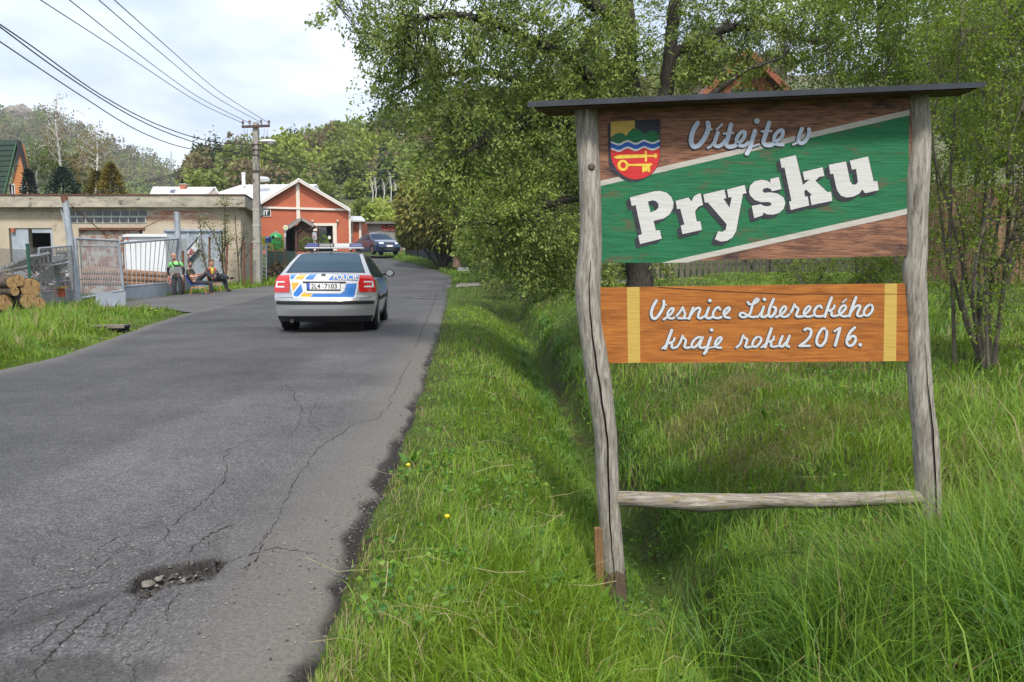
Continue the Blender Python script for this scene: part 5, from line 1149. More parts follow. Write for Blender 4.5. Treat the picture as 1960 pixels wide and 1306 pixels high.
bush('spruce_bough', 'dark fir standing behind the shrubs at the upper right corner', 'tree', [B(1890, 40, 26, 50, 50, 1.0), B(1900, 120, 26, 70, 60, 1.2), B(1905, 230, 26, 85, 80, 1.4)], 5000, 0.25, m_spr, 0.45, 79, droop=0.4)
bush('fence_ivy', 'ivy and leafy plants climbing by the dark garden gate', 'shrub', [B(935, 500, 33, 40, 24, 0.7), B(985, 500, 32, 50, 32, 0.8), B(1050, 505, 31, 50, 36, 0.8)], 5200, 0.13, m_leaf, 0.32, 80)
# ------------------------------------------------------------------ the garage with the flat roof
def wall_mat(name, plaster, plaster2, brick=True, z0=3.2, z1=4.1, blo=0.46, bhi=0.5):
    m, N, L, P = new_mat(name)
    g = N.new('ShaderNodeNewGeometry')
    def noise(s, d=7, r=0.65):
        n = N.new('ShaderNodeTexNoise'); n.inputs['Scale'].default_value = s; n.inputs['Detail'].default_value = d; n.inputs['Roughness'].default_value = r; L.new(g.outputs['Position'], n.inputs['Vector']); return n
    def mix(f, a, b):
        x = N.new('ShaderNodeMix'); x.data_type = 'RGBA'
        if isinstance(f, float): x.inputs[0].default_value = f
        else: L.new(f, x.inputs[0])
        for i, v in ((6, a), (7, b)):
            if isinstance(v, tuple): x.inputs[i].default_value = rgb(v)
            else: L.new(v, x.inputs[i])
        return x.outputs[2]
    def ramp(s, a, b):
        r = N.new('ShaderNodeValToRGB'); r.color_ramp.elements[0].position = a; r.color_ramp.elements[1].position = b; L.new(s, r.inputs[0]); return r.outputs[0]
    c = mix(ramp(noise(0.9).outputs['Fac'], 0.35, 0.65), plaster, plaster2)
    c = mix(ramp(noise(2.4, 9, 0.75).outputs['Fac'], 0.56, 0.72), c, tuple(v * 0.62 for v in plaster))
    if brick:
        bt = N.new('ShaderNodeTexBrick'); bt.inputs['Scale'].default_value = 1.0; bt.inputs['Brick Width'].default_value = 0.29; bt.inputs['Row Height'].default_value = 0.085; bt.inputs['Mortar Size'].default_value = 0.012
        bt.inputs['Color1'].default_value = rgb((0.30, 0.075, 0.035)); bt.inputs['Color2'].default_value = rgb((0.40, 0.13, 0.06)); bt.inputs['Mortar'].default_value = rgb((0.42, 0.38, 0.31))
        mp = N.new('ShaderNodeMapping'); mp.inputs['Rotation'].default_value = (math.radians(-90), 0, 0); L.new(g.outputs['Position'], mp.inputs[0]); L.new(mp.outputs[0], bt.inputs['Vector'])
        sx = N.new('ShaderNodeSeparateXYZ'); L.new(g.outputs['Position'], sx.inputs[0])
        def band(o, a, b, w):
            r1 = N.new('ShaderNodeMapRange'); r1.interpolation_type = 'SMOOTHSTEP'; r1.inputs[1].default_value = a - w; r1.inputs[2].default_value = a + w; L.new(o, r1.inputs[0])
            r2 = N.new('ShaderNodeMapRange'); r2.interpolation_type = 'SMOOTHSTEP'; r2.inputs[1].default_value = b + w; r2.inputs[2].default_value = b - w; L.new(o, r2.inputs[0])
            q = N.new('ShaderNodeMath'); q.operation = 'MULTIPLY'; L.new(r1.outputs[0], q.inputs[0]); L.new(r2.outputs[0], q.inputs[1]); return q.outputs[0]
        q = N.new('ShaderNodeMath'); q.operation = 'MULTIPLY'; L.new(band(sx.outputs[2], z0, z1, 0.25), q.inputs[0]); L.new(band(sx.outputs[0], -20.3, -13.6, 0.8), q.inputs[1])
        n = N.new('ShaderNodeMapping'); n.inputs['Scale'].default_value = (0.45, 1, 2.2); L.new(g.outputs['Position'], n.inputs[0])
        nn = N.new('ShaderNodeTexNoise'); nn.inputs['Scale'].default_value = 1.6; nn.inputs['Detail'].default_value = 8; nn.inputs['Roughness'].default_value = 0.7; L.new(n.outputs[0], nn.inputs['Vector'])
        q2 = N.new('ShaderNodeMath'); q2.operation = 'MULTIPLY'; L.new(q.outputs[0], q2.inputs[0]); L.new(ramp(nn.outputs['Fac'], blo, bhi), q2.inputs[1])
        c = mix(q2.outputs[0], c, bt.outputs['Color'])
    L.new(c, P.inputs['Base Color']); P.inputs['Roughness'].default_value = 0.92; P.inputs['Specular IOR Level'].default_value = 0.15
    b = N.new('ShaderNodeBump'); b.inputs['Strength'].default_value = 0.5; b.inputs['Distance'].default_value = 0.02; L.new(noise(14, 6).outputs['Fac'], b.inputs['Height']); L.new(b.outputs[0], P.inputs['Normal'])
    MATS[name] = m; return m
GYF = 36.0
m_plaster = wall_mat('garage_plaster', (0.42, 0.35, 0.26), (0.50, 0.43, 0.33))
m_corn = M('cornice_concrete', (0.47, 0.42, 0.33), (0.30, 0.265, 0.21), rough=0.95, scale=1.6, detail=9, col3=(0.05, 0.045, 0.04), s3=2.6, lo3=0.58, hi3=0.70, bump=0.6, world=True, stretch=(1, 1, 2.5))
m_steel = M('blue_grey_steel', (0.27, 0.31, 0.36), (0.38, 0.42, 0.47), rough=0.55, scale=3, col3=(0.16, 0.085, 0.05), s3=5, lo3=0.66, hi3=0.76, world=True)
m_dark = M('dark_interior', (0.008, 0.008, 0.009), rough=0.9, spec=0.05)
m_rust = M('rusty_iron', (0.10, 0.042, 0.024), (0.19, 0.085, 0.045), rough=0.9, scale=8)
m_gal = M('galvanised', (0.28, 0.31, 0.345), (0.39, 0.42, 0.455), rough=0.5, scale=4, metal=0.2, col3=(0.17, 0.10, 0.06), s3=4, lo3=0.68, hi3=0.8, world=True)
gz = Hf(-16, 35.8) - 0.15
garage = thing('garage_building', 'low flat-roofed garage building with crumbling plaster and bare brick', 'building', (-18, GYF, gz))
xL, xC, ztop = -27.0, at(463, 500, GYF)[0], at(300, 397, GYF)[2]
# front wall pieces around three openings (butt joined)
op = [(at(20, 500, GYF)[0], at(103, 500, GYF)[0], at(0, 437, GYF)[2]), (at(153, 500, GYF)[0], at(275, 500, GYF)[0], at(0, 438, GYF)[2]), (at(316, 500, GYF)[0], at(428, 500, GYF)[0], at(0, 441, GYF)[2])]
mb = MB(); x0 = xL
def pier(a, b, z0, z1): mb.box(((a + b) / 2, GYF + 0.15, (z0 + z1) / 2), (b - a, 0.3, z1 - z0))
prev = xL
for a, b, zt in op:
    pier(prev, a, gz, ztop); pier(a, b, zt, ztop); prev = b
pier(prev, xC, gz, ztop)
bk = (at(486, 500, 42)[0], 42.0)
mb.hexa([(xC, GYF + 0.3, gz), (bk[0], bk[1], gz), (bk[0] - 0.3, bk[1], gz), (xC - 0.3, GYF + 0.3, gz), (xC, GYF + 0.3, ztop), (bk[0], bk[1], ztop), (bk[0] - 0.3, bk[1], ztop), (xC - 0.3, GYF + 0.3, ztop)])
mb.box(((xC - 0.3 + xC) / 2, GYF + 0.15, (gz + ztop) / 2), (0.296, 0.296, ztop - gz - 0.01))
mb.box((-20, 42.2, (gz + ztop) / 2), (13, 0.3, ztop - gz))
mb.build('wall', m_plaster, garage)
zc0, zc1 = at(0, 397, GYF - 0.45)[2], at(0, 374, GYF - 0.45)[2]
P = [(xL, GYF - 0.45), (xC + 0.38, GYF - 0.45), (bk[0] + 0.42, 42.5), (xL, 42.5)]
rf = MB().hexa([p + (zc0,) for p in P] + [p + (zc1,) for p in P]).build('roof_slab', m_corn, garage, bevel=0.03)
P = [(xL, GYF - 0.50), (xC + 0.43, GYF - 0.50), (bk[0] + 0.47, 42.55), (xL, 42.55)]
MB().hexa([p + (zc1 + 0.002,) for p in P] + [p + (zc1 + 0.05,) for p in P]).build('roof_edging', m_rust, rf)
# stained band under the cornice is real depth: a recessed ledge
MB().box(((xL + xC) / 2, GYF - 0.06, zc0 - 0.06), (xC - xL, 0.12, 0.11)).build('ledge', m_corn, garage)
# glass-block windows, each pane its own block
m_pane = M('grimy_glass', (0.025, 0.03, 0.036), (0.09, 0.095, 0.10), rough=0.25, scale=3, spec=0.6, world=True)
m_frame_w = M('pale_frame', (0.45, 0.43, 0.38), (0.55, 0.53, 0.48), scale=6)
for (x0, x1, y0, y1, n) in ((128, 283, 403.5, 414, 9), (132, 279, 416, 426.5, 9)):
    a, b = at(x0, y0, GYF), at(x1, y1, GYF)
    wf = MB().box(((a[0] + b[0]) / 2, GYF - 0.012, (a[2] + b[2]) / 2), (b[0] - a[0] + 0.06, 0.03, a[2] - b[2] + 0.05)).build('window_frame', m_frame_w, garage)
    w = (b[0] - a[0]) / n
    for k in range(n): MB().box((a[0] + w * (k + 0.5), GYF - 0.03, (a[2] + b[2]) / 2), (w - 0.05, 0.03, a[2] - b[2] - 0.03)).build('pane', m_pane, wf)
# left doorway: steel leaf and open dark half
def fbox(name, x0, y0, x1, y1, Y, th, mat, par, dz=0):
    a, b = at(x0, y0, Y), at(x1, y1, Y); return MB().box(((a[0] + b[0]) / 2, Y + th / 2, (a[2] + b[2]) / 2 + dz), (abs(b[0] - a[0]), th, abs(a[2] - b[2]))).build(name, mat, par)
fbox('door_leaf', 21, 438, 61, 570, GYF + 0.05, 0.06, m_steel, garage)
fbox('door_head', 61, 438, 103, 446, GYF + 0.05, 0.06, m_steel, garage)
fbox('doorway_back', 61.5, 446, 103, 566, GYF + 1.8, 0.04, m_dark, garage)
fbox('door_jamb', 100, 446, 103, 566, GYF - 0.02, 0.07, m_steel, garage)
fbox('lamp_box', 20, 437, 27, 445, GYF - 0.08, 0.08, M('orange_box', (0.42, 0.12, 0.05), (0.3, 0.09, 0.04), scale=6), garage)
# middle doorway: old shutter with flaking paint
sh_ = fbox('shutter', 153.5, 439, 274.5, 568, GYF + 0.12, 0.05, M('flaking_shutter', (0.36, 0.33, 0.29), (0.23, 0.10, 0.06), rough=0.9, scale=4, world=True, lo=0.45, hi=0.55), garage)
fbox('lintel', 151, 436, 277, 440.5, GYF - 0.05, 0.06, m_rust, garage)
# right doorway: wide sheet metal gate with a banner
gd = fbox('garage_door', 316.5, 442, 427.5, 572, GYF + 0.06, 0.05, m_steel, garage)
for k in range(5): fbox('door_rib', 318 + k * 22, 444, 319.2 + k * 22, 570, GYF + 0.02, 0.035, m_steel, gd)
fbox('door_lintel', 314, 438.5, 430, 443, GYF - 0.04, 0.05, m_steel, garage)
def quadpx(name, pts, Y, mat, par, th=0.02): return MB().prism([at(x, y, Y) for x, y in pts], (0, th, 0)).build(name, mat, par)
ban = quadpx('banner', [(348, 490), (380, 455), (380, 478), (350, 510)], GYF - 0.12, M('banner_white', (0.62, 0.63, 0.64), (0.52, 0.53, 0.55), scale=5), garage)
quadpx('banner_stripe', [(348, 488), (380, 453), (380, 456), (348, 492)], GYF - 0.14, M('banner_navy', (0.03, 0.035, 0.06)), ban)
quadpx('banner_stripe', [(350, 508), (381, 475), (381, 478), (350, 512)], GYF - 0.14, M('banner_navy', (0.03, 0.035, 0.06)), ban)
def text_on(txt, px, py, Y, h_px, mat, par, name='lettering', rot=0.0, w_px=None, bold=0.0, lift=0.0):
    V, F = text_poly(txt, 1.0, bold); V = V - V.min(0); hh = V[:, 1].max(); sc = h_px / hh; V = V * sc
    if w_px: V[:, 0] *= w_px / V[:, 0].max()
    c, s = math.cos(rot), math.sin(rot); pts = [at(px + v[0] * c - v[1] * s * 1.0, py - v[1] * c - v[0] * s, Y - lift) for v in V]
    return MB().add(pts, F).build(name, mat, par, fix=False)
text_on('HENÉ', 352, 503, GYF - 0.15, 11, M('text_red', (0.32, 0.03, 0.03)), ban, rot=math.radians(45), w_px=30, bold=0.02)
# ------------------------------------------------------------------ gate, fence, logs, trailer in the yard
gate = thing('yard_gate', 'leaning grey steel yard gate with barred leaves and tall posts', 'gate', at(148, 583, 23.2))
def pole_px(name, a, b, Ya, Yb, r0, r1, mat, par, n=10): return MB().tube([at(a[0], a[1], Ya), (at(a[0], a[1], Ya) + at(b[0], b[1], Yb)) / 2, at(b[0], b[1], Yb)], [r0, (r0 + r1) / 2, r1], n).build(name, mat, par, smooth=True)
pole_px('gate_post', (150, 590), (125, 385), 23.2, 23.2, 0.125, 0.085, m_gal, gate, 14)
pole_px('post_cap', (125, 388), (122, 376), 23.2, 23.2, 0.09, 0.09, m_rust, gate, 12)
pole_px('gate_post', (347, 574), (338, 406), 29.9, 29.9, 0.13, 0.10, m_gal, gate, 14)
pole_px('post_sleeve', (350, 480), (352, 565), 29.75, 29.75, 0.045, 0.045, m_rust, gate, 8)
quadpx('side_plate', [(115, 400), (126, 420), (130, 448), (128, 450)], 23.3, m_gal, gate)
pole_px('stay_rod', (135, 392), (200, 448), 23.2, 24.6, 0.014, 0.014, m_rust, gate, 6)
pole_px('stay_rod', (200, 448), (203, 458), 24.6, 24.6, 0.014, 0.014, m_rust, gate, 6)
pole_px('stay_rod', (336, 408), (262, 442), 29.9, 26.4, 0.013, 0.013, m_rust, gate, 6)
pole_px('stay_rod', (262, 442), (208, 456), 26.4, 24.8, 0.013, 0.013, m_rust, gate, 6)
def leaf_frame(name, tl, tr, br_, bl_, Ya, Yb, nb, rb, rf_, mat, split=0.0):
    fr = MB(); c = [at(*tl, Ya), at(*tr, Yb), at(*br_, Yb), at(*bl_, Ya)]
    for i in range(4): fr.tube([c[i], c[(i + 1) % 4]], rf_, 8)
    fo = fr.build(name, mat, gate, smooth=True)
    for k in range(1, nb):
        f = k / nb; a = c[0] + (c[1] - c[0]) * f; b = c[3] + (c[2] - c[3]) * f
        MB().tube([a, b], rb, 6).build('bar', mat, fo)
    return fo, c
lf, c = leaf_frame('gate_leaf', (144, 457), (226, 461), (236, 556), (152, 572), 23.2, 24.9, 26, 0.012, 0.035, m_gal)
MB().tube([c[0] + (c[3] - c[0]) * 0.12, c[1] + (c[2] - c[1]) * 0.12], 0.018, 6).build('cross_rail', m_gal, lf)
rfm, c2 = leaf_frame('gate_leaf', (228, 466), (341, 457), (326, 542), (236, 549), 25.4, 29.7, 12, 0.014, 0.04, m_gal)
m_sheet = M('grey_sheet', (0.33, 0.37, 0.42), (0.42, 0.46, 0.51), rough=0.6, scale=2, col3=(0.13, 0.10, 0.08), s3=7, lo3=0.66, hi3=0.74, world=True)
def slab4(name, pts, Ys, th, mat, par): return MB().prism([at(x, y, Y) for (x, y), Y in zip(pts, Ys)], (0, th, 0)).build(name, mat, par)
MB().hexa([at(236, 572, 25.4), at(326, 571, 29.5), at(326, 571, 29.5) + [0, 0.05, 0], at(236, 572, 25.4) + [0, 0.05, 0], at(236, 549, 25.4), at(326, 545, 29.5), at(326, 545, 29.5) + [0, 0.05, 0], at(236, 549, 25.4) + [0, 0.05, 0]]).build('kick_plate', m_sheet, gate)
for x0, x1 in ((183, 214), (214.5, 240)):
    ya, yb = 22.4 + (x0 - 183) * 0.012, 22.4 + (x1 - 183) * 0.012
    MB().hexa([at(x0, 590 - (x0 - 183) * 0.03, ya), at(x1, 590 - (x1 - 183) * 0.03, yb), at(x1, 590 - (x1 - 183) * 0.03, yb) + [0, 0.04, 0], at(x0, 590 - (x0 - 183) * 0.03, ya) + [0, 0.04, 0], at(x0, 562, ya), at(x1, 558, yb), at(x1, 558, yb) + [0, 0.04, 0], at(x0, 562, ya) + [0, 0.04, 0]]).build('kick_plate', m_sheet, gate)
# low barred panel left of the gate with its sheet skirt
pan = thing('barred_fence', 'low grey barred fence panel with sheet skirt left of the gate', 'fence', at(110, 590, 21.5))
c = [at(74, 476, 20.4), at(136, 471, 23.0), at(140, 556, 23.0), at(80, 560, 20.4)]
fr = MB()
for i in range(4): fr.tube([c[i], c[(i + 1) % 4]], 0.03, 8)
fr.build('frame', m_gal, pan, smooth=True)
for k in range(1, 8):
    f = k / 8; MB().tube([c[0] + (c[1] - c[0]) * f, c[3] + (c[2] - c[3]) * f], 0.013, 6).build('bar', m_gal, pan)
P = [at(80, 589, 20.4), at(140, 582, 23.0)]; Q = [c[3], c[2]]; d = np.array([0, 0.03, 0])
MB().hexa([P[0], P[1], P[1] + d, P[0] + d, Q[0], Q[1], Q[1] + d, Q[0] + d]).build('skirt', m_sheet, pan)
fb = thing('letter_box', 'small red-orange box hung on the grey fence panel', 'box', at(112, 570, 20.8))
fbox('body', 104, 552, 119, 569, 20.75, 0.16, M('red_orange_paint', (0.38, 0.07, 0.025), (0.46, 0.10, 0.04), scale=8), fb); fbox('rim', 102.5, 549, 120.5, 552.5, 20.7, 0.24, M('ochre_rim', (0.40, 0.26, 0.06)), fb)
# green post and chain-link mesh
clf = thing('chain_link_fence', 'rusty chain-link fence on a green post before the log pile', 'fence', at(62, 606, 17.8))
gp = MB().tube([at(64, 615, 17.8), at(52, 470, 17.8)], 0.032, 10).build('fence_post', M('green_paint_post', (0.012, 0.07, 0.045), (0.02, 0.10, 0.065), scale=10, rough=0.5), clf, smooth=True)
MB().lathe([(0.0, 0.03), (0.036, 0.025), (0.036, -0.02), (0.0, -0.02)], at(52, 469, 17.8), 10).build('post_cap', M('green_cap', (0.01, 0.05, 0.035)), clf)
m_wire = M('fence_wire', (0.12, 0.11, 0.10), (0.2, 0.19, 0.18), rough=0.6, scale=20, metal=0.5)
def chain(c00, c10, c11, c01, nx, name):
    """wires zigzag between the corners (bottom-left, bottom-right, top-right, top-left)"""
    P = []; w = np.linalg.norm(c10 - c00); h = np.linalg.norm(c01 - c00); st = w / nx; ny = h / st
    for s_ in (1, -1):
        for k in range(int(-ny) - 1, nx + int(ny) + 2):
            u0, u1 = k / nx, (k + s_ * ny) / nx; v0, v1 = 0.0, 1.0
            if u1 != u0:
                lo, hi = sorted((0.0, 1.0)); 
                ts = [(0 - u0) / (u1 - u0), (1 - u0) / (u1 - u0)]; t0, t1 = max(0, min(ts)), min(1, max(ts))
            else: t0, t1 = 0, 1
            if t1 - t0 < 0.02: continue
            pt = lambda t: (c00 * (1 - (u0 + (u1 - u0) * t)) + c10 * (u0 + (u1 - u0) * t)) * (1 - t) + (c01 * (1 - (u0 + (u1 - u0) * t)) + c11 * (u0 + (u1 - u0) * t)) * t
            P.append([pt(t0), (pt(t0) + pt(t1)) / 2, pt(t1)])
    P = np.array(P); V, F = tubes_np(P, np.full(P.shape[:2], 0.0045), 3); mesh_np(name, V, F, m_wire, clf)
chain(at(-30, 612, 17.2), at(63, 606, 17.8), at(53, 478, 17.8), at(-30, 474, 17.2), 26, 'wire_mesh')
chain(at(64, 606, 17.8), at(146, 590, 23.0), at(140, 476, 23.0), at(53, 474, 17.8), 40, 'wire_mesh')
# stacked firewood logs
m_end = M('cut_wood', (0.30, 0.17, 0.065), (0.46, 0.29, 0.13), rough=0.9, scale=11, bump=0.5, col3=(0.12, 0.075, 0.04), s3=7, lo3=0.52, hi3=0.72)
m_lbark = M('log_bark', (0.035, 0.026, 0.02), (0.13, 0.095, 0.07), rough=0.95, scale=12, bump=1.0, stretch=(2, 2, 1))
LOGS = [(23, 541, 7, 13, 'upper left'), (35, 537, 7, 13, ''), (40, 570, 7, 17, ''), (8, 580, 9, 18, ''), (51, 577, 7, 15, ''), (58, 552, 8, 23, ''), (74, 582, 8, 15, ''), (22, 598, 7, 11, ''), (56, 597, 6, 12, ''), (9, 607, 7, 11, ''), (-8, 548, 7, 14, ''), (6, 556, 6, 11, ''), (28, 558, 5, 10, ''), (38, 594, 5, 10, ''), (-6, 596, 6, 11, '')]
LLB = ['cut log on top of the pile, leftmost of the upper pair', 'cut log on top of the pile, right of the upper pair', 'cut log in the middle of the pile', 'thick cut log at the left edge of the pile', 'cut log right of the middle of the pile', 'tall split log leaning against the green post', 'round log lying right of the green fence post', 'small log low in the pile beneath the thick one', 'small log at the foot of the green post', 'bottom log at the left edge of the pile', 'cut log cropped by the left edge above the thick one', 'small cut log above the thick left log', 'thin cut log wedged under the upper pair', 'thin log low in the middle of the pile', 'low log cropped by the left edge of the photo']
lg = np.random.default_rng(5)
for i, (px, py, rx_, ry_, _) in enumerate(LOGS):
    Y = 17.0 + 0.25 * (i % 3) + (0.6 if px > 65 else 0); c = at(px, py, Y); r = ry_ * Y / FPX * 0.90
    o = thing('firewood_log', LLB[i], 'log', c - [0, 0, r], group='cut logs of the firewood pile'); ax_ = unit(np.array([-0.90, 0.44, 0.02 * lg.normal()])); ln = lg.uniform(0.85, 1.1)
    mb = MB(); mb.tube([c, c + ax_ * ln * 0.5, c + ax_ * ln], [r, r * 0.98, r * 0.95], 16, cap=False)
    for j, v in enumerate(mb.v): p = Vector(v); d = p - Vector(c + ax_ * ln * (j // 16) / 2); mb.v[j] = tuple(p + d * 0.09 * mnoise.noise(p * 7))
    ring = [mb.v[j] for j in range(16)]
    mb.build('bark', m_lbark, o, smooth=True); e = MB(); e.add([np.array(p) * 0.97 + c * 0.03 - ax_ * 0.008 for p in ring] + [c - ax_ * 0.012], [(j, (j + 1) % 16, 16) for j in range(16)]); e.build('cut_end', m_end, o, fix=False)
    # growth-ring split
    MB().add([c - ax_ * 0.016, c - ax_ * 0.013 + [0.01, 0, r * 0.7], c - ax_ * 0.013 + [0.025, 0, r * 0.68]], [(0, 1, 2)]).build('split', m_dark, o, fix=False)
# scrap: sheets and boards on the heap, barrow-like crate behind the panel
for i, (pts, Y, mat, lab) in enumerate([([(0, 512), (55, 488), (58, 492), (0, 518)], 19.5, m_gal, 'bent galvanised sheet leaning over the log pile'), ([(0, 520), (95, 503), (96, 507), (0, 526)], 20.0, M('dark_tin', (0.05, 0.05, 0.052), (0.16, 0.16, 0.165), scale=9), 'dark corrugated sheet lying under the bent one'), ([(60, 540), (95, 505), (98, 508), (64, 545)], 21.0, m_gal, 'slanting metal tube in the scrap heap behind the panel')]):
    o = thing('scrap_sheet', lab, 'sheet', at(pts[0][0], pts[0][1] + 20, Y)); 
    mb = MB()
    a, b, c3, d3 = [at(x, y, Y) for x, y in pts]
    for k in range(6): f0, f1 = k / 6, (k + 0.8) / 6; mb.hexa([d3 + (c3 - d3) * f0, d3 + (c3 - d3) * f1, d3 + (c3 - d3) * f1 + [0, 0.9, 0.1], d3 + (c3 - d3) * f0 + [0, 0.9, 0.1], a + (b - a) * f0, a + (b - a) * f1, a + (b - a) * f1 + [0, 0.9, 0.1], a + (b - a) * f0 + [0, 0.9, 0.1]])
    mb.build('sheet', mat, o)
sr = np.random.default_rng(8); sc_ = thing('scrap_heap', 'jumble of iron scrap and boards behind the fence panel', 'scrap', at(95, 575, 24))
m_sc = [m_rust, m_gal, M('red_scrap', (0.28, 0.05, 0.04), (0.2, 0.04, 0.03), scale=5), M('white_scrap', (0.55, 0.55, 0.54)), M('grey_scrap', (0.16, 0.16, 0.15), (0.24, 0.23, 0.22), scale=6)]
for k in range(26):
    a = at(sr.uniform(62, 138), sr.uniform(520, 572), sr.uniform(23.5, 26)); L_ = sr.uniform(0.4, 1.3); d = unit(sr.normal(0, 1, 3) * [1, 0.5, 0.7]); w = sr.choice([0.04, 0.08, 0.3], p=[0.5, 0.3, 0.2])
    MB().bar(a - d * L_ / 2, a + d * L_ / 2, w, 0.04).build('scrap_piece', m_sc[k % 5], sc_)
o = thing('concrete_post', 'upright grey concrete slab leaning inside the doorway yard', 'slab', at(117, 560, 27)); fbox('slab', 108, 482, 128, 555, 27, 0.12, M('slab_concrete', (0.24, 0.23, 0.20), (0.31, 0.30, 0.27), scale=3), o); fbox('slab_cap', 107, 479, 129, 483, 26.96, 0.2, M('slab_concrete2', (0.3, 0.29, 0.26)), o)
# broken concrete culvert slab in the left verge
c = hit(170, 628, Hf); o = thing('culvert_slab', 'broken concrete slab over a drain hole in the left verge', 'slab', c)
m_cul = M('culvert_concrete', (0.11, 0.095, 0.075), (0.20, 0.175, 0.14), rough=0.95, scale=5, bump=0.8)
for dx, sx_, rz_ in ((-0.38, 0.55, 0.22), (0.30, 0.66, -0.12)):
    MB().box((c[0] + dx, c[1] + 0.1, c[2] + 0.02), (sx_, 0.5, 0.07), rz=rz_ + 0.35, rx=-0.05).build('slab_piece', m_cul, o, bevel=0.012)
MB().box((c[0], c[1] - 0.12, c[2] - 0.02), (1.4, 0.3, 0.10), rz=0.35).build('hole', m_dark, o)
# white box body and timber behind the gate
tr_ = thing('box_trailer', 'white box trailer standing behind the right gate leaf', 'trailer', at(290, 560, 31))
m_wh = M('white_panel', (0.72, 0.73, 0.74), (0.66, 0.67, 0.69), rough=0.4, scale=1.2)
a, b = at(236, 452, 32.6), at(319, 530, 32.6); MB().box(((a[0] + b[0]) / 2, 33.7, (a[2] + b[2]) / 2), (b[0] - a[0], 2.2, a[2] - b[2])).build('box_body', m_wh, tr_, bevel=0.03)
fbox('top_rail', 234, 448, 320, 453.5, 32.5, 0.08, m_wh, tr_); fbox('corner_post', 234, 452, 238, 531, 32.5, 0.08, m_rust, tr_)
fbox('marking', 241, 454.5, 246, 458.5, 32.49, 0.01, M('marking_red', (0.35, 0.03, 0.03)), tr_); fbox('chassis', 236, 530, 317, 536, 32.8, 1.8, m_dark, tr_)
for px in (262, 302): MB().lathe([(0.0, -0.1), (0.34, -0.1), (0.36, -0.05), (0.36, 0.1), (0.0, 0.1)], at(px, 546, 32.9), 18, axis='y').build('wheel', M('tyre', (0.015, 0.015, 0.016), rough=0.8), tr_, smooth=True)
for i, (y0, r, x1, lab) in enumerate([(519, 0.13, 272, 'shorter debarked trunk on top of the timber behind the gate'), (524, 0.15, 326, 'long brown trunk second from top of the timber'), (534, 0.15, 328, 'long trunk in the middle of the timber behind the gate'), (543, 0.13, 326, 'lowest trunk of the timber behind the gate')]):
    a, b = at(160, y0 - 3, 30.9), at(x1, y0 + (3 if i else 6), 31.3); o = thing('timber_log', lab, 'log', (a + b) / 2 - [0, 0, r], group='long timber behind the gate')
    MB().tube([a, a * 0.6 + b * 0.4 + [0, 0, 0.03], b], [r * 1.1, r * 1.0, r * 0.8], 14, cap=False).build('bark', M('pine_bark', (0.15, 0.075, 0.045), (0.30, 0.17, 0.10), rough=0.9, scale=7, bump=0.7), o, smooth=True)
    d = unit(b - a); MB().tube([b - d * 0.01, b + d * 0.012], [r * 0.79, r * 0.77], 14).build('cut_end', m_end, o)
# sapling row in front of the garage with its old iron posts
for i, (px, y0, y1) in enumerate([(401, 455, 540), (435, 467, 545), (467, 465, 550), (481, 466, 552)]):
    o = thing('fence_stake', ['rusty iron stake behind the seated men, leftmost', 'leaning rusty iron stake beside the man in the red jacket', 'dark iron stake between the saplings', 'iron stake close to the concrete pole'][i], 'stake', at(px, y1, 33.2), group='iron stakes before the garage')
    MB().tube([at(px - (3 if i == 1 else 0), y1 + 6, 33.2), at(px, y0, 33.2)], 0.045, 8).build('shaft', m_rust, o, smooth=True); MB().box(at(px, y0, 33.2), (0.11, 0.11, 0.05)).build('top', m_rust, o)
for z_, lab in ((476, 'upper strand of wire between the iron stakes'), (500, 'lower strand of wire between the iron stakes')):
    tag(MB().tube([at(401, z_, 33.2), at(435, z_ + 2, 33.2), at(467, z_ + 1, 33.2), at(481, z_, 33.2), at(490, z_, 33.6)], 0.008, 4).build('fence_wire', m_rust), lab, 'wire')
m_yl = MT('young_leaf', [(0, (0.06, 0.07, 0.02)), (0.5, (0.13, 0.15, 0.04)), (1, (0.24, 0.25, 0.09))], trans=0.3)
def sapling(label, base, paths, nl, seed):
    rg = np.random.default_rng(seed); b = at(base[0], base[1], 34.0); o = thing('sapling', label, 'tree', b, group='saplings before the garage'); mb = MB(); PP = []
    for pts in paths:
        Q = catmull([at(x, y, 34.0 + rg.uniform(-0.3, 0.3)) for x, y in pts], 6); n = len(Q); mb.tube([tuple(q) for q in Q], [0.045 * (1 - 0.85 * i / n) for i in range(n)], 6); PP += Q[n // 5:]
        for k in range(7):
            q = Q[rg.integers(n // 4, n)]; e = q + rg.normal(0, 0.16, 3) + [0, 0, 0.28]; mb.tube([tuple(q), tuple(e)], [0.012, 0.004], 4); PP += [e, (q + e) / 2]
    mb.build('stem', m_bark2, o, smooth=True); PP = np.array(PP); i = rg.integers(0, len(PP), nl); P = PP[i] + rg.normal(0, 0.11, (nl, 3)); l = rg.uniform(0.05, 0.11, nl)
    V, F = leaves_np(P, rg.normal(0, 1, (nl, 3)) + [0, 0, 0.3], l, l * 0.5, rng=rg); mesh_np('crown', V, F, m_yl, o, attrs={'tint': np.repeat(rg.random(nl), 4)})
sapling('leafy upright sapling with dense leaves before the garage corner', (434, 545), [[(434, 545), (430, 490), (431, 440), (429, 385)]], 700, 91)
sapling('sapling leaning left across the steel garage door', (432, 548), [[(432, 545), (420, 480), (406, 445), (388, 420)], [(420, 500), (432, 470), (445, 460)]], 520, 92)
sapling('small sapling behind the man in the red jacket', (402, 540), [[(402, 540), (392, 500), (386, 460), (382, 425)], [(396, 515), (388, 490), (378, 470)]], 480, 93)
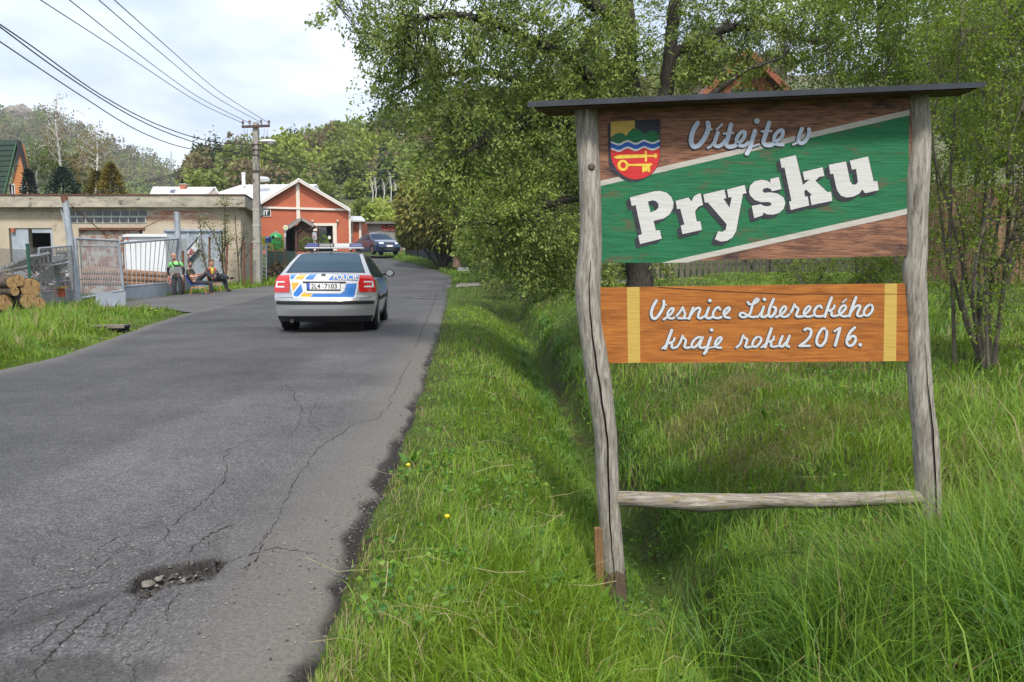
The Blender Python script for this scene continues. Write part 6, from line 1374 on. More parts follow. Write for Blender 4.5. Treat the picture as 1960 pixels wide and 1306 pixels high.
sapling('thin bare sapling left of the concrete pole', (458, 548), [[(458, 545), (456, 500), (452, 450), (450, 408)], [(456, 490), (464, 460), (468, 410)]], 90, 94)
sapling('wispy sapling growing against the garage side', (463, 550), [[(463, 548), (462, 480), (472, 440)], [(462, 500), (478, 480), (484, 455)]], 80, 95)
# ------------------------------------------------------------------ red gabled building
m_red = M('terracotta_render', (0.40, 0.105, 0.052), (0.46, 0.13, 0.065), rough=0.9, scale=1.1, bump=0.3, bscale=25, world=True)
m_trim = M('cream_trim', (0.66, 0.58, 0.49), (0.72, 0.65, 0.56), rough=0.8, scale=3)
m_wroof = M('pale_metal_roof', (0.62, 0.62, 0.62), (0.74, 0.74, 0.75), rough=0.45, scale=0.7, world=True)
m_glass = M('window_glass', (0.02, 0.025, 0.03), rough=0.08, spec=0.8)
RYF = 60.0
def rp_(px, py, Y=RYF): return at(px, py, Y)
hall = thing('red_hall', 'terracotta red hall with cream trim and pale gabled metal roof', 'building', rp_(575, 490))
bz = 1.6
apex, le, re = rp_(575, 345), rp_(468, 398), rp_(670, 402)
wl_, wr_ = rp_(474, 400)[0], rp_(668, 400)[0]; ze = rp_(668, 403)[2]; za = apex[2] - 0.15
slope_z = lambda x: za - abs(x - apex[0]) * (za - ze) / (wr_ - apex[0])
dep = 8.0
dx0, dx1, dzt = rp_(608, 455)[0], rp_(637, 455)[0], rp_(0, 432)[2]
# front wall as a slab with the door opening
MB().prism([(wl_, RYF, bz), (dx0, RYF, bz), (dx0, RYF, dzt), (dx1, RYF, dzt), (dx1, RYF, bz), (wr_, RYF, bz), (wr_, RYF, ze), (apex[0], RYF, za), (wl_, RYF, slope_z(wl_))], (0, 0.3, 0)).build('front_wall', m_red, hall)
for xw, zw in ((wr_ - 0.3, ze), (wl_, slope_z(wl_))):
    q = [(xw, RYF + 0.3), (xw + 0.3, RYF + 0.3), (xw + 0.3 - 0.27 * dep, RYF + 0.3 + dep), (xw - 0.27 * dep, RYF + 0.3 + dep)]
    MB().hexa([p + (bz,) for p in q] + [p + (zw,) for p in q]).build('side_wall', m_red, hall)
# roof slopes with standing seams
rfh = None
for sgn, xe, zee in ((1, re[0] + 0.12, None), (-1, le[0] - 0.6, None)):
    zee = slope_z(xe) + 0.13; A_, B_ = np.array([apex[0], RYF - 0.45, za + 0.14]), np.array([xe, RYF - 0.45, zee]); bk_ = np.array([-0.27 * (dep + 0.9), dep + 0.9, 0]); th = np.array([0, 0, 0.10])
    o = MB().hexa([A_, B_, B_ + bk_, A_ + bk_, A_ + th, B_ + th, B_ + bk_ + th, A_ + bk_ + th]).build('roof', m_wroof, hall); rfh = rfh or o
    for k in range(12):
        q = np.array([-0.27 * (0.3 + k * 0.72), 0.3 + k * 0.72, 0.11]); MB().bar(A_ + q, B_ + q, 0.05, 0.05).build('roof_seam', m_wroof, o)
    MB().bar(A_ + [0, -0.03, -0.10], B_ + [0, -0.03, -0.10], 0.05, 0.11).build('barge_board', m_trim, o)
# lower wing roof running left behind the garage
P = [rp_(575, 347, 62.5), rp_(462, 350, 62.6), rp_(398, 376, 61.5), rp_(470, 388, 60.5), rp_(560, 362, 60.9)]
wing = MB(); R0, R1, E1, E0 = np.array([apex[0] + 0.2, 64.2, za + 0.2]), np.array([rp_(462, 349, 64.2)[0], 64.2, za + 0.15]), rp_(396, 377, 61.2), rp_(520, 390, 61.2)
wo = wing.hexa([E1, E0, R0, R1, E1 + [0, 0, .08], E0 + [0, 0, .08], R0 + [0, 0, .08], R1 + [0, 0, .08]]).build('wing_roof', m_wroof, hall)
for k in range(1, 9): f = k / 9; MB().bar(E1 + (E0 - E1) * f + [0, 0, .1], R1 + (R0 - R1) * f + [0, 0, .1], 0.05, 0.05).build('roof_seam', m_wroof, wo)
MB().box(((E1[0] + E0[0]) / 2, 61.6, (bz + E1[2]) / 2 - 0.2), (E0[0] - E1[0], 0.3, E1[2] - bz - 0.4)).build('wing_wall', m_red, hall)
MB().hexa([R1 + [0, 0, 0], R0, R0 + [0, 3, -1.2], R1 + [0, 3, -1.2], R1 + [0, 0, .08], R0 + [0, 0, .08], R0 + [0, 3, -1.1], R1 + [0, 3, -1.1]]).build('wing_roof', m_wroof, hall)
c = rp_(466, 341, 63); MB().lathe([(0.14, -0.6), (0.14, 0.3), (0.17, 0.3), (0.17, 0.42), (0.0, 0.42)], c, 12).build('flue', M('flue_white', (0.7, 0.7, 0.7)), wo, smooth=True)
c = rp_(503, 343, 62.3); MB().lathe([(0.5, -0.15), (0.55, 0.0), (0.4, 0.14), (0.0, 0.2)], c, 14).build('roof_vent', M('vent_grey', (0.5, 0.51, 0.5)), wo, smooth=True)
def rbox(name, x0, y0, x1, y1, mat, out=0.06, Y=RYF, par=None, tilt=0):
    a, b = at(x0, y0, Y - out), at(x1, y1, Y - out); return MB().box(((a[0] + b[0]) / 2, Y - out / 2 - 0.002, (a[2] + b[2]) / 2), (b[0] - a[0], out, a[2] - b[2])).build(name, mat, par or hall)
rbox('pilaster', 566, 351, 574.5, 420, m_trim, 0.09)
MB().bar(rp_(474, 396.5, RYF - 0.08), rp_(671, 402, RYF - 0.08), 0.12, 0.15).build('string_course', m_trim, hall)
rbox('pilaster', 667, 404, 672.5, 478, m_trim, 0.10)
rbox('downpipe', 674, 404, 675.4, 478, M('pipe_grey', (0.5, 0.5, 0.49)), 0.12)
rbox('door_surround', 598, 427.5, 645, 432.5, m_trim, 0.10); rbox('door_surround', 637, 432.5, 645, 480, m_trim, 0.10); rbox('door_surround', 598, 432.5, 607.5, 480, m_trim, 0.10)
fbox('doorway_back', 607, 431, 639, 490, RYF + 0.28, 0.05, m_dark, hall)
dg = fbox('shop_window', 609, 433, 626, 478, RYF + 0.16, 0.04, m_glass, hall); fbox('notice', 628, 452, 633, 458, RYF + 0.13, 0.01, M('paper_white', (0.75, 0.75, 0.72)), dg)
for k in range(3): fbox('shop_light', 613 + k * 4, 437.5, 615 + k * 4, 439.5, RYF + 0.13, 0.01, M('lamp_white', (0.7, 0.7, 0.66)), dg)
for px in (597, 645):
    c = rp_(px, 425.5, RYF - 0.15); MB().tube([c + [0, 0.12, -0.1], c + [0, 0, 0], c + [0.06, -0.05, 0.12]], [0.03, 0.04, 0.10], 8).build('wall_lamp', M('lamp_shell', (0.6, 0.58, 0.52)), hall)
# shop board with white letters
sb = rbox('sign_board', 478, 399.5, 518.5, 414.5, M('frame_white', (0.7, 0.7, 0.69)), 0.06); rbox('sign_face', 479.5, 401, 517.3, 413.2, M('sign_black', (0.012, 0.012, 0.013)), 0.075, par=sb)
text_on('VIT', 496.5, 411.5, RYF - 0.082, 9, M('sign_letters', (0.75, 0.75, 0.74)), sb, w_px=17.5, bold=0.035)
# side wing on the right
ann = MB().hexa([rp_(674, 490, 60.8), rp_(690, 490, 60.8), rp_(690, 490, 60.8) + [0, 3, 0], rp_(674, 490, 60.8) + [0, 3, 0], rp_(674, 425, 60.8), rp_(690, 425, 60.8), rp_(690, 425, 60.8) + [0, 3, 0], rp_(674, 425, 60.8) + [0, 3, 0]]).build('annex_wall', m_red, hall)
rbox('annex_pilaster', 687, 426, 692, 480, m_trim, 0.08, Y=60.75, par=ann)
MB().hexa([rp_(672, 424.5, 60.2), rp_(699, 424.5, 60.2), rp_(699, 421, 64), rp_(672, 421, 64), rp_(672, 422, 60.2), rp_(699, 422, 60.2), rp_(692, 414, 64), rp_(672, 414, 64)]).build('annex_roof', M('annex_metal', (0.42, 0.45, 0.44), (0.5, 0.52, 0.51), rough=0.5, scale=2), ann)

# ------------------------------------------------------------------ shed, plank fence and netting beyond
shed = thing('grey_shed', 'low grey shed with red timber truss behind the parked car', 'building', at(740, 480, 64))
m_gr = M('grey_render', (0.30, 0.29, 0.28), (0.38, 0.37, 0.36), rough=0.9, scale=1.5, world=True)
fbox('wall', 694, 428, 800, 488, 64, 0.3, m_gr, shed); fbox('roof', 690, 424.5, 804, 428.5, 63.5, 4, M('shed_roof', (0.12, 0.11, 0.11), (0.18, 0.17, 0.165), scale=2), shed)
m_truss = M('truss_red', (0.34, 0.075, 0.045), (0.42, 0.11, 0.06), scale=4)
fbox('truss_back', 731, 429, 762, 441, 63.9, 0.06, m_dark, shed)
for a, b in (((731, 429.5), (762, 429.5)), ((731, 440.5), (762, 440.5)), ((731, 429), (731, 441)), ((747, 429), (747, 441)), ((762, 429), (762, 441)), ((731, 440), (747, 430)), ((731, 430), (747, 440)), ((747, 430), (762, 440)), ((747, 440), (762, 430))):
    MB().bar(at(*a, 63.85), at(*b, 63.85), 0.10, 0.06, up=(0, 1, 0)).build('truss_beam', m_truss, shed)
fbox('window_frame', 700, 445, 708, 452, 63.9, 0.08, m_rust, shed)
pf_ = thing('plank_fence', 'weathered grey plank fence behind the dark blue car', 'fence', at(745, 490, 57))
m_plank = M('grey_planks', (0.17, 0.15, 0.125), (0.27, 0.245, 0.21), rough=0.9, scale=5, stretch=(3, 3, 0.5), world=True)
for k in range(17):
    px = 722 + k * 2.55; yt = 441.5 + 0.25 * k + (k % 3) * 0.5; a, b = at(px, yt, 57 - 0.02 * k), at(px + 2.45, 491, 57 - 0.02 * k)
    MB().box(((a[0] + b[0]) / 2, 57 - 0.02 * k, (a[2] + b[2]) / 2), (b[0] - a[0], 0.03, a[2] - b[2]), ry=0.01 * (k % 3 - 1)).build('plank', m_plank, pf_)
fbox('rail', 721, 452, 766, 454, 57.02, 0.05, m_plank, pf_); fbox('rail', 721, 480, 766, 482, 57.02, 0.05, m_plank, pf_)
MB().bar(at(767, 492, 56), at(767, 447, 56), 0.14, 0.14).build('post', M('brown_post', (0.13, 0.09, 0.06), (0.2, 0.14, 0.09), scale=6), pf_)
o = thing('meter_box', 'small pale meter box on the gate pillar right of the plank fence', 'box', at(773, 478, 55)); fbox('body', 771, 463, 775, 478, 55, 0.15, M('meter_white', (0.5, 0.5, 0.48)), o); fbox('door', 771.6, 466, 774.4, 472, 54.97, 0.03, M('meter_door', (0.3, 0.3, 0.3)), o)
nf = thing('netted_fence', 'fence covered with dark green shade netting along the verge', 'fence', at(820, 495, 47))
m_net = M('shade_net', (0.012, 0.022, 0.022), (0.028, 0.042, 0.042), rough=0.85, scale=30, world=True)
pts = [(777, 460, 489, 53), (800, 460, 492, 50), (822, 462, 496, 47.5), (845, 464, 499, 45.5), (866, 466, 502, 44)]
for (x0, t0, b0_, Y0), (x1, t1, b1, Y1) in zip(pts, pts[1:]):
    a, b, c, d = at(x0, b0_, Y0), at(x1, b1, Y1), at(x1, t1, Y1), at(x0, t0, Y0); w = np.array([0, 0.03, 0])
    MB().hexa([a, b, b + w, a + w, d, c, c + w, d + w]).build('net_panel', m_net, nf); MB().tube([a - [0, 0.03, 0.3], d + [0, -0.03, 0.05]], 0.035, 6).build('post', m_dark, nf)
gg = thing('garden_gate', 'dark narrow garden gate under the leafy tree by the drive', 'gate', at(910, 522, 36.5))
for k in range(6): a, b = at(901 + k * 3, 523, 36.5), at(901 + k * 3, 487, 36.5); MB().bar(a, b, 0.06, 0.03).build('slat', m_net, gg)
for y in (492, 515): MB().bar(at(900, y, 36.55), at(918, y, 36.55), 0.05, 0.05).build('rail', m_dark, gg)
o = thing('tree_stump', 'reddish tree trunk at the end of the netted fence', 'tree', at(874, 508, 42)); MB().tube([at(874, 512, 42), at(875, 495, 42), at(874, 440, 42)], [0.24, 0.2, 0.17], 10).build('trunk', M('pine_trunk', (0.13, 0.075, 0.05), (0.22, 0.13, 0.085), scale=6, bump=0.7), o, smooth=True)
P_, d_ = in_blobs(1500, [B(874, 420, 42, 45, 35, 1.0)], np.random.default_rng(4)); V, F = leaves_np(P_, d_, 0.2, 0.09); mesh_np('crown', V, F, m_thuja, o, attrs={'tint': np.repeat(np.random.default_rng(4).random(1500), 4)})
o = thing('concrete_block', 'low pale concrete block on the verge beside the drive', 'block', at(886, 518, 38)); fbox('block', 876, 513.5, 897, 519, 38, 0.5, M('block_concrete', (0.33, 0.33, 0.31), (0.42, 0.42, 0.4), scale=5), o); fbox('block_lid', 877, 512, 896, 513.6, 38.03, 0.42, M('block_lid', (0.38, 0.38, 0.36)), o)
# ------------------------------------------------------------------ bus shelter, bins, signs in front of the hall
m_log = M('brown_boards', (0.055, 0.03, 0.02), (0.105, 0.06, 0.04), rough=0.85, scale=6, stretch=(0.6, 3, 3), world=True)
shl = thing('bus_shelter', 'small brown timber bus shelter with open dark front and shingle roof', 'shelter', at(575, 482, 48))
SYY = 48.0
for k in range(11):
    a, b = at(568, 436 + k * 4.1, SYY), at(597, 439.8 + k * 4.1, SYY); MB().box(((a[0] + b[0]) / 2, SYY, (a[2] + b[2]) / 2), (b[0] - a[0], 0.06, a[2] - b[2])).build('wall_board', m_log, shl)
for px in (546, 567.3, 597): MB().bar(at(px, 484, SYY - 0.06), at(px, 434, SYY - 0.06), 0.12, 0.12).build('post', m_log, shl)
fbox('back_wall', 545, 432, 598, 482, SYY + 1.7, 0.06, m_log, shl); MB().box((at(545, 458, SYY)[0], SYY + 0.85, at(0, 458, SYY)[2]), (0.06, 1.6, 1.5)).build('side_wall', m_dark, shl)
MB().box((at(571, 458, SYY)[0], SYY + 1.2, at(0, 472, SYY)[2]), (1.5, 0.35, 0.06)).build('bench', m_log, shl)
ap = at(577.5, 419.5, SYY - 0.4); eL, eR = at(553, 437, SYY - 0.4), at(605, 436, SYY - 0.4); bk3 = np.array([-1.05, 2.4, 0]); th = np.array([0, 0, 0.09])
m_shg = M('grey_shingle', (0.085, 0.08, 0.075), (0.14, 0.13, 0.125), rough=0.9, scale=8)
for e in (eL, eR):
    o = MB().hexa([e, ap, ap + bk3, e + bk3, e + th, ap + th, ap + bk3 + th, e + bk3 + th]).build('roof', m_shg, shl)
    MB().bar(e + [0, -0.03, 0.02], ap + [0, -0.03, 0.02], 0.05, 0.16).build('barge_board', M('barge_grey', (0.26, 0.24, 0.22)), o)
MB().prism([eL + [0.1, 0.3, 0], eR + [-0.1, 0.3, 0], ap + [0, 0.3, -0.08]], (0, 0.06, 0)).build('gable', m_log, shl)
for a, b in (((547, 444), (555, 436)), ((567, 444), (560, 436)), ((569, 446), (577, 437))): MB().bar(at(*a, SYY - 0.1), at(*b, SYY - 0.1), 0.08, 0.08).build('brace', m_log, shl)
nb = thing('notice_board', 'roofed brown notice board with posters beside the shelter', 'notice board', at(602, 482, 47))
fbox('case', 596, 442.5, 608, 461, 47, 0.12, m_log, nb); fbox('poster', 598, 445, 606, 459, 46.97, 0.02, M('poster_grey', (0.5, 0.52, 0.55), (0.3, 0.33, 0.4), scale=6), nb); fbox('poster_red', 600, 452, 603, 456, 46.955, 0.01, M('poster_red', (0.4, 0.05, 0.05)), nb)
for px in (597.5, 606.5): MB().bar(at(px, 484, 47.06), at(px, 460, 47.06), 0.09, 0.09).build('leg', m_log, nb)
for e in ((590.5, 441), (614, 441)): a, b = at(e[0], e[1], 46.8), at(602, 434.5, 46.8); MB().hexa([a, b, b + [0, .6, 0], a + [0, .6, 0], a + [0, 0, .07], b + [0, 0, .07], b + [0, .6, .07], a + [0, .6, .07]]).build('roof', m_log, nb)
bs = thing('bus_stop_sign', 'bus stop post with round white and yellow plate', 'sign', at(545, 482, 45))
MB().tube([at(545, 484, 45), at(546, 432, 45)], 0.035, 8).build('pole', m_gal, bs, smooth=True)
c = at(546.7, 436, 44.95); MB().lathe([(0.0, -0.01), (0.14, -0.01), (0.14, 0.01), (0.0, 0.01)], c, 18, axis='y').build('disc', M('disc_white', (0.7, 0.72, 0.75)), bs); MB().lathe([(0.0, -0.014), (0.085, -0.014), (0.085, -0.011), (0.0, -0.011)], c, 16, axis='y').build('disc_centre', M('disc_yellow', (0.55, 0.55, 0.10)), bs)
fbox('timetable', 543.5, 446.5, 547.5, 454, 44.94, 0.02, M('timetable_grey', (0.5, 0.5, 0.5)), bs)
def igloo():
    o = thing('recycling_bell', 'green domed glass recycling container beside the shelter', 'container', at(529, 480, 46)); c = at(529, 479, 46)
    m_g = M('green_plastic', (0.015, 0.22, 0.055), (0.02, 0.27, 0.07), rough=0.4, scale=3)
    prof = [(0.36, 0.0), (0.39, 0.05), (0.40, 0.5), (0.385, 0.72), (0.33, 0.87), (0.22, 0.96), (0.08, 1.0), (0.0, 1.0)]
    MB().lathe(prof, c, 24).build('shell', m_g, o, smooth=True); MB().lathe([(0.0, -0.03), (0.08, -0.03), (0.08, 0.02), (0.0, 0.02)], c + [-0.05, -0.39, 0.72], 12, axis='y').build('port', m_dark, o)
    MB().lathe([(0.41, 0.30), (0.42, 0.30), (0.42, 0.36), (0.41, 0.36)], c, 24).build('band', M('green_band_', (0.012, 0.16, 0.04)), o); MB().tube([c + [-0.1, 0, 1.0], c + [0, 0, 1.1], c + [0.1, 0, 1.0]], 0.02, 6).build('lifting_eye', m_gal, o); return o
igloo()
def bin_(px0, px1, y0, y1, Y, col, col2, label, name='wheelie_bin'):
    a, b = at(px0, y1, Y), at(px1, y1, Y); t = at(px0, y0, Y); w = b[0] - a[0]; h = t[2] - a[2]; x = (a[0] + b[0]) / 2
    o = thing(name, label, 'bin', (x, Y, a[2])); m1 = M('bin_' + label[:12].replace(' ', '_'), col, rough=0.45)
    MB().hexa([(x - w * .42, Y - .25, a[2]), (x + w * .42, Y - .25, a[2]), (x + w * .42, Y + .25, a[2]), (x - w * .42, Y + .25, a[2]), (x - w / 2, Y - .33, t[2] - 0.1), (x + w / 2, Y - .33, t[2] - 0.1), (x + w / 2, Y + .33, t[2] - 0.1), (x - w / 2, Y + .33, t[2] - 0.1)]).build('body', m1, o, bevel=0.02)
    m2 = M('binlid_' + label[:12].replace(' ', '_'), col2, rough=0.4); MB().hexa([(x - w * .53, Y - .38, t[2] - 0.1), (x + w * .53, Y - .38, t[2] - 0.1), (x + w * .53, Y + .36, t[2] - 0.1), (x - w * .53, Y + .36, t[2] - 0.1), (x - w * .45, Y - .25, t[2]), (x + w * .45, Y - .25, t[2]), (x + w * .45, Y + .25, t[2] + 0.03), (x - w * .45, Y + .25, t[2] + 0.03)]).build('lid', m2, o, bevel=0.015)
bin_(497, 505, 452, 478, 43, (0.55, 0.42, 0.02), (0.6, 0.46, 0.03), 'yellow recycling bin right of the concrete pole'); bin_(506, 517, 454, 478, 44.5, (0.03, 0.06, 0.20), (0.035, 0.08, 0.25), 'blue recycling bin between the yellow bin and the green container')
lp = thing('lattice_panel', 'narrow pale metal lattice panel right of the concrete pole', 'panel', at(505, 536, 36.5))
for px in (501.5, 510): MB().bar(at(px, 538, 36.5), at(px, 467, 36.5), 0.05, 0.05).build('upright', m_gal, lp)
for k in range(9): MB().bar(at(501.5, 470 + k * 7.6, 36.5), at(510, 474 + k * 7.6, 36.5), 0.03, 0.03).build('brace', m_gal, lp)
dn = thing('garden_net', 'dark green netting fence between the pole and the police car', 'fence', at(540, 535, 38))
for x0, x1 in ((511, 527), (527.4, 545), (545.4, 566)): fbox('net_panel', x0, 481, x1, 533, 38, 0.03, M('green_net', (0.02, 0.045, 0.038), (0.035, 0.06, 0.05), scale=25, world=True, rough=0.85), dn)
for px in (511, 527, 545, 566): MB().tube([at(px, 538, 37.95), at(px, 478, 37.95)], 0.04, 6).build('post', M('brown_stake', (0.07, 0.05, 0.04), (0.12, 0.09, 0.07), scale=8), dn)
bush('reed_clump', 'brown dry reeds and twigs in front of the green netting', 'shrub', [B(530, 522, 37, 12, 14, 0.3), B(555, 518, 37.2, 8, 14, 0.3)], 420, 0.22, MT('reed', [(0, (0.07, 0.05, 0.03)), (1, (0.20, 0.15, 0.08))], trans=0.1), 0.5, 85)
bush('roadside_bush', 'small green bush beside the bus stop sign', 'shrub', [B(533, 470, 44.5, 9, 14, 0.35), B(588, 468, 46.8, 14, 12, 0.4), B(616, 462, 47.5, 12, 12, 0.4)], 1500, 0.10, m_leaf, 0.4, 86)
bush('forsythia_bush', 'low pale yellow flowering plant by the metal panel', 'shrub', [B(514, 474, 41, 7, 8, 0.25)], 350, 0.08, MT('forsythia', [(0, (0.12, 0.16, 0.03)), (0.6, (0.35, 0.33, 0.12)), (1, (0.55, 0.52, 0.25))], trans=0.3), 0.5, 87)
# ------------------------------------------------------------------ orange house and white roof behind the garage
oh = thing('orange_house', 'orange gabled house with steep dark green roof at the left edge', 'house', at(40, 380, 50))
m_or = M('orange_render', (0.50, 0.20, 0.075), (0.56, 0.24, 0.10), rough=0.9, scale=1.5); m_gro = M('green_shingle', (0.022, 0.045, 0.032), (0.045, 0.075, 0.055), rough=0.85, scale=9, stretch=(1, 1, 6))
OY = 50.0; ga, gl, gr = at(41, 277, OY), at(18, 372, OY), at(60, 372, OY)
MB().prism([at(17, 385, OY), at(61, 385, OY), gr, ga, gl], (0, 0.3, 0)).build('gable_wall', m_or, oh)
v = np.array([-5.5, 1.2, 0]); th = np.array([0, 0, 0.14]); A_ = ga + [0.02, -0.35, 0.12]; E_ = at(12, 392, OY) + [0, -0.35, 0]
ro_ = MB().hexa([E_, A_, A_ + v, E_ + v, E_ + [-.1, 0, .14], A_ + th, A_ + v + th, E_ + v + [-.1, 0, .14]]).build('roof', m_gro, oh)
n_rows = 12
for k in range(n_rows):
    f = k / n_rows; MB().bar(E_ + (A_ - E_) * f + [-.07, -0.02, .15], E_ + (A_ - E_) * f + v + [-.07, -0.02, .15], 0.03, 0.03).build('shingle_course', m_gro, ro_)
E2 = at(67, 372, OY) + [0, -0.35, 0]; MB().hexa([A_, E2, E2 + [-4.3, 6, 0], A_ + [-4.3, 6, 0], A_ + th, E2 + th, E2 + [-4.3, 6, .14], A_ + [-4.3, 6, .14]]).build('roof', M('roof_dark', (0.02, 0.02, 0.02), (0.035, 0.035, 0.035), scale=6), oh)
MB().bar(E_ + [0, -0.03, 0.05], A_ + [0, -0.03, 0.05], 0.06, 0.2).build('barge_board', M('barge_green', (0.06, 0.16, 0.09)), oh)
MB().bar(A_ + [0.05, -0.03, 0.05], E2 + [0.05, -0.03, 0.05], 0.06, 0.42).build('barge_board', M('barge_dark', (0.03, 0.028, 0.028)), oh)
for x0, x1, y0, y1 in ((17, 29, 352, 372), (40, 53, 355, 373), (31, 35, 303, 316)):
    wf = fbox('window', x0, y0, x1, y1, OY - 0.06, 0.08, M('window_white', (0.7, 0.69, 0.66)), oh); m_ = (x0 + x1) / 2
    if x1 - x0 > 6:
        for q0, q1 in ((x0 + 1.6, m_ - 0.6), (m_ + 0.6, x1 - 1.6)): fbox('pane', q0, y0 + 2.5, q1, y1, OY - 0.075, 0.02, m_glass, wf)
    else: fbox('pane', x0 + 1, y0 + 1, x1 - 1, y1 - 1, OY - 0.075, 0.02, m_glass, wf)
wh = thing('white_roofed_house', 'house with pale metal roof and brick chimney behind the garage', 'house', at(350, 372, 62))
a, b, c, d = at(287, 374, 60), at(398, 374, 60), at(412, 361, 63), at(293, 360, 63); th = np.array([0, 0, 0.1])
wr2 = MB().hexa([a, b, c, d, a + th, b + th, c + th, d + th]).build('roof', m_wroof, wh); MB().box(((a[0] + b[0]) / 2, 61.5, a[2] - 1.4), (b[0] - a[0] - 0.3, 2.6, 2.7)).build('wall', M('pale_wall', (0.5, 0.47, 0.42)), wh)
for k in range(1, 14): f = k / 14; MB().bar(a + (b - a) * f + th, d + (c - d) * f + th, 0.05, 0.05).build('roof_seam', m_wroof, wr2)
q0, q1, q2, q3 = [a + (b - a) * f + ((d - a) * (1 - f) + (c - b) * f) * g + [0, -0.02, 0.11] for f, g in ((0.33, 0.15), (0.41, 0.15), (0.41, 0.5), (0.33, 0.5))]
MB().hexa([q0, q1, q2, q3, q0 + [0, 0, .06], q1 + [0, 0, .06], q2 + [0, 0, .06], q3 + [0, 0, .06]]).build('skylight', m_glass, wr2)
for p0, p1 in ((c, at(420, 374, 60)), (c, at(396, 374, 60))): MB().bar(p0 + [0, -.1, .05], p1 + [0, -.1, .05], 0.08, 0.16).build('barge_board', M('barge_white', (0.62, 0.6, 0.58)), wh)
MB().prism([at(399, 374, 60.3), at(420, 374, 60.3), at(411, 363, 60.3)], (0, .1, 0)).build('dormer_gable', M('dormer_wall', (0.45, 0.40, 0.36)), wh)
ch = fbox('chimney', 344, 353, 354, 364, 62, 0.5, M('chimney_brick', (0.36, 0.10, 0.05), (0.45, 0.16, 0.09), scale=9), wr2); 
fbox('chimney_cap', 343, 351.5, 355, 353.2, 61.95, 0.6, M('cap_concrete', (0.4, 0.38, 0.35)), wr2); MB().lathe([(0.1, 0), (0.1, 0.2), (0.16, 0.22), (0.0, 0.34)], at(349, 351, 62.2), 10).build('cowl', m_dark, wr2)
# red-brown house behind the willow, fences behind the lawn
rh = thing('brown_house', 'rust red timber gable showing through the branches above the sign roof', 'house', at(1420, 300, 40))
m_rb = M('rust_timber', (0.22, 0.06, 0.032), (0.32, 0.10, 0.05), rough=0.8, scale=4, stretch=(4, 4, 0.4))
HY = 30.0; ap2, l2, r2_ = at(1425, 104, HY), at(1322, 205, HY), at(1525, 205, HY)
for k in range(16):
    x0 = 1326 + k * 12.4; x1 = x0 + 12.0; yt = lambda x: 112 + abs(x - 1425) * 0.98
    MB().prism([at(x0, 420, HY), at(x1, 420, HY), at(x1, yt(x1), HY), at(x0, yt(x0), HY)], (0, 0.06, 0)).build('gable_plank', m_rb, rh)
for e in (l2, r2_):
    e2 = e + (e - ap2) * 0.12; MB().hexa([ap2 + [0, -.5, 0], e2 + [0, -.5, 0], e2 + [0, 6, 0], ap2 + [0, 6, 0], ap2 + [0, -.5, .15], e2 + [0, -.5, .15], e2 + [0, 6, .15], ap2 + [0, 6, .15]]).build('roof', M('roof_tile_brown', (0.12, 0.045, 0.03), (0.17, 0.07, 0.045), scale=8), rh)
    MB().bar(ap2 + [0, -.52, 0], e2 + [0, -.52, 0], 0.06, 0.2).build('barge_board', m_rb, rh)
fbox('window', 1400, 170, 1450, 225, HY - 0.05, 0.06, m_glass, rh)
r2h = thing('brick_house', 'strip of red roof glimpsed at the right edge through the shrubs', 'house', at(1950, 300, 32)); MB().hexa([at(1935, 200, 32), at(2100, 200, 32), at(2100, 175, 36), at(1935, 175, 36), at(1935, 199, 32), at(2100, 199, 32), at(2100, 165, 36), at(1935, 165, 36)]).build('roof', M('roof_red', (0.30, 0.05, 0.03), (0.36, 0.08, 0.05), scale=5), r2h); fbox('wall', 1945, 200, 2100, 420, 33, 0.3, M('house_wall', (0.42, 0.36, 0.3)), r2h)
pk = thing('picket_fence', 'weathered grey picket fence across the lawn seen between the boards', 'fence', at(1500, 540, 27))
m_pick = M('picket_wood', (0.10, 0.085, 0.06), (0.20, 0.175, 0.13), rough=0.95, scale=6, stretch=(3, 3, 0.5), world=True)
px = 1235.0
for k in range(44):
    Y = 27.0 - 0.02 * k; b = at(px, 530, Y); zb = Hf(b[0], Y) - 0.02; zt = at(px, 496 - 0.2 * k + (k * 7 % 5), Y)[2] + 0.25; w = 0.125
    MB().prism([(b[0] - w / 2, Y, zb), (b[0] + w / 2, Y, zb), (b[0] + w / 2, Y, zt), (b[0], Y, zt + 0.08), (b[0] - w / 2, Y, zt)], (0, 0.025, 0)).build('picket', m_pick, pk); px += 11.6
for yy in (0.25, 0.75): a, b = at(1228, 520, 27.08), at(1745, 520, 26.2); a[2] = Hf(a[0], 27) + yy; b[2] = Hf(b[0], 26) + yy; MB().bar(a, b, 0.04, 0.08).build('rail', m_pick, pk)
bf = thing('board_fence', 'tall brown board fence behind the hazel stems at right', 'fence', at(1870, 520, 16))
m_bf = M('brown_fence_wood', (0.14, 0.075, 0.042), (0.25, 0.15, 0.085), rough=0.9, scale=5, stretch=(3, 3, 0.4), world=True)
px = 1742.0
for k in range(20):
    Y = 16.0; b = at(px, 560, Y); zb = Hf(b[0], Y) - 0.02; zt = at(px, 352 + (k * 11 % 7), Y)[2]; MB().box((b[0], Y, (zb + zt) / 2), (0.135, 0.025, zt - zb), ry=0.006 * (k % 3 - 1)).build('board', m_bf, bf); px += 15.2
for py in (390, 500): MB().bar(at(1735, py, 16.06), at(2050, py, 16.06), 0.04, 0.09).build('rail', m_bf, bf)
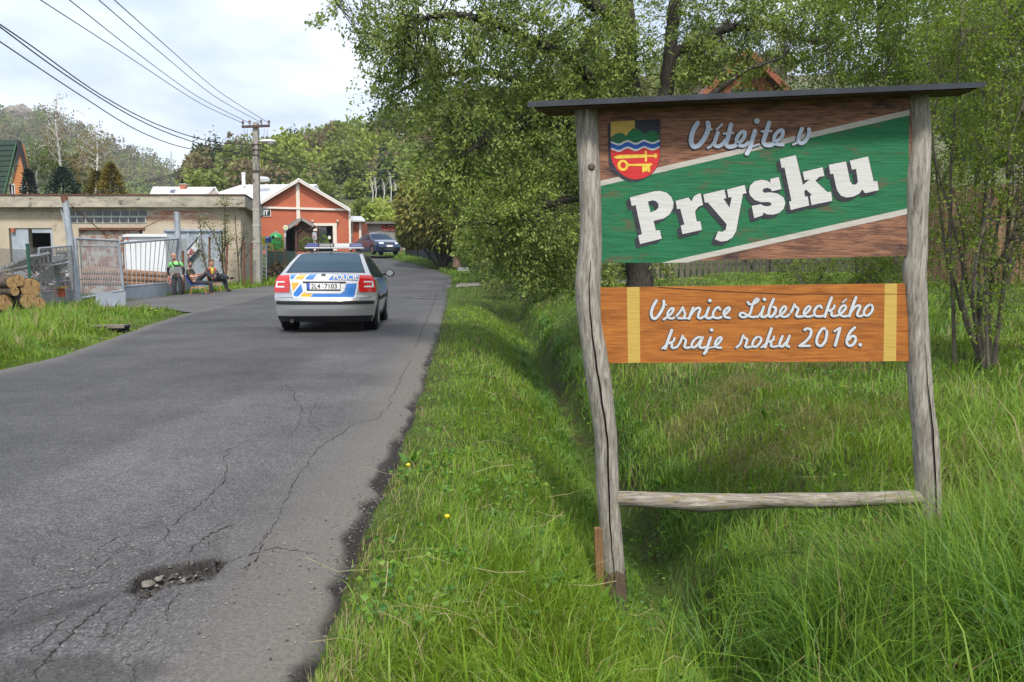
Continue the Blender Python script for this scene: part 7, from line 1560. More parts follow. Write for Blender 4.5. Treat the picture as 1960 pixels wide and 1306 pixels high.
# ------------------------------------------------------------------ concrete pole with lamp and wires
PY = 34.0
m_conc = M('pole_concrete', (0.27, 0.25, 0.215), (0.36, 0.335, 0.295), rough=0.9, scale=5, bump=0.4, col3=(0.2, 0.18, 0.15), s3=2, world=True)
pb, pt = at(493, 545, PY), at(489.5, 234, PY)
pole = thing('utility_pole', 'grey concrete utility pole with crossarm and street lamp', 'pole', pb)
mb = MB(); w0_, w1_ = 0.165, 0.105
mb.hexa([pb + [-w0_, -w0_, -.3], pb + [w0_, -w0_, -.3], pb + [w0_, w0_, -.3], pb + [-w0_, w0_, -.3], pt + [-w1_, -w1_, 0], pt + [w1_, -w1_, 0], pt + [w1_, w1_, 0], pt + [-w1_, w1_, 0]]); mb.build('shaft', m_conc, pole, bevel=0.03)
m_iron = M('brown_iron', (0.06, 0.035, 0.028), (0.11, 0.07, 0.055), rough=0.8, scale=9)
for y0 in (277, 287, 297, 327, 400, 431, 462): 
    c = pb + (pt - pb) * ((545 - y0) / (545 - 234)); ww = w0_ + (w1_ - w0_) * ((545 - y0) / 311) + 0.012; MB().box(c, (2 * ww, 2 * ww, 0.05)).build('band', m_iron if y0 < 300 else M('strap_pale', (0.42, 0.41, 0.38)), pole)
arm = MB().bar(at(463, 243, PY - 0.16), at(516, 241, PY - 0.16), 0.09, 0.10).build('crossarm', m_iron, pole)
INS = [(465, 240), (478, 239), (500, 238), (515, 239)]
m_porc = M('porcelain', (0.10, 0.06, 0.045), rough=0.2, spec=0.6)
for x_, y_ in INS: MB().lathe([(0.02, -0.08), (0.02, 0.0), (0.06, 0.02), (0.045, 0.06), (0.06, 0.09), (0.03, 0.14), (0.0, 0.15)], at(x_, y_ - 2, PY - 0.16), 10).build('insulator', m_porc, arm, smooth=True)
MB().bar(at(474, 327, PY - 0.15), at(504, 327, PY - 0.15), 0.06, 0.07).build('lower_arm', m_iron, pole); MB().bar(at(476, 328, PY - 0.15), at(487, 348, PY - 0.15), 0.03, 0.03).build('arm_brace', m_iron, pole)
lh = at(512, 271, PY - 0.5)
MB().tube([at(494, 273, PY - 0.1), at(503, 272, PY - 0.35)], 0.03, 8).build('lamp_bracket', m_gal, pole)
lamp = MB(); lamp.sph(lh, (0.37, 0.17, 0.085), 16, 8); lamp.build('lamp_head', M('lamp_white_shell', (0.62, 0.61, 0.57), (0.68, 0.67, 0.63), scale=5), pole, smooth=True)
MB().sph(lh + [0.12, 0, -0.06], (0.17, 0.12, 0.10), 14, 8).build('lamp_bowl', M('lamp_bowl', (0.5, 0.5, 0.46), rough=0.2), pole, smooth=True)
for x_ in (467, 473, 482, 497, 506, 512):   # drop leads from the crossarm
    MB().tube([at(x_, 248, PY - 0.16), at(x_ + (4 if x_ < 489 else -3), 285, PY - 0.2), at(x_ + (8 if x_ < 489 else -6), 325, PY - 0.16)], 0.007, 4).build('drop_lead', m_dark, pole)
m_cab = M('black_cable', (0.018, 0.018, 0.02), rough=0.6)
def wire(label, pts, Ys, r, sag=0):
    Q = catmull([at(x, y, Y) for (x, y), Y in zip(pts, Ys)], 8)
    tag(MB().tube([tuple(q) for q in Q], r, 5).build('overhead_wire', m_cab, smooth=True), label, 'wire', 'overhead wires')
wire('bare wire from the left end of the crossarm, leftmost at the top', [(465, 236), (380, 196), (240, 105), (68, -6)], (33.8, 29, 22, 15), 0.011)
wire('bare wire from the second insulator, second at the top', [(478, 236), (380, 186), (260, 100), (125, -6)], (33.8, 29, 22, 15), 0.011)
wire('bare wire from the third insulator of the crossarm', [(500, 235), (410, 184), (300, 95), (182, -6)], (33.8, 29, 22, 15), 0.011)
wire('bare wire from the right end of the crossarm', [(515, 236), (420, 176), (320, 90), (212, -6)], (33.8, 29, 22, 15), 0.011)
wire('thick cable meeting the pole highest below the crossarm', [(487, 278), (400, 270), (300, 238), (190, 180), (60, 88), (-40, 20)], (33.8, 31, 28, 25, 21, 18), 0.018)
wire('thick cable with a deep sag left of the pole', [(487, 298), (420, 286), (330, 258), (240, 216), (120, 140), (-40, 22)], (33.8, 32, 29, 26, 22, 18), 0.018)
wire('lowest sagging cable of the left span', [(487, 279), (430, 290), (350, 282), (260, 248), (150, 180), (0, 80), (-40, 52)], (33.8, 32.5, 30, 27, 23, 18, 17), 0.016)
wire('service cable sloping down to the garage roof, upper', [(487, 281), (420, 305), (340, 331), (250, 355), (185, 368)], (33.8, 34.2, 34.6, 35, 35.4), 0.014)
wire('service cable sloping down to the garage roof, lower', [(487, 288), (420, 312), (340, 335), (240, 360), (170, 373)], (33.8, 34.2, 34.6, 35, 35.5), 0.014)
wire('upper cable sagging from the pole to the right above the hall', [(497, 288), (560, 304), (640, 320), (720, 327), (800, 326), (900, 318)], (33.9, 36, 39, 42, 45, 49), 0.016)
wire('middle cable sagging from the pole to the right', [(497, 302), (560, 316), (640, 331), (720, 337), (800, 332), (900, 322)], (33.9, 36, 39, 42, 45, 49), 0.020)
wire('thin lowest wire to the right across the wooded slope', [(497, 335), (580, 340), (680, 345), (780, 344), (900, 336)], (33.9, 37, 41, 45, 49), 0.012)
# ------------------------------------------------------------------ cars (local frame: u = from rear bumper forward along +Y, w = sideways +X, z up)
class CarShape:
    def __init__(s, prof, wz, ww, L, hl=0.35, hf=0.57, rk=0.10, fk=0.16):
        s.prof = np.array(prof, float); s.wz, s.ww, s.L, s.hl, s.hf, s.rk, s.fk = wz, ww, L, hl, hf, rk, fk
    def W(s, u, z):
        b = np.interp(z, s.wz, s.ww)
        return b * (1 - s.rk * np.clip((s.hl - u) / s.hl, 0, 1) ** 2) * (1 - s.fk * np.clip((u - (s.L - s.hf)) / s.hf, 0, 1) ** 2)
    def S(s, v, f):
        """shell point: v along the profile (index), f = -1..1 across"""
        i = np.arange(len(s.prof)); u0, z0, c0, k0 = [np.interp(v, i, s.prof[:, j]) for j in range(4)]
        ue = u0 + c0; hw = s.W(ue, z0); a = abs(f)
        return np.array([f * hw, u0 + c0 * a ** 3, z0 + k0 * (1 - a * a)])
    def N(s, v, f, e=0.02):
        a = s.S(v + e, f) - s.S(v - e, f); b = s.S(v, min(f + e, 1)) - s.S(v, max(f - e, -1)); n = np.cross(b, a); n /= np.linalg.norm(n) + 1e-9
        return n
    def Q(s, u, z, side):   # point on the flank
        return np.array([side * s.W(u, z), u, z])
    def body(s, wheels, wr, zs=0.20, nf=12):
        mb = MB(); m = len(s.prof); vs = np.concatenate([np.linspace(i, i + 1, 4, endpoint=False) for i in range(m - 1)] + [[m - 1]]); fs = np.linspace(-1, 1, 2 * nf + 1)
        V = [s.S(v, f) for v in vs for f in fs]; n = len(fs); F = [(i * n + j, i * n + j + 1, (i + 1) * n + j + 1, (i + 1) * n + j) for i in range(len(vs) - 1) for j in range(n - 1)]
        mb.add(V, F)
        E = [s.S(v, 1.0) for v in vs]; ue = np.array([e[1] for e in E]); ze = np.array([e[2] for e in E])
        us = np.unique(np.concatenate([ue, np.linspace(ue.min(), ue.max(), 110)])); 
        # roof-edge height above each station
        zt = np.array([max(np.interp(u, ue, ze), zs + 0.02) for u in us]) if np.all(np.diff(ue) >= 0) else np.interp(us, np.sort(ue), ze[np.argsort(ue)])
        nk = 22
        for side in (1, -1):
            V, F = [], []
            for i, u in enumerate(us):
                for k in range(nk + 1):
                    z = zt[i] + (zs - zt[i]) * k / nk; V.append(s.Q(u, z, side))
            V = np.array(V)
            for wu, wz_ in wheels:
                d = np.hypot(V[:, 1] - wu, V[:, 2] - wz_); near = np.abs(d - wr) < 0.035
                for j in np.where(near)[0]:
                    dd = np.array([V[j, 1] - wu, V[j, 2] - wz_]) / d[j]; V[j, 1], V[j, 2] = wu + dd[0] * wr, wz_ + dd[1] * wr
            for i in range(len(us) - 1):
                for k in range(nk):
                    q = [i * (nk + 1) + k, (i + 1) * (nk + 1) + k, (i + 1) * (nk + 1) + k + 1, i * (nk + 1) + k + 1]; c = V[q].mean(0)
                    if any(math.hypot(c[1] - wu, c[2] - wz_) < wr - 0.002 for wu, wz_ in wheels): continue
                    F.append(tuple(q))
            mb.add(V, F)
        return mb
    def patch(s, v0, v1, f0, f1, off, nv=8, nf=10, skew=None):
        V, F = [], []
        for i in range(nv + 1):
            for j in range(nf + 1):
                v = v0 + (v1 - v0) * i / nv; f = f0 + (f1 - f0) * j / nf
                if skew: v, f = skew(i / nv, j / nf)
                V.append(s.S(v, f) + s.N(v, f) * off)
        n = nf + 1; F = [(i * n + j, i * n + j + 1, (i + 1) * n + j + 1, (i + 1) * n + j) for i in range(nv) for j in range(nf)]
        return MB().add(V, F)
    def flank(s, pts_top, pts_bot, side, off, n=10, m=4):
        """strip on the side between two polylines of (u,z)"""
        T = [np.array([np.interp(t, np.linspace(0, 1, len(p)), [q[k] for q in p]) for k in (0, 1)]) for p in (pts_top, pts_bot) for t in np.linspace(0, 1, n + 1)]
        V, F = [], []
        for j in range(m + 1):
            for i in range(n + 1):
                p = T[i] * (1 - j / m) + T[n + 1 + i] * (j / m); q = s.Q(p[0], p[1], side); q[0] += side * off; V.append(q)
        F = [(j * (n + 1) + i, j * (n + 1) + i + 1, (j + 1) * (n + 1) + i + 1, (j + 1) * (n + 1) + i) for j in range(m) for i in range(n)]
        return MB().add(V, F)
    def decal(s, poly, off, holes=()):
        """polygon given as (w,z) in the rear view laid on the shell"""
        bm = bmesh.new(); loops = [[Vector((p[0], 0, p[1])) for p in poly]] + [[Vector((p[0], 0, p[1])) for p in h] for h in holes]
        flat = [p for l in loops for p in l]; vs = [bm.verts.new(p) for p in flat]
        for t in tessellate_polygon(loops):
            try: bm.faces.new([vs[i] for i in t])
            except ValueError: pass
        for x in np.arange(-0.9, 0.91, 0.06): bmesh.ops.bisect_plane(bm, geom=bm.verts[:] + bm.edges[:] + bm.faces[:], plane_co=(x, 0, 0), plane_no=(1, 0, 0))
        for z in list(np.arange(0.3, 1.2, 0.05)) + list(s.prof[:10, 1]): bmesh.ops.bisect_plane(bm, geom=bm.verts[:] + bm.edges[:] + bm.faces[:], plane_co=(0, 0, z), plane_no=(0, 0, 1))
        bm.verts.index_update(); V = []
        for v in bm.verts: V.append(s.rear(v.co.x, v.co.z, off))
        F = [tuple(v.index for v in f.verts) for f in bm.faces]; bm.free(); return MB().add(V, F)
    def rear(s, w, z, off):
        k = s.nrear; v = np.interp(z, s.prof[:k, 1], np.arange(k)); hw = s.S(v, 1.0)[0]; f = max(-1, min(1, w / hw)); return s.S(v, f) + np.array([0, -1, 0.0]) * off
def paint(name, c, rough=0.35, metal=0.0, coat=0.8): return M(name, c, rough=rough, metal=metal, coat=coat)
m_tyre = M('tyre_rubber', (0.012, 0.012, 0.013), (0.022, 0.022, 0.023), rough=0.85, scale=20)
m_rim = M('alloy_rim', (0.42, 0.43, 0.45), rough=0.3, metal=0.9)
m_blackp = M('black_plastic', (0.014, 0.014, 0.015), rough=0.5)
m_cglass, _N, _L, _P = new_mat('car_glass')
_P.inputs['Base Color'].default_value = rgb((0.025, 0.045, 0.065)); _P.inputs['Roughness'].default_value = 0.03; _P.inputs['Specular IOR Level'].default_value = 0.4; _P.inputs['Coat Weight'].default_value = 0.0; _P.inputs['Coat Roughness'].default_value = 0.02
_t = _N.new('ShaderNodeBsdfTransparent'); _t.inputs[0].default_value = (0.45, 0.6, 0.7, 1); _mx = _N.new('ShaderNodeMixShader'); _mx.inputs[0].default_value = 0.55
_L.new(_t.outputs[0], _mx.inputs[2]); _L.new(_P.outputs[0], _mx.inputs[1]); _L.new(_mx.outputs[0], _N['Material Output'].inputs[0])
def wheel(par, u, w, side, r=0.316, width=0.205, nsp=9):
    x = side * w; o = MB().lathe([(r * 0.62, -width / 2), (r * 0.9, -width / 2), (r, -width / 2 + 0.03), (r, width / 2 - 0.03), (r * 0.9, width / 2), (r * 0.62, width / 2)], (x, u, r), 28, axis='x').build('wheel', m_tyre, par, smooth=True, local=True)
    MB().lathe([(0.0, -0.02), (r * 0.62, -0.03), (r * 0.64, 0.03), (0.0, 0.02)], (x + side * width * 0.36, u, r), 24, axis='x').build('rim', m_rim, o, smooth=True, local=True)
    for k in range(nsp):
        a = 2 * math.pi * k / nsp; MB().box((x + side * width * 0.47, u + 0.1 * math.cos(a), r + 0.1 * math.sin(a)), (0.02, 0.18, 0.03), rx=a).build('spoke', m_rim, o, local=True)
    return o
# ---- police estate saloon (rear view)
rear_c = hit(632, 634, lambda x, y: 0.0); car_rz = math.radians(5.5)
pcar = thing('police_car', 'silver police car with blue and yellow stripes driving away up the road', 'car', (rear_c[0] + 0.02, rear_c[1] - 0.55, zr(rear_c[1]) - 0.001), car_rz)
PC = CarShape([(0.16, 0.20, 0.10, 0), (0.04, 0.30, 0.215, 0), (0.0, 0.42, 0.26, 0), (-0.01, 0.56, 0.275, 0), (0.03, 0.625, 0.24, 0), (0.075, 0.66, 0.20, 0), (0.085, 0.80, 0.20, 0.0), (0.10, 0.93, 0.20, 0.0), (0.12, 0.985, 0.20, 0.012), (0.20, 1.015, 0.16, 0.012), (0.34, 1.055, 0.08, 0.012), (0.70, 1.235, 0.02, 0.02), (1.08, 1.385, 0.01, 0.02), (1.55, 1.43, 0.0, 0.03), (2.2, 1.425, 0.0, 0.03), (2.65, 1.36, 0.0, 0.03), (3.1, 1.16, 0.0, 0.03), (3.45, 1.0, 0.0, 0.03), (3.95, 0.91, 0.0, 0.03), (4.3, 0.78, 0.0, 0.02), (4.45, 0.62, 0.0, 0.0), (4.5, 0.45, 0.0, 0.0), (4.52, 0.24, 0.0, 0.0)],
              [0.18, 0.30, 0.45, 0.62, 0.80, 0.92, 0.98, 1.05, 1.25, 1.42, 1.46], [0.80, 0.845, 0.865, 0.885, 0.878, 0.855, 0.82, 0.775, 0.67, 0.575, 0.52], 4.57); PC.nrear = 10
m_silver = M('silver_paint', (0.46, 0.47, 0.48), (0.50, 0.51, 0.52), rough=0.32, metal=0.65, scale=2, coat=1.0, spec=0.5)
WH = [(0.98, 0.316), (3.56, 0.316)]
body = PC.body(WH, 0.365).build('body', m_silver, pcar, smooth=True, local=True)
MB().box((0, 2.25, 0.33), (1.50, 4.0, 0.24)).build('underbody', m_blackp, pcar, local=True)
for wu in (0.98, 3.56):
    for sd in (-1, 1): MB().lathe([(0.0, -0.1), (0.37, -0.1), (0.37, 0.1), (0.0, 0.1)], (sd * 0.72, wu, 0.33), 20, axis='x').build('wheel_well', m_dark, pcar, local=True)
for wu, _z in WH:
    for sd in (-1, 1): wheel(pcar, wu, 0.775, sd)
# lower black valance and exhaust
PC.patch(0.02, 1.05, -0.985, 0.985, 0.006, 5, 16).build('valance', m_blackp, body, local=True, smooth=True)
MB().tube([(-0.55, 0.02, 0.22), (-0.55, 0.4, 0.25)], 0.03, 10).build('exhaust', M('exhaust_steel', (0.12, 0.11, 0.10), rough=0.4, metal=0.8), pcar, local=True, smooth=True)
MB().box((0.1, 0.5, 0.235), (0.9, 0.25, 0.12)).build('silencer', m_blackp, pcar, local=True, bevel=0.03)
# bumper strip, seams
PC.patch(2.62, 3.12, -0.97, 0.97, 0.008, 3, 20).build('bumper_strip', m_blackp, body, local=True, smooth=True)
PC.patch(4.05, 4.22, -0.92, 0.92, 0.0025, 2, 20).build('lid_gap', m_blackp, body, local=True, smooth=True)
# rear window, seats behind it
g = PC.patch(10.05, 12.1, -0.87, 0.87, 0.006, 10, 14).build('rear_window', m_cglass, body, local=True, smooth=True)
PC.patch(9.92, 10.06, -0.895, 0.895, 0.005, 2, 14).build('window_seal', m_blackp, body, local=True, smooth=True)
PC.patch(12.08, 12.22, -0.895, 0.895, 0.005, 2, 14).build('window_seal', m_blackp, body, local=True, smooth=True)
for f0, f1 in ((-0.895, -0.87), (0.87, 0.895)): PC.patch(10.0, 12.15, f0, f1, 0.006, 8, 1).build('window_seal', m_blackp, body, local=True, smooth=True)
m_seat = M('seat_cloth', (0.03, 0.034, 0.042), rough=0.9)
for x in (-0.36, 0.36): MB().box((x, 1.15, 1.0), (0.44, 0.14, 0.3), rx=-0.2).build('rear_seat', m_seat, pcar, local=True, bevel=0.05); MB().box((x, 1.2, 1.2), (0.26, 0.09, 0.16), rx=-0.2).build('headrest', m_seat, pcar, local=True, bevel=0.04)
for x in (-0.36, 0.36): MB().box((x, 2.1, 1.0), (0.46, 0.14, 0.42), rx=-0.2).build('front_seat', m_seat, pcar, local=True, bevel=0.05); MB().sph((x, 2.12, 1.24), (0.11, 0.11, 0.14)).build('headrest', m_seat, pcar, local=True, smooth=True)
# flank windows
for sd in (1, -1):
    PC.flank([(0.62, 1.08), (1.05, 1.30), (1.5, 1.37), (2.2, 1.37), (2.62, 1.30), (3.1, 1.08)], [(0.62, 1.0), (1.05, 0.965), (1.5, 0.955), (2.2, 0.95), (2.62, 0.95), (3.1, 0.97)], sd, 0.006, 16, 5).build('side_window', m_cglass, body, local=True, smooth=True)
    for u in (1.16, 2.02): PC.flank([(u, 1.38), (u + 0.06, 1.38)], [(u, 0.94), (u + 0.06, 0.94)], sd, 0.010, 2, 6).build('door_pillar', m_blackp, body, local=True, smooth=True)
    PC.flank([(1.35, 0.60), (3.2, 0.60)], [(1.35, 0.53), (3.2, 0.53)], sd, 0.010, 14, 2).build('rubbing_strip', m_blackp, body, local=True, smooth=True)
    for u in (1.22, 2.12): PC.flank([(u, 0.94), (u + 0.012, 0.94)], [(u, 0.30), (u + 0.012, 0.30)], sd, 0.003, 1, 10).build('door_gap', m_blackp, body, local=True)
    for u in (1.3, 2.2): PC.flank([(u, 0.86), (u + 0.2, 0.87)], [(u, 0.825), (u + 0.2, 0.835)], sd, 0.022, 4, 2).build('door_handle', m_silver, body, local=True, smooth=True)
    m_ = MB(); m_.sph((sd * 0.99, 2.78, 1.03), (0.105, 0.06, 0.075), 12, 8); mo = m_.build('wing_mirror', m_blackp, pcar, local=True, smooth=True); MB().lathe([(0.0, -0.004), (0.075, -0.004), (0.075, 0.004), (0.0, 0.004)], (sd * 0.99, 2.722, 1.03), 14, axis='y', sy=0.75).build('mirror_glass', m_rim, mo, local=True); MB().bar((sd * 0.84, 2.80, 1.0), (sd * 0.95, 2.79, 1.02), 0.05, 0.04).build('mirror_stem', m_blackp, mo, local=True)
# livery
m_pb = paint('police_blue', (0.015, 0.17, 0.55), 0.4); m_py = paint('police_yellow', (0.70, 0.38, 0.02), 0.4); m_pw = paint('police_white', (0.74, 0.74, 0.74), 0.4)
DX0, DZ0 = 0.0, 0.0
def dz_(px, py):   # zoomed rear view (9.8x from 520,505) -> (w, z) on the car
    cx = 940.0; return ((px - cx) / 9.8 / 105.0, 0.62 + (600 - py) / 9.8 / 104.0 * 1.0 + 0.0)
def DP(pts): return [dz_(*p) for p in pts]
lid = PC.decal(DP([(318, 140), (1590, 165), (1560, 330), (1500, 590), (1450, 612), (420, 600), (385, 570), (335, 300)]), 0.005).build('white_field', m_pw, body, local=True, fix=False)
for pts, mt_ in [([(330, 185), (475, 172), (385, 268), (345, 270)], m_pb), ([(425, 268), (520, 168), (660, 168), (565, 272)], m_py), ([(610, 270), (700, 168), (850, 168), (745, 275)], m_pb), ([(1020, 280), (1130, 175), (1555, 195), (1545, 292)], m_pb),
                 ([(360, 325), (515, 325), (390, 478)], m_py), ([(540, 345), (570, 480), (480, 578), (405, 570), (398, 520)], m_pb), ([(590, 500), (640, 520), (740, 522), (700, 578), (510, 576)], m_py),
                 ([(1340, 345), (1525, 345), (1475, 585), (705, 580), (755, 525), (1230, 528), (1300, 490)], m_pb)]:
    PC.decal(DP(pts), 0.010).build('livery_patch', mt_, lid, local=True, fix=False)
def car_text(txt, px, py, hpx, wpx, mat, off, par, bold=0.0, name='lettering'):
    V, F = text_poly(txt, 1.0, bold); V = V - V.min(0); V[:, 1] *= hpx / V[:, 1].max(); V[:, 0] *= wpx / V[:, 0].max()
    bm = bmesh.new(); vs = [bm.verts.new((*(lambda q: (q[0], 0, q[1]))(dz_(px + v[0], py - v[1])),)) for v in V]
    for f in F: bm.faces.new([vs[i] for i in f])
    for x in np.arange(-0.9, 0.91, 0.05): bmesh.ops.bisect_plane(bm, geom=bm.verts[:] + bm.edges[:] + bm.faces[:], plane_co=(x, 0, 0), plane_no=(1, 0, 0))
    for z in PC.prof[:10, 1]: bmesh.ops.bisect_plane(bm, geom=bm.verts[:] + bm.edges[:] + bm.faces[:], plane_co=(0, 0, z), plane_no=(0, 0, 1))
    bm.verts.index_update(); VV = [PC.rear(v.co.x, v.co.z, off) for v in bm.verts]; FF = [tuple(v.index for v in f.verts) for f in bm.faces]; bm.free()
    MB().add(VV, FF).build(name, mat, par, local=True, fix=False)
car_text('POLICIE', 1112, 280, 86, 425, M('text_gold', (0.80, 0.68, 0.46)), 0.018, lid, 0.012)
c = PC.rear(*dz_(935, 222), 0.012)
for r0, r1, mt_ in ((0.0, 0.043, M('badge_ring', (0.35, 0.36, 0.37), rough=0.25, metal=0.9)), (0.0, 0.034, M('badge_dark', (0.04, 0.05, 0.045), rough=0.3)), (0.0, 0.012, M('badge_dot', (0.6, 0.6, 0.6), rough=0.3, metal=0.6))):
    MB().lathe([(0.0, -0.003), (r1, -0.003), (r1, 0.003), (0.0, 0.003)], c + [0, -0.004 * (0.05 - r1) * 60, 0], 20, axis='y').build('badge', mt_, lid, local=True)
# plate recess and plate
PC.decal(DP([(560, 312), (1330, 318), (1300, 470), (1240, 520), (650, 515), (590, 470)]), 0.012).build('plate_recess', m_pw, lid, local=True, fix=False)
PC.decal(DP([(565, 305), (1335, 312), (1325, 345), (575, 338)]), 0.014).build('plate_shade_strip', m_blackp, lid, local=True, fix=False)
PC.decal(DP([(635, 320), (1240, 326), (1236, 474), (640, 470)]), 0.016).build('plate_frame', m_blackp, lid, local=True, fix=False)
pl8 = PC.decal(DP([(650, 335), (1230, 338), (1226, 448), (655, 446)]), 0.019).build('number_plate', M('plate_white', (0.78, 0.78, 0.76), rough=0.4), lid, local=True, fix=False)
PC.decal(DP([(650, 335), (697, 335), (697, 446), (655, 446)]), 0.021).build('plate_band', M('plate_blue', (0.05, 0.12, 0.5)), pl8, local=True, fix=False)
car_text('2L4', 722, 430, 82, 160, M('plate_black', (0.02, 0.02, 0.02)), 0.024, pl8, 0.012); car_text('7103', 955, 432, 82, 220, M('plate_black', (0.02, 0.02, 0.02)), 0.024, pl8, 0.012)
for q in ((925, 360), (930, 412)): c = PC.rear(*dz_(*q), 0.018); MB().lathe([(0.0, -0.002), (0.012, -0.002), (0.012, 0.002), (0.0, 0.002)], c, 12, axis='y').build('plate_seal', M('seal_grey', (0.4, 0.4, 0.4)), pl8, local=True)
# tail lights wrap round the corners: patch on the shell plus a strip on the flank
m_lamp = M('tail_red', (0.50, 0.006, 0.008), (0.58, 0.012, 0.012), rough=0.15, scale=4, coat=1.0)
for sd in (-1, 1):
    def vz(z): return np.interp(z, PC.prof[:10, 1], np.arange(10))
    zb, zt_, wi0, wi1 = 0.715, 1.005, 0.60, 0.685
    def sk(i, j, sd=sd):
        z = zb + (zt_ - zb) * i; v = vz(z); fi = (0.585 if z < 0.9 else 0.60) / PC.S(v, 1.0)[0] + 0.10 * (0 if z > 0.9 else (0.9 - z)) ; f = fi + (1.0 - fi) * j; return v, sd * f
    tl_ = PC.patch(0, 1, 0, 1, 0.010, 10, 10, skew=sk).build('tail_light', m_lamp, body, local=True, smooth=True, fix=True)
    PC.flank([(0.30, 0.985), (0.42, 0.955), (0.46, 0.92)], [(0.28, 0.715), (0.40, 0.715), (0.44, 0.72)], sd, 0.010, 5, 6).build('tail_light_side', m_lamp, tl_, local=True, smooth=True)
    for z0, z1, j0, j1 in ((0.80, 0.825, 0.30, 0.86), (0.885, 0.91, 0.30, 0.80), (0.80, 0.91, 0.80, 0.9)):
        def sk2(i, j, sd=sd):
            z = z0 + (z1 - z0) * i; v = vz(z); fi = 0.60 / PC.S(v, 1.0)[0]; f = fi + (1.0 - fi) * (j0 + (j1 - j0) * j); return v, sd * f
        PC.patch(0, 1, 0, 1, 0.014, 3, 8, skew=sk2).build('reflector', M('lamp_clear', (0.72, 0.68, 0.66), rough=0.12, coat=1.0), tl_, local=True, smooth=True)
# stripes along the flank
for sd in (1, -1):
    st = PC.flank([(0.46, 0.93), (1.2, 0.935), (2.1, 0.93), (3.3, 0.92)], [(0.46, 0.76), (1.2, 0.66), (2.1, 0.62), (3.2, 0.62)], sd, 0.004, 20, 3).build('side_stripe', m_pb, body, local=True, smooth=True)
    PC.flank([(0.62, 0.92), (0.80, 0.92)], [(0.78, 0.74), (0.96, 0.74)], sd, 0.007, 4, 3).build('side_patch', m_py, st, local=True, smooth=True); PC.flank([(0.84, 0.92), (0.93, 0.92)], [(1.0, 0.72), (1.1, 0.72)], sd, 0.007, 4, 3).build('side_patch', m_pw, st, local=True, smooth=True)
    V, F = text_poly('19', 1.0, 0.02); V = V - V.min(0); V[:, 1] *= 0.1 / V[:, 1].max(); V[:, 0] *= 0.13 / V[:, 0].max(); MB().add([PC.Q(0.47 + (v[0] if sd > 0 else 0.13 - v[0]), 0.80 + v[1], sd) + np.array([sd * 0.008, 0, 0]) for v in V], F).build('lettering', m_pw, st, local=True, fix=False)
# light bar
lbz = 1.475 + 0.05; lb = MB().box((0, 1.75, lbz), (1.12, 0.26, 0.025)).build('light_bar', M('bar_base', (0.55, 0.55, 0.56), rough=0.35), pcar, local=True, bevel=0.008)
m_bb = M('beacon_blue', (0.008, 0.025, 0.14), rough=0.12, coat=1.0)
for x0, x1, mt_ in ((-0.56, -0.30, m_bb), (-0.295, -0.01, M('bar_dark', (0.03, 0.033, 0.04), rough=0.3)), (-0.005, 0.295, M('bar_clear', (0.40, 0.41, 0.42), (0.28, 0.29, 0.30), rough=0.2, scale=60)), (0.30, 0.56, m_bb)):
    MB().hexa([(x0, 1.63, lbz + 0.0135), (x1, 1.63, lbz + 0.0135), (x1, 1.87, lbz + 0.0135), (x0, 1.87, lbz + 0.0135), (x0 + (0.05 if x0 < -0.5 else 0), 1.67, lbz + 0.09), (x1 - (0.05 if x1 > 0.5 else 0), 1.67, lbz + 0.09), (x1 - (0.05 if x1 > 0.5 else 0), 1.83, lbz + 0.09), (x0 + (0.05 if x0 < -0.5 else 0), 1.83, lbz + 0.09)]).build('lens', mt_, lb, local=True, bevel=0.012)
for x in (-0.45, 0.45): MB().box((x, 1.75, lbz - 0.04), (0.06, 0.2, 0.06)).build('mount', m_blackp, lb, local=True)
MB().tube([(0, 1.15, 1.42), (0, 1.05, 1.62)], [0.006, 0.003], 5).build('aerial', m_blackp, pcar, local=True)
# ---- dark blue parked saloon (front view)
bc = at(722, 488, 54.0); bcar = thing('parked_car', 'dark blue saloon parked nose towards the road before the plank fence', 'car', (bc[0] - 0.85, 54.4, float(zr(54.4)) + 0.06), math.radians(180 + 30))
BC = CarShape([(0.10, 0.22, 0.05, 0), (0.0, 0.40, 0.1, 0), (0.02, 0.62, 0.1, 0), (0.08, 0.88, 0.1, 0.01), (0.45, 0.95, 0.05, 0.02), (0.75, 1.02, 0.0, 0.02), (1.3, 1.36, 0.0, 0.02), (1.7, 1.42, 0.0, 0.03), (2.3, 1.41, 0.0, 0.03), (2.55, 1.37, 0.0, 0.03), (3.25, 0.98, 0.0, 0.03), (3.9, 0.90, 0.0, 0.03), (4.36, 0.80, 0.0, 0.02), (4.46, 0.66, 0.0, 0.0), (4.50, 0.45, 0.0, 0.0), (4.46, 0.22, 0.0, 0.0)],
              [0.18, 0.30, 0.45, 0.62, 0.80, 0.92, 1.0, 1.25, 1.42, 1.46], [0.80, 0.83, 0.85, 0.86, 0.85, 0.82, 0.78, 0.66, 0.57, 0.52], 4.5); BC.nrear = 5
m_navy = paint('navy_paint', (0.012, 0.032, 0.085), 0.25)
WB = [(0.95, 0.30), (3.55, 0.30)]
bb = BC.body(WB, 0.35).build('body', m_navy, bcar, smooth=True, local=True)
MB().box((0, 2.25, 0.33), (1.45, 4.0, 0.24)).build('underbody', m_blackp, bcar, local=True)
for wu, _z in WB:
    for sd in (-1, 1): wheel(bcar, wu, 0.75, sd, 0.30, 0.19, 6)
BC.patch(9.08, 9.98, -0.93, 0.93, 0.006, 6, 10).build('windscreen', m_cglass, bb, local=True, smooth=True)
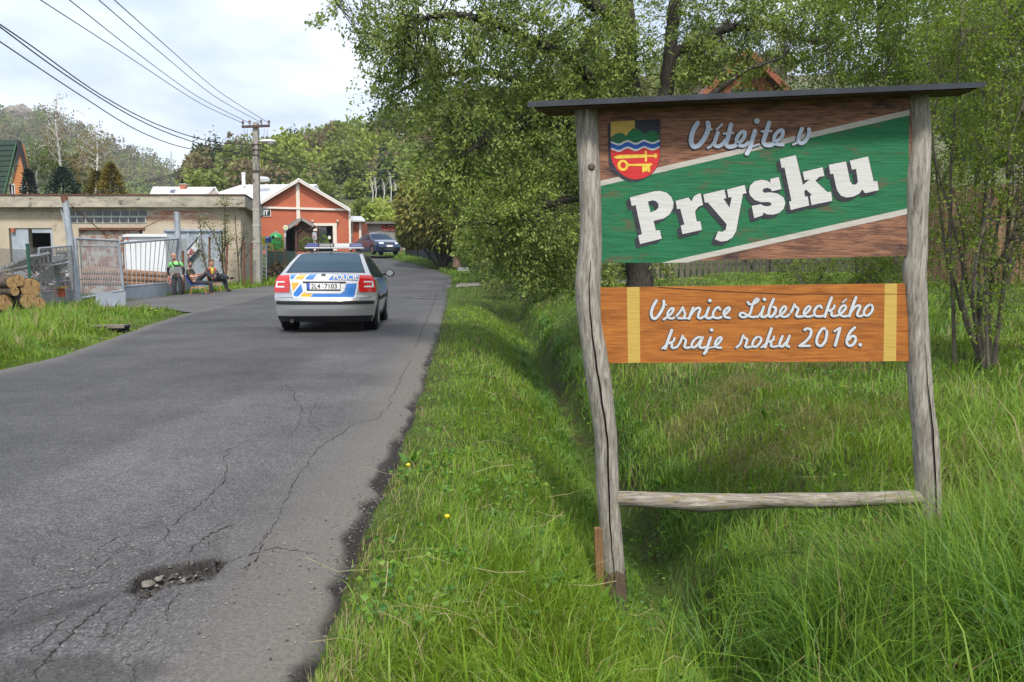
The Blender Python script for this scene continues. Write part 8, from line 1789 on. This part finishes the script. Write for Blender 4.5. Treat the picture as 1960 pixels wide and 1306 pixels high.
for sd in (1, -1):
    BC.flank([(0.85, 1.04), (1.35, 1.30), (1.8, 1.35), (2.3, 1.34), (2.7, 1.22), (3.1, 1.03)], [(0.85, 0.98), (1.35, 0.95), (1.8, 0.94), (2.3, 0.94), (2.7, 0.94), (3.1, 0.96)], sd, 0.006, 12, 4).build('side_window', m_cglass, bb, local=True, smooth=True)
    for u in (1.25, 2.05): BC.flank([(u, 1.35), (u + 0.06, 1.35)], [(u, 0.94), (u + 0.06, 0.94)], sd, 0.010, 2, 6).build('door_pillar', m_navy, bb, local=True)
    MB().sph((sd * 0.93, 2.95, 1.0), (0.09, 0.05, 0.065), 10, 7).build('wing_mirror', m_navy, bcar, local=True, smooth=True)
    BC.patch(12.25, 12.95, sd * 0.50, sd * 0.92, 0.01, 3, 5).build('headlight', M('headlight_glass', (0.6, 0.62, 0.64), rough=0.1, coat=1.0), bb, local=True, smooth=True)
BC.patch(12.2, 12.9, -0.36, 0.36, 0.012, 3, 8).build('grille', m_blackp, bb, local=True, smooth=True); BC.patch(12.1, 12.25, -0.4, 0.4, 0.014, 2, 8).build('grille_chrome', m_rim, bb, local=True, smooth=True)
BC.patch(13.3, 13.85, -0.28, 0.28, 0.016, 2, 6).build('number_plate', M('plate_white2', (0.7, 0.7, 0.68)), bb, local=True, smooth=True); BC.patch(14.0, 14.7, -0.95, 0.95, 0.008, 3, 10).build('bumper', m_blackp, bb, local=True, smooth=True); BC.patch(14.35, 14.6, -0.5, 0.5, 0.012, 2, 8).build('bumper_slot', m_rim, bb, local=True, smooth=True)
# ------------------------------------------------------------------ people at the gate
def skinned(name, J, edges, rad, mat, parent, sub=2, extra=None):
    """one continuous surface grown over a joint graph: J {name: world point}, rad {name: radius or (rx, ry)}"""
    keys = list(dict.fromkeys([k for e in edges for k in e])); idx = {k: i for i, k in enumerate(keys)}
    V = to_local(np.array([J[k] for k in keys], float), parent)
    me = bpy.data.meshes.new(name); me.from_pydata([tuple(v) for v in V], [(idx[a], idx[b]) for a, b in edges], [])
    o = bpy.data.objects.new(name, me); COL.objects.link(o)
    sk = o.modifiers.new('s', 'SKIN'); sk.use_smooth_shade = True; sk.branch_smoothing = 0.6
    sv = me.skin_vertices[0].data
    for k in keys:
        r = rad[k] if k in rad else rad['_']; sv[idx[k]].radius = r if isinstance(r, tuple) else (r, r)
    sv[0].use_root = True
    ss = o.modifiers.new('u', 'SUBSURF'); ss.levels = sub; ss.render_levels = sub
    dg = bpy.context.evaluated_depsgraph_get(); dg.update()
    m2 = bpy.data.meshes.new_from_object(o.evaluated_get(dg)); bpy.data.objects.remove(o); bpy.data.meshes.remove(me)
    m2.name = name; m2.materials.clear(); m2.materials.append(mat)
    if extra:
        bm = bmesh.new(); bm.from_mesh(m2); tmp = bpy.data.meshes.new('t'); tmp.from_pydata([tuple(v) for v in to_local(np.array(extra.v), parent)], [], extra.f); bm.from_mesh(tmp); bm.to_mesh(m2); bm.free(); bpy.data.meshes.remove(tmp)
    m2.polygons.foreach_set('use_smooth', np.ones(len(m2.polygons), bool)); m2.update()
    return link(name, m2, parent)
m_skin = M('skin', (0.46, 0.24, 0.165), (0.52, 0.28, 0.19), rough=0.6, scale=8)
m_eye = M('eye_dark', (0.02, 0.015, 0.012), rough=0.3); m_lip = M('lip', (0.33, 0.12, 0.09), rough=0.6)
def hand(J, E, R, wrist, tip_dir, side, nm, curl):
    """palm and five fingers continuing the arm"""
    w = np.array(J[wrist]); d = unit(np.array(tip_dir, float)); s = unit(np.array(side, float)); n = unit(np.cross(d, s))
    J[nm + 'p'] = w + d * 0.05; J[nm + 'q'] = w + d * 0.09; E += [(wrist, nm + 'p'), (nm + 'p', nm + 'q')]; R[nm + 'p'] = (0.038, 0.022); R[nm + 'q'] = (0.040, 0.020)
    for k, (o, l) in enumerate(((-0.030, 0.070), (-0.010, 0.080), (0.010, 0.076), (0.030, 0.060))):
        a = nm + 'f%d' % k; J[a] = w + d * 0.105 + s * o; J[a + 'm'] = J[a] + d * l * 0.55 + n * curl * 0.3 * l; J[a + 't'] = J[a + 'm'] + d * l * 0.40 + n * curl * 0.7 * l
        E += [(nm + 'q', a), (a, a + 'm'), (a + 'm', a + 't')]; R[a] = 0.0105; R[a + 'm'] = 0.0095; R[a + 't'] = 0.008
    J[nm + 'th'] = w + d * 0.045 + s * -0.048; J[nm + 'tt'] = J[nm + 'th'] + d * 0.05 - s * 0.012 + n * curl * 0.02; E += [(nm + 'p', nm + 'th'), (nm + 'th', nm + 'tt')]; R[nm + 'th'] = 0.0125; R[nm + 'tt'] = 0.009
def person(label, base, J, face, mats, hair, hands, bald=False, group='men at the yard gate', bib=False):
    o = thing('person', label, 'person', base, group=None)
    E = [('pelvis', 'spine'), ('spine', 'chest'), ('chest', 'neck'), ('neck', 'jaw'), ('jaw', 'head'), ('head', 'crown')]
    R = {'_': 0.05, 'pelvis': (0.15, 0.11), 'spine': (0.145, 0.105), 'chest': (0.155, 0.11), 'neck': 0.055, 'jaw': (0.06, 0.072), 'head': (0.076, 0.096), 'crown': (0.055, 0.066)}
    for s in 'lr':
        E += [('chest', s + 'sh'), (s + 'sh', s + 'el'), (s + 'el', s + 'wr'), ('pelvis', s + 'hip'), (s + 'hip', s + 'kn'), (s + 'kn', s + 'an'), (s + 'an', s + 'toe')]
        R.update({s + 'sh': 0.066, s + 'el': 0.044, s + 'wr': 0.029, s + 'hip': 0.086, s + 'kn': 0.057, s + 'an': 0.04, s + 'toe': 0.034})
    E2 = list(E); J2 = dict(J)
    for s, (td, sd, cu) in hands.items(): hand(J2, E2, R, s + 'wr', td, sd, s + 'h', cu)
    # face: nose, brows, ears, eyes, mouth on the head that looks along `face`
    f = unit(np.array(face, float)); up = unit(np.array(J['crown']) - np.array(J['jaw'])); sd = unit(np.cross(f, up)); up = np.cross(sd, f); hc = (np.array(J['head']) + np.array(J['jaw'])) / 2
    ex = MB()
    ex.sph(tuple(hc + f * 0.095 - up * 0.005), (0.016, 0.016, 0.024), 8, 6)
    for s_ in (-1, 1): ex.sph(tuple(hc + sd * s_ * 0.084 + up * 0.01), (0.014, 0.022, 0.034), 8, 6)
    ex.sph(tuple(hc + f * 0.07 - up * 0.075), (0.034, 0.03, 0.024), 8, 6)
    skinned('body', J2, E2, R, m_skin, o, 2, ex)
    for s_ in (-1, 1): MB().sph(tuple(hc + f * 0.083 + sd * s_ * 0.032 + up * 0.025), 0.011, 8, 6).build('eye', m_eye, o, smooth=True)
    MB().bar(tuple(hc + f * 0.093 - up * 0.045 - sd * 0.024), tuple(hc + f * 0.093 - up * 0.045 + sd * 0.024), 0.012, 0.012).build('mouth', m_lip, o)
    for s_ in (-1, 1): MB().bar(tuple(hc + f * 0.089 + up * 0.048 + sd * s_ * 0.014), tuple(hc + f * 0.082 + up * 0.046 + sd * s_ * 0.05), 0.012, 0.010).build('brow', M('brow_' + label[:8].replace(' ', '_'), hair[1]), o)
    if hair[0]:
        mb = MB(); c = np.array(J['head']) * 0.55 + np.array(J['crown']) * 0.45 - f * 0.014; mb.sph((0, 0, 0), (1, 1, 1), 16, 10)
        mb.v = [tuple(c + sd * v[0] * 0.088 + f * v[1] * 0.108 + up * (v[2] * 0.088 if v[2] > -0.1 else v[2] * 0.085 - 0.035 * (v[1] < 0))) for v in mb.v if True]
        mb.f = [q for q in mb.f if np.mean([np.dot(np.array(mb.v[i]) - c, f) for i in q]) < 0.078 or np.mean([np.dot(np.array(mb.v[i]) - c, up) for i in q]) > 0.03]
        mb.build(hair[0], M('hair_' + label[:8].replace(' ', '_'), hair[1], hair[2], rough=0.8, scale=30), o, smooth=True)
    # clothes
    sE = [('pelvis', 'spine'), ('spine', 'chest'), ('chest', 'collar')]; Jc = dict(J); Jc['collar'] = np.array(J['chest']) * 0.35 + np.array(J['neck']) * 0.65
    sR = {'_': 0.06, 'pelvis': (0.165, 0.125), 'spine': (0.165, 0.125), 'chest': (0.175, 0.13), 'collar': 0.075}
    for s in 'lr':
        Jc[s + 'cuff'] = np.array(J[s + 'sh']) * (1 - mats['sleeve']) + np.array(J[s + 'el']) * mats['sleeve'] if mats['sleeve'] <= 1 else np.array(J[s + 'el']) * (2 - mats['sleeve']) + np.array(J[s + 'wr']) * (mats['sleeve'] - 1)
        if mats['sleeve'] <= 1: sE += [('chest', s + 'sh'), (s + 'sh', s + 'cuff')]
        else: sE += [('chest', s + 'sh'), (s + 'sh', s + 'el'), (s + 'el', s + 'cuff')]
        sR.update({s + 'sh': 0.088, s + 'el': 0.066, s + 'cuff': 0.062 if mats['sleeve'] <= 1 else 0.048})
    skinned('shirt', Jc, sE, sR, mats['shirt'], o, 2)
    if 'under' in mats:
        for s in 'lr': skinned('undersleeve', {'a': np.array(Jc[s + 'cuff']) * 0.8 + np.array(J[s + 'sh']) * 0.2, 'b': J[s + 'el'], 'c': J[s + 'wr']}, [('a', 'b'), ('b', 'c')], {'a': 0.055, 'b': 0.052, 'c': 0.04}, mats['under'], o, 2)
    tE = [('spine2', 'pelvis')]; Jt = dict(J); Jt['spine2'] = np.array(J['pelvis']) * 0.55 + np.array(J['spine']) * 0.45; tR = {'_': 0.08, 'spine2': (0.165, 0.125), 'pelvis': (0.172, 0.132)}
    for s in 'lr': tE += [('pelvis', s + 'hip'), (s + 'hip', s + 'kn'), (s + 'kn', s + 'an')]; tR.update({s + 'hip': 0.108, s + 'kn': 0.080, s + 'an': 0.068})
    skinned('trousers', Jt, tE, tR, mats['trousers'], o, 2)
    for s in 'lr':
        heel = np.array(J[s + 'an']) - 0.35 * (np.array(J[s + 'toe']) - np.array(J[s + 'an'])) * [1, 1, 0]; heel[2] = J[s + 'toe'][2] if abs(J[s + 'an'][2] - J[s + 'toe'][2]) < 0.12 else J[s + 'an'][2]
        skinned('shoe', {'a': J[s + 'an'], 'm': np.array(J[s + 'an']) * 0.35 + np.array(J[s + 'toe']) * 0.65, 't': np.array(J[s + 'toe']) + 0.25 * (np.array(J[s + 'toe']) - np.array(J[s + 'an'])) * [1, 1, 0]}, [('a', 'm'), ('m', 't')], {'a': 0.058, 'm': 0.054, 't': 0.042}, mats['shoe'], o, 2)
    return o
# standing man, green shirt and bib trousers
MY = 29.0
def J_(d): return {k: at(v[0], v[1], MY + v[2]) for k, v in d.items()}
Jm = J_({'pelvis': (338, 527, 0), 'spine': (337.5, 517, 0), 'chest': (337, 506.5, 0.02), 'neck': (333.5, 498.5, 0), 'jaw': (332.6, 494.5, -0.02), 'head': (332.4, 488, -0.01), 'crown': (332.4, 484.5, 0.0),
         'lsh': (327.5, 503.5, 0.02), 'lel': (321, 517, 0.05), 'lwr': (323, 529, -0.04), 'rsh': (345.5, 503.5, 0.02), 'rel': (352, 516, 0.08), 'rwr': (351, 527, 0.06),
         'lhip': (333.5, 530, 0), 'lkn': (333.5, 551, -0.04), 'lan': (334, 570, 0.02), 'ltoe': (331.5, 573, -0.15), 'rhip': (342.5, 530, 0), 'rkn': (347, 551, -0.04), 'ran': (346, 570.5, 0.04), 'rtoe': (348, 573, -0.13)})
m_olive = M('dark_work_cloth', (0.022, 0.024, 0.026), (0.045, 0.047, 0.05), rough=0.9, scale=10)
standing = person('man in light green shirt and dark bib trousers standing by the gate', at(339, 574, MY), Jm, (0.1, -1, -0.05), {'shirt': M('green_shirt', (0.18, 0.52, 0.16), (0.22, 0.60, 0.20), rough=0.9, scale=9), 'sleeve': 0.62, 'under': M('navy_sleeve', (0.014, 0.018, 0.035), rough=0.9), 'trousers': m_olive, 'shoe': M('black_boot', (0.015, 0.014, 0.014), rough=0.6)}, (None, (0.10, 0.06, 0.04), (0.1, 0.06, 0.04)),
                  {'l': ((0.0, -0.15, -1), (0.3, -1, 0), 0.5), 'r': ((-0.1, -0.1, -1), (-0.2, 1, 0), 0.5)})
def on_front(pts, Yf, th, name, mat, par): return MB().prism([at(x, y, Yf) for x, y in pts], (0, th, 0)).build(name, mat, par)
on_front([(332.5, 508.5), (344, 508.5), (345, 523), (331.5, 523)], MY - 0.165, 0.02, 'bib', M('bib_grey', (0.16, 0.165, 0.17), (0.20, 0.2, 0.205), scale=12), standing)
on_front([(332.5, 507), (344, 507), (344, 510.5), (332.5, 510.5)], MY - 0.172, 0.02, 'bib_band', m_olive, standing)
for a, b in (((327.5, 499.5), (334, 509)), ((341, 498), (343.5, 509))): MB().bar(at(*a, MY - 0.145), at(*b, MY - 0.165), 0.035, 0.012, up=(0, 1, 0)).build('brace', m_olive, standing)
for a, b in (((330, 524), (326.5, 534)), ((346, 521), (350, 532))): MB().bar(at(*a, MY - 0.15), at(*b, MY - 0.13), 0.02, 0.012, up=(0, 1, 0)).build('trim', M('trim_pale', (0.45, 0.44, 0.42)), standing)
gl = thing('work_gloves', 'red and white work gloves held by the standing man', 'gloves', at(325, 546, MY - 0.06))
gx = at(325, 534, MY - 0.07); Jg = {'a': gx, 'b': gx + [0.0, -0.01, -0.08], 'c': gx + [0.01, 0, -0.15], 'f1': gx + [-0.035, 0, -0.22], 'f2': gx + [-0.01, -0.01, -0.235], 'f3': gx + [0.02, 0, -0.23], 'f4': gx + [0.045, 0, -0.21], 't': gx + [0.07, 0, -0.12]}
skinned('glove', Jg, [('a', 'b'), ('b', 'c'), ('c', 'f1'), ('c', 'f2'), ('c', 'f3'), ('c', 'f4'), ('b', 't')], {'_': 0.014, 'a': (0.04, 0.03), 'b': (0.05, 0.03), 'c': (0.05, 0.025)}, M('glove_pale', (0.55, 0.5, 0.46), (0.42, 0.05, 0.045), scale=14, lo=0.45, hi=0.52), gl, 2)
MB().lathe([(0.045, 0), (0.05, 0.05), (0.04, 0.06), (0.03, 0.0)], gx + [0, 0, -0.02], 12).build('cuff', M('glove_red', (0.42, 0.035, 0.04)), gl, smooth=True)
# seated man with cap
Js = J_({'pelvis': (371, 540.5, 0), 'spine': (366, 530, 0.02), 'chest': (362, 519.5, 0.02), 'neck': (362.2, 513, 0), 'jaw': (363.6, 509.5, -0.03), 'head': (364.2, 504.5, -0.02), 'crown': (364, 501.5, 0), 'lsh': (358.5, 517.5, -0.16), 'lel': (366, 531, -0.22), 'lwr': (379, 528.5, -0.16), 'rsh': (366, 516.5, 0.17), 'rel': (374, 528, 0.2), 'rwr': (384, 524.5, 0.02),
         'lhip': (374, 542, -0.1), 'lkn': (403.5, 541.5, -0.12), 'lan': (404.5, 562, -0.1), 'ltoe': (412, 564.5, -0.13), 'rhip': (374, 541, 0.1), 'rkn': (396, 522, 0.12), 'ran': (407, 534, -0.10), 'rtoe': (412, 531, -0.16)})
m_tr2 = M('navy_trousers', (0.018, 0.022, 0.03), (0.03, 0.035, 0.045), rough=0.9, scale=10)
seated = person('bearded man in olive shirt and black cap reclining on the blue chair', at(383, 566, MY), Js, (0.45, -0.9, -0.05), {'shirt': M('olive_shirt', (0.035, 0.033, 0.018), (0.06, 0.055, 0.03), rough=0.9, scale=9), 'sleeve': 0.85, 'trousers': m_tr2, 'shoe': M('brown_shoe', (0.13, 0.055, 0.035), rough=0.6)}, ('cap', (0.012, 0.012, 0.013), (0.025, 0.025, 0.026)), {'l': ((1, -0.1, 0.3), (0, -1, 0), 0.4), 'r': ((0.9, -0.5, 0.1), (0, -1, 0.2), 0.4)})
hc = (Js['head'] + Js['jaw']) / 2; MB().sph(tuple(hc + np.array([0.03, -0.055, -0.055])), (0.058, 0.045, 0.048), 12, 8).build('beard', M('beard_dark', (0.025, 0.018, 0.014), rough=0.9), seated, smooth=True)
# seated man in the red and black jacket
MY2 = 29.9
def J2_(d): return {k: at(v[0], v[1], MY2 + v[2]) for k, v in d.items()}
Jr = J2_({'pelvis': (405, 538.5, 0), 'spine': (403.5, 529, 0), 'chest': (403, 519, 0), 'neck': (404, 511.5, -0.02), 'jaw': (405.2, 507.5, -0.05), 'head': (405, 502, -0.03), 'crown': (404.6, 498.5, 0), 'lsh': (396.5, 517, -0.08), 'lel': (398.5, 530, -0.16), 'lwr': (410, 525, -0.27), 'rsh': (411, 516.5, 0.06), 'rel': (418, 526, -0.06), 'rwr': (414.5, 521.5, -0.26),
          'lhip': (407, 538.5, -0.09), 'lkn': (424, 526.5, -0.14), 'lan': (440, 533.5, -0.14), 'ltoe': (446.5, 532, -0.16), 'rhip': (407, 538, 0.09), 'rkn': (431, 535, 0.08), 'ran': (433.5, 554, 0.06), 'rtoe': (440.5, 556.5, 0.0)})
m_jack = M('black_jacket', (0.018, 0.017, 0.018), (0.035, 0.033, 0.034), rough=0.85, scale=8)
red_man = person('man in red and black jacket with crossed legs looking at his hands', at(420, 558, MY2), Jr, (0.45, -0.8, -0.35), {'shirt': m_jack, 'sleeve': 1.85, 'trousers': m_tr2, 'shoe': M('black_boot', (0.015, 0.014, 0.014), rough=0.6)}, ('hair', (0.10, 0.055, 0.03), (0.15, 0.085, 0.05)), {'l': ((0.9, -0.3, 0.3), (0, -0.6, 0.6), 0.6), 'r': ((-0.3, -0.6, 0.2), (0.6, 0, 0.4), 0.6)})
def yf(dy): return MY2 + dy
on_front([(401.5, 512.5), (408.5, 512.5), (409, 522), (404, 524)], yf(-0.155), 0.02, 'vest', M('yellow_vest', (0.60, 0.62, 0.05), (0.66, 0.68, 0.08), scale=9), red_man)
for pts in ([(400, 513.5), (402.5, 513), (406, 526), (403.5, 527.5)], [(409, 512.5), (413.5, 514.5), (414.5, 525), (411, 523)]): on_front(pts, yf(-0.165), 0.02, 'lapel', M('jacket_red', (0.45, 0.035, 0.03), (0.52, 0.05, 0.04), scale=9), red_man)
ph = thing('phone', 'small dark phone in the hands of the man in the red jacket', 'phone', at(413.5, 522, MY2 - 0.36)); MB().box(tuple(at(413.6, 521, MY2 - 0.37)), (0.07, 0.012, 0.13), rx=-0.7, rz=0.3).build('case', m_blackp, ph, bevel=0.004); MB().box(tuple(at(413.6, 521, MY2 - 0.37) + np.array([0, 0.006, 0.005])), (0.06, 0.004, 0.115), rx=-0.7, rz=0.3).build('screen', m_glass, ph)
# chairs
def chair(label, Y, seat, back, legs, m_s, m_l, name='chair', th=0.04, d=0.44):
    o = thing(name, label, 'chair', at((seat[0][0] + seat[1][0]) / 2, legs[0][1], Y), group='chairs at the gate')
    a, b = at(*seat[0], Y - d / 2), at(*seat[1], Y - d / 2); dv = np.array([0, d, 0]); up = np.array([0, 0, th])
    MB().hexa([a, b, b + dv, a + dv, a + up, b + up, b + dv + up, a + dv + up]).build('seat', m_s, o, bevel=0.012)
    c, e = at(*back[0], Y - d / 2), at(*back[1], Y - d / 2); w = np.array([-0.035, 0, -0.01])
    MB().hexa([c, c + w, c + w + dv, c + dv, e, e + w, e + w + dv, e + dv]).build('backrest', m_s, o, bevel=0.012)
    for (x0, y0), (x1, y1) in zip(legs[1], legs[2]):
        for dy in (-d / 2 + 0.03, d / 2 - 0.03): MB().tube([at(x0, y0, Y + dy), at(x1, y1, Y + dy)], 0.019, 8).build('leg', m_l, o, smooth=True)
    MB().bar(at(*legs[1][0], Y - d / 2 + 0.03) - [0, 0, .03], at(*legs[1][1], Y - d / 2 + 0.03) - [0, 0, .03], 0.025, 0.04).build('seat_rail', m_l, o); return o
m_bl = M('blue_upholstery', (0.018, 0.03, 0.14), (0.025, 0.045, 0.18), rough=0.8, scale=12); m_ow = M('orange_wood', (0.36, 0.17, 0.06), (0.44, 0.22, 0.09), rough=0.5, scale=5, stretch=(1, 1, 0.3))
chair('wooden chair with blue upholstery under the man in the cap', MY, ((365, 547), (393, 546)), ((366, 546), (354, 527)), ((0, 567), [(367, 549), (391, 549)], [(364.5, 568), (396, 566)]), m_bl, m_ow)
chair('brown wooden chair under the man in the red jacket', MY2, ((399, 542.5), (421, 541.5)), ((399, 542), (394, 515)), ((0, 560), [(400, 544), (420, 543.5)], [(398.5, 560), (423, 559)]), M('brown_seat', (0.20, 0.10, 0.05), (0.27, 0.14, 0.07), rough=0.5, scale=5), m_ow)
# dandelions and broad-leaved weeds on the verges
m_dand = M('dandelion_yellow', (0.68, 0.48, 0.015), (0.75, 0.56, 0.02), rough=0.8, scale=40); m_stem = M('flower_stem', (0.12, 0.18, 0.04))
dr = np.random.default_rng(17)
spots = [(782, 922), (856, 1008), (270, 590), (280, 588), (262, 592), (290, 596), (300, 600)]
labs = ['dandelion at the road edge right of the broken asphalt', 'dandelion in the verge left of the bottom rail', 'dandelion before the kick plate of the gate, middle one', 'dandelion before the gate, rightmost of the upper three', 'dandelion before the gate, leftmost', 'dandelion at the tip of the left verge', 'dandelion nearest the driveway on the left verge']
for (px, py), lab in zip(spots, labs):
    p = hit(px, py, lambda x, y: Hf(x, y) + 0.10); z0 = Hf(p[0], p[1]); h = 0.13 + 0.06 * dr.random(); r = 0.011 if p[1] < 12 else 0.028
    o = thing('dandelion', lab, 'flower', (p[0], p[1], z0), group='dandelions on the verges')
    MB().tube([(0, 0, 0), (0.01, 0, h * 0.5), (0.0, 0, h)], 0.0025 if p[1] < 12 else 0.006, 5).build('stem', m_stem, o, local=True)
    MB().lathe([(0.003, h - 0.006), (r * 0.9, h + 0.002), (r, h + 0.008), (r * 0.5, h + 0.013), (0.0, h + 0.014)], (0, 0, 0), 14).build('flower_head', m_dand, o, local=True, smooth=True)
# ------------------------------------------------------------------ faint spring haze over the valley
m_haze = bpy.data.materials.new('haze_air'); m_haze.use_nodes = True
_n, _l = m_haze.node_tree.nodes, m_haze.node_tree.links; _n.clear()
_o = _n.new('ShaderNodeOutputMaterial'); _v = _n.new('ShaderNodeVolumePrincipled')
_v.inputs['Color'].default_value = (0.86, 0.92, 1.0, 1); _v.inputs['Density'].default_value = 0.00035; _v.inputs['Anisotropy'].default_value = 0.2
_l.new(_v.outputs[0], _o.inputs['Volume'])
mb = MB(); mb.box((0, 1400, 54), (7000, 3400, 140))
tag(mb.build('haze', m_haze), 'faint pale haze filling the valley', 'haze', kind='stuff')
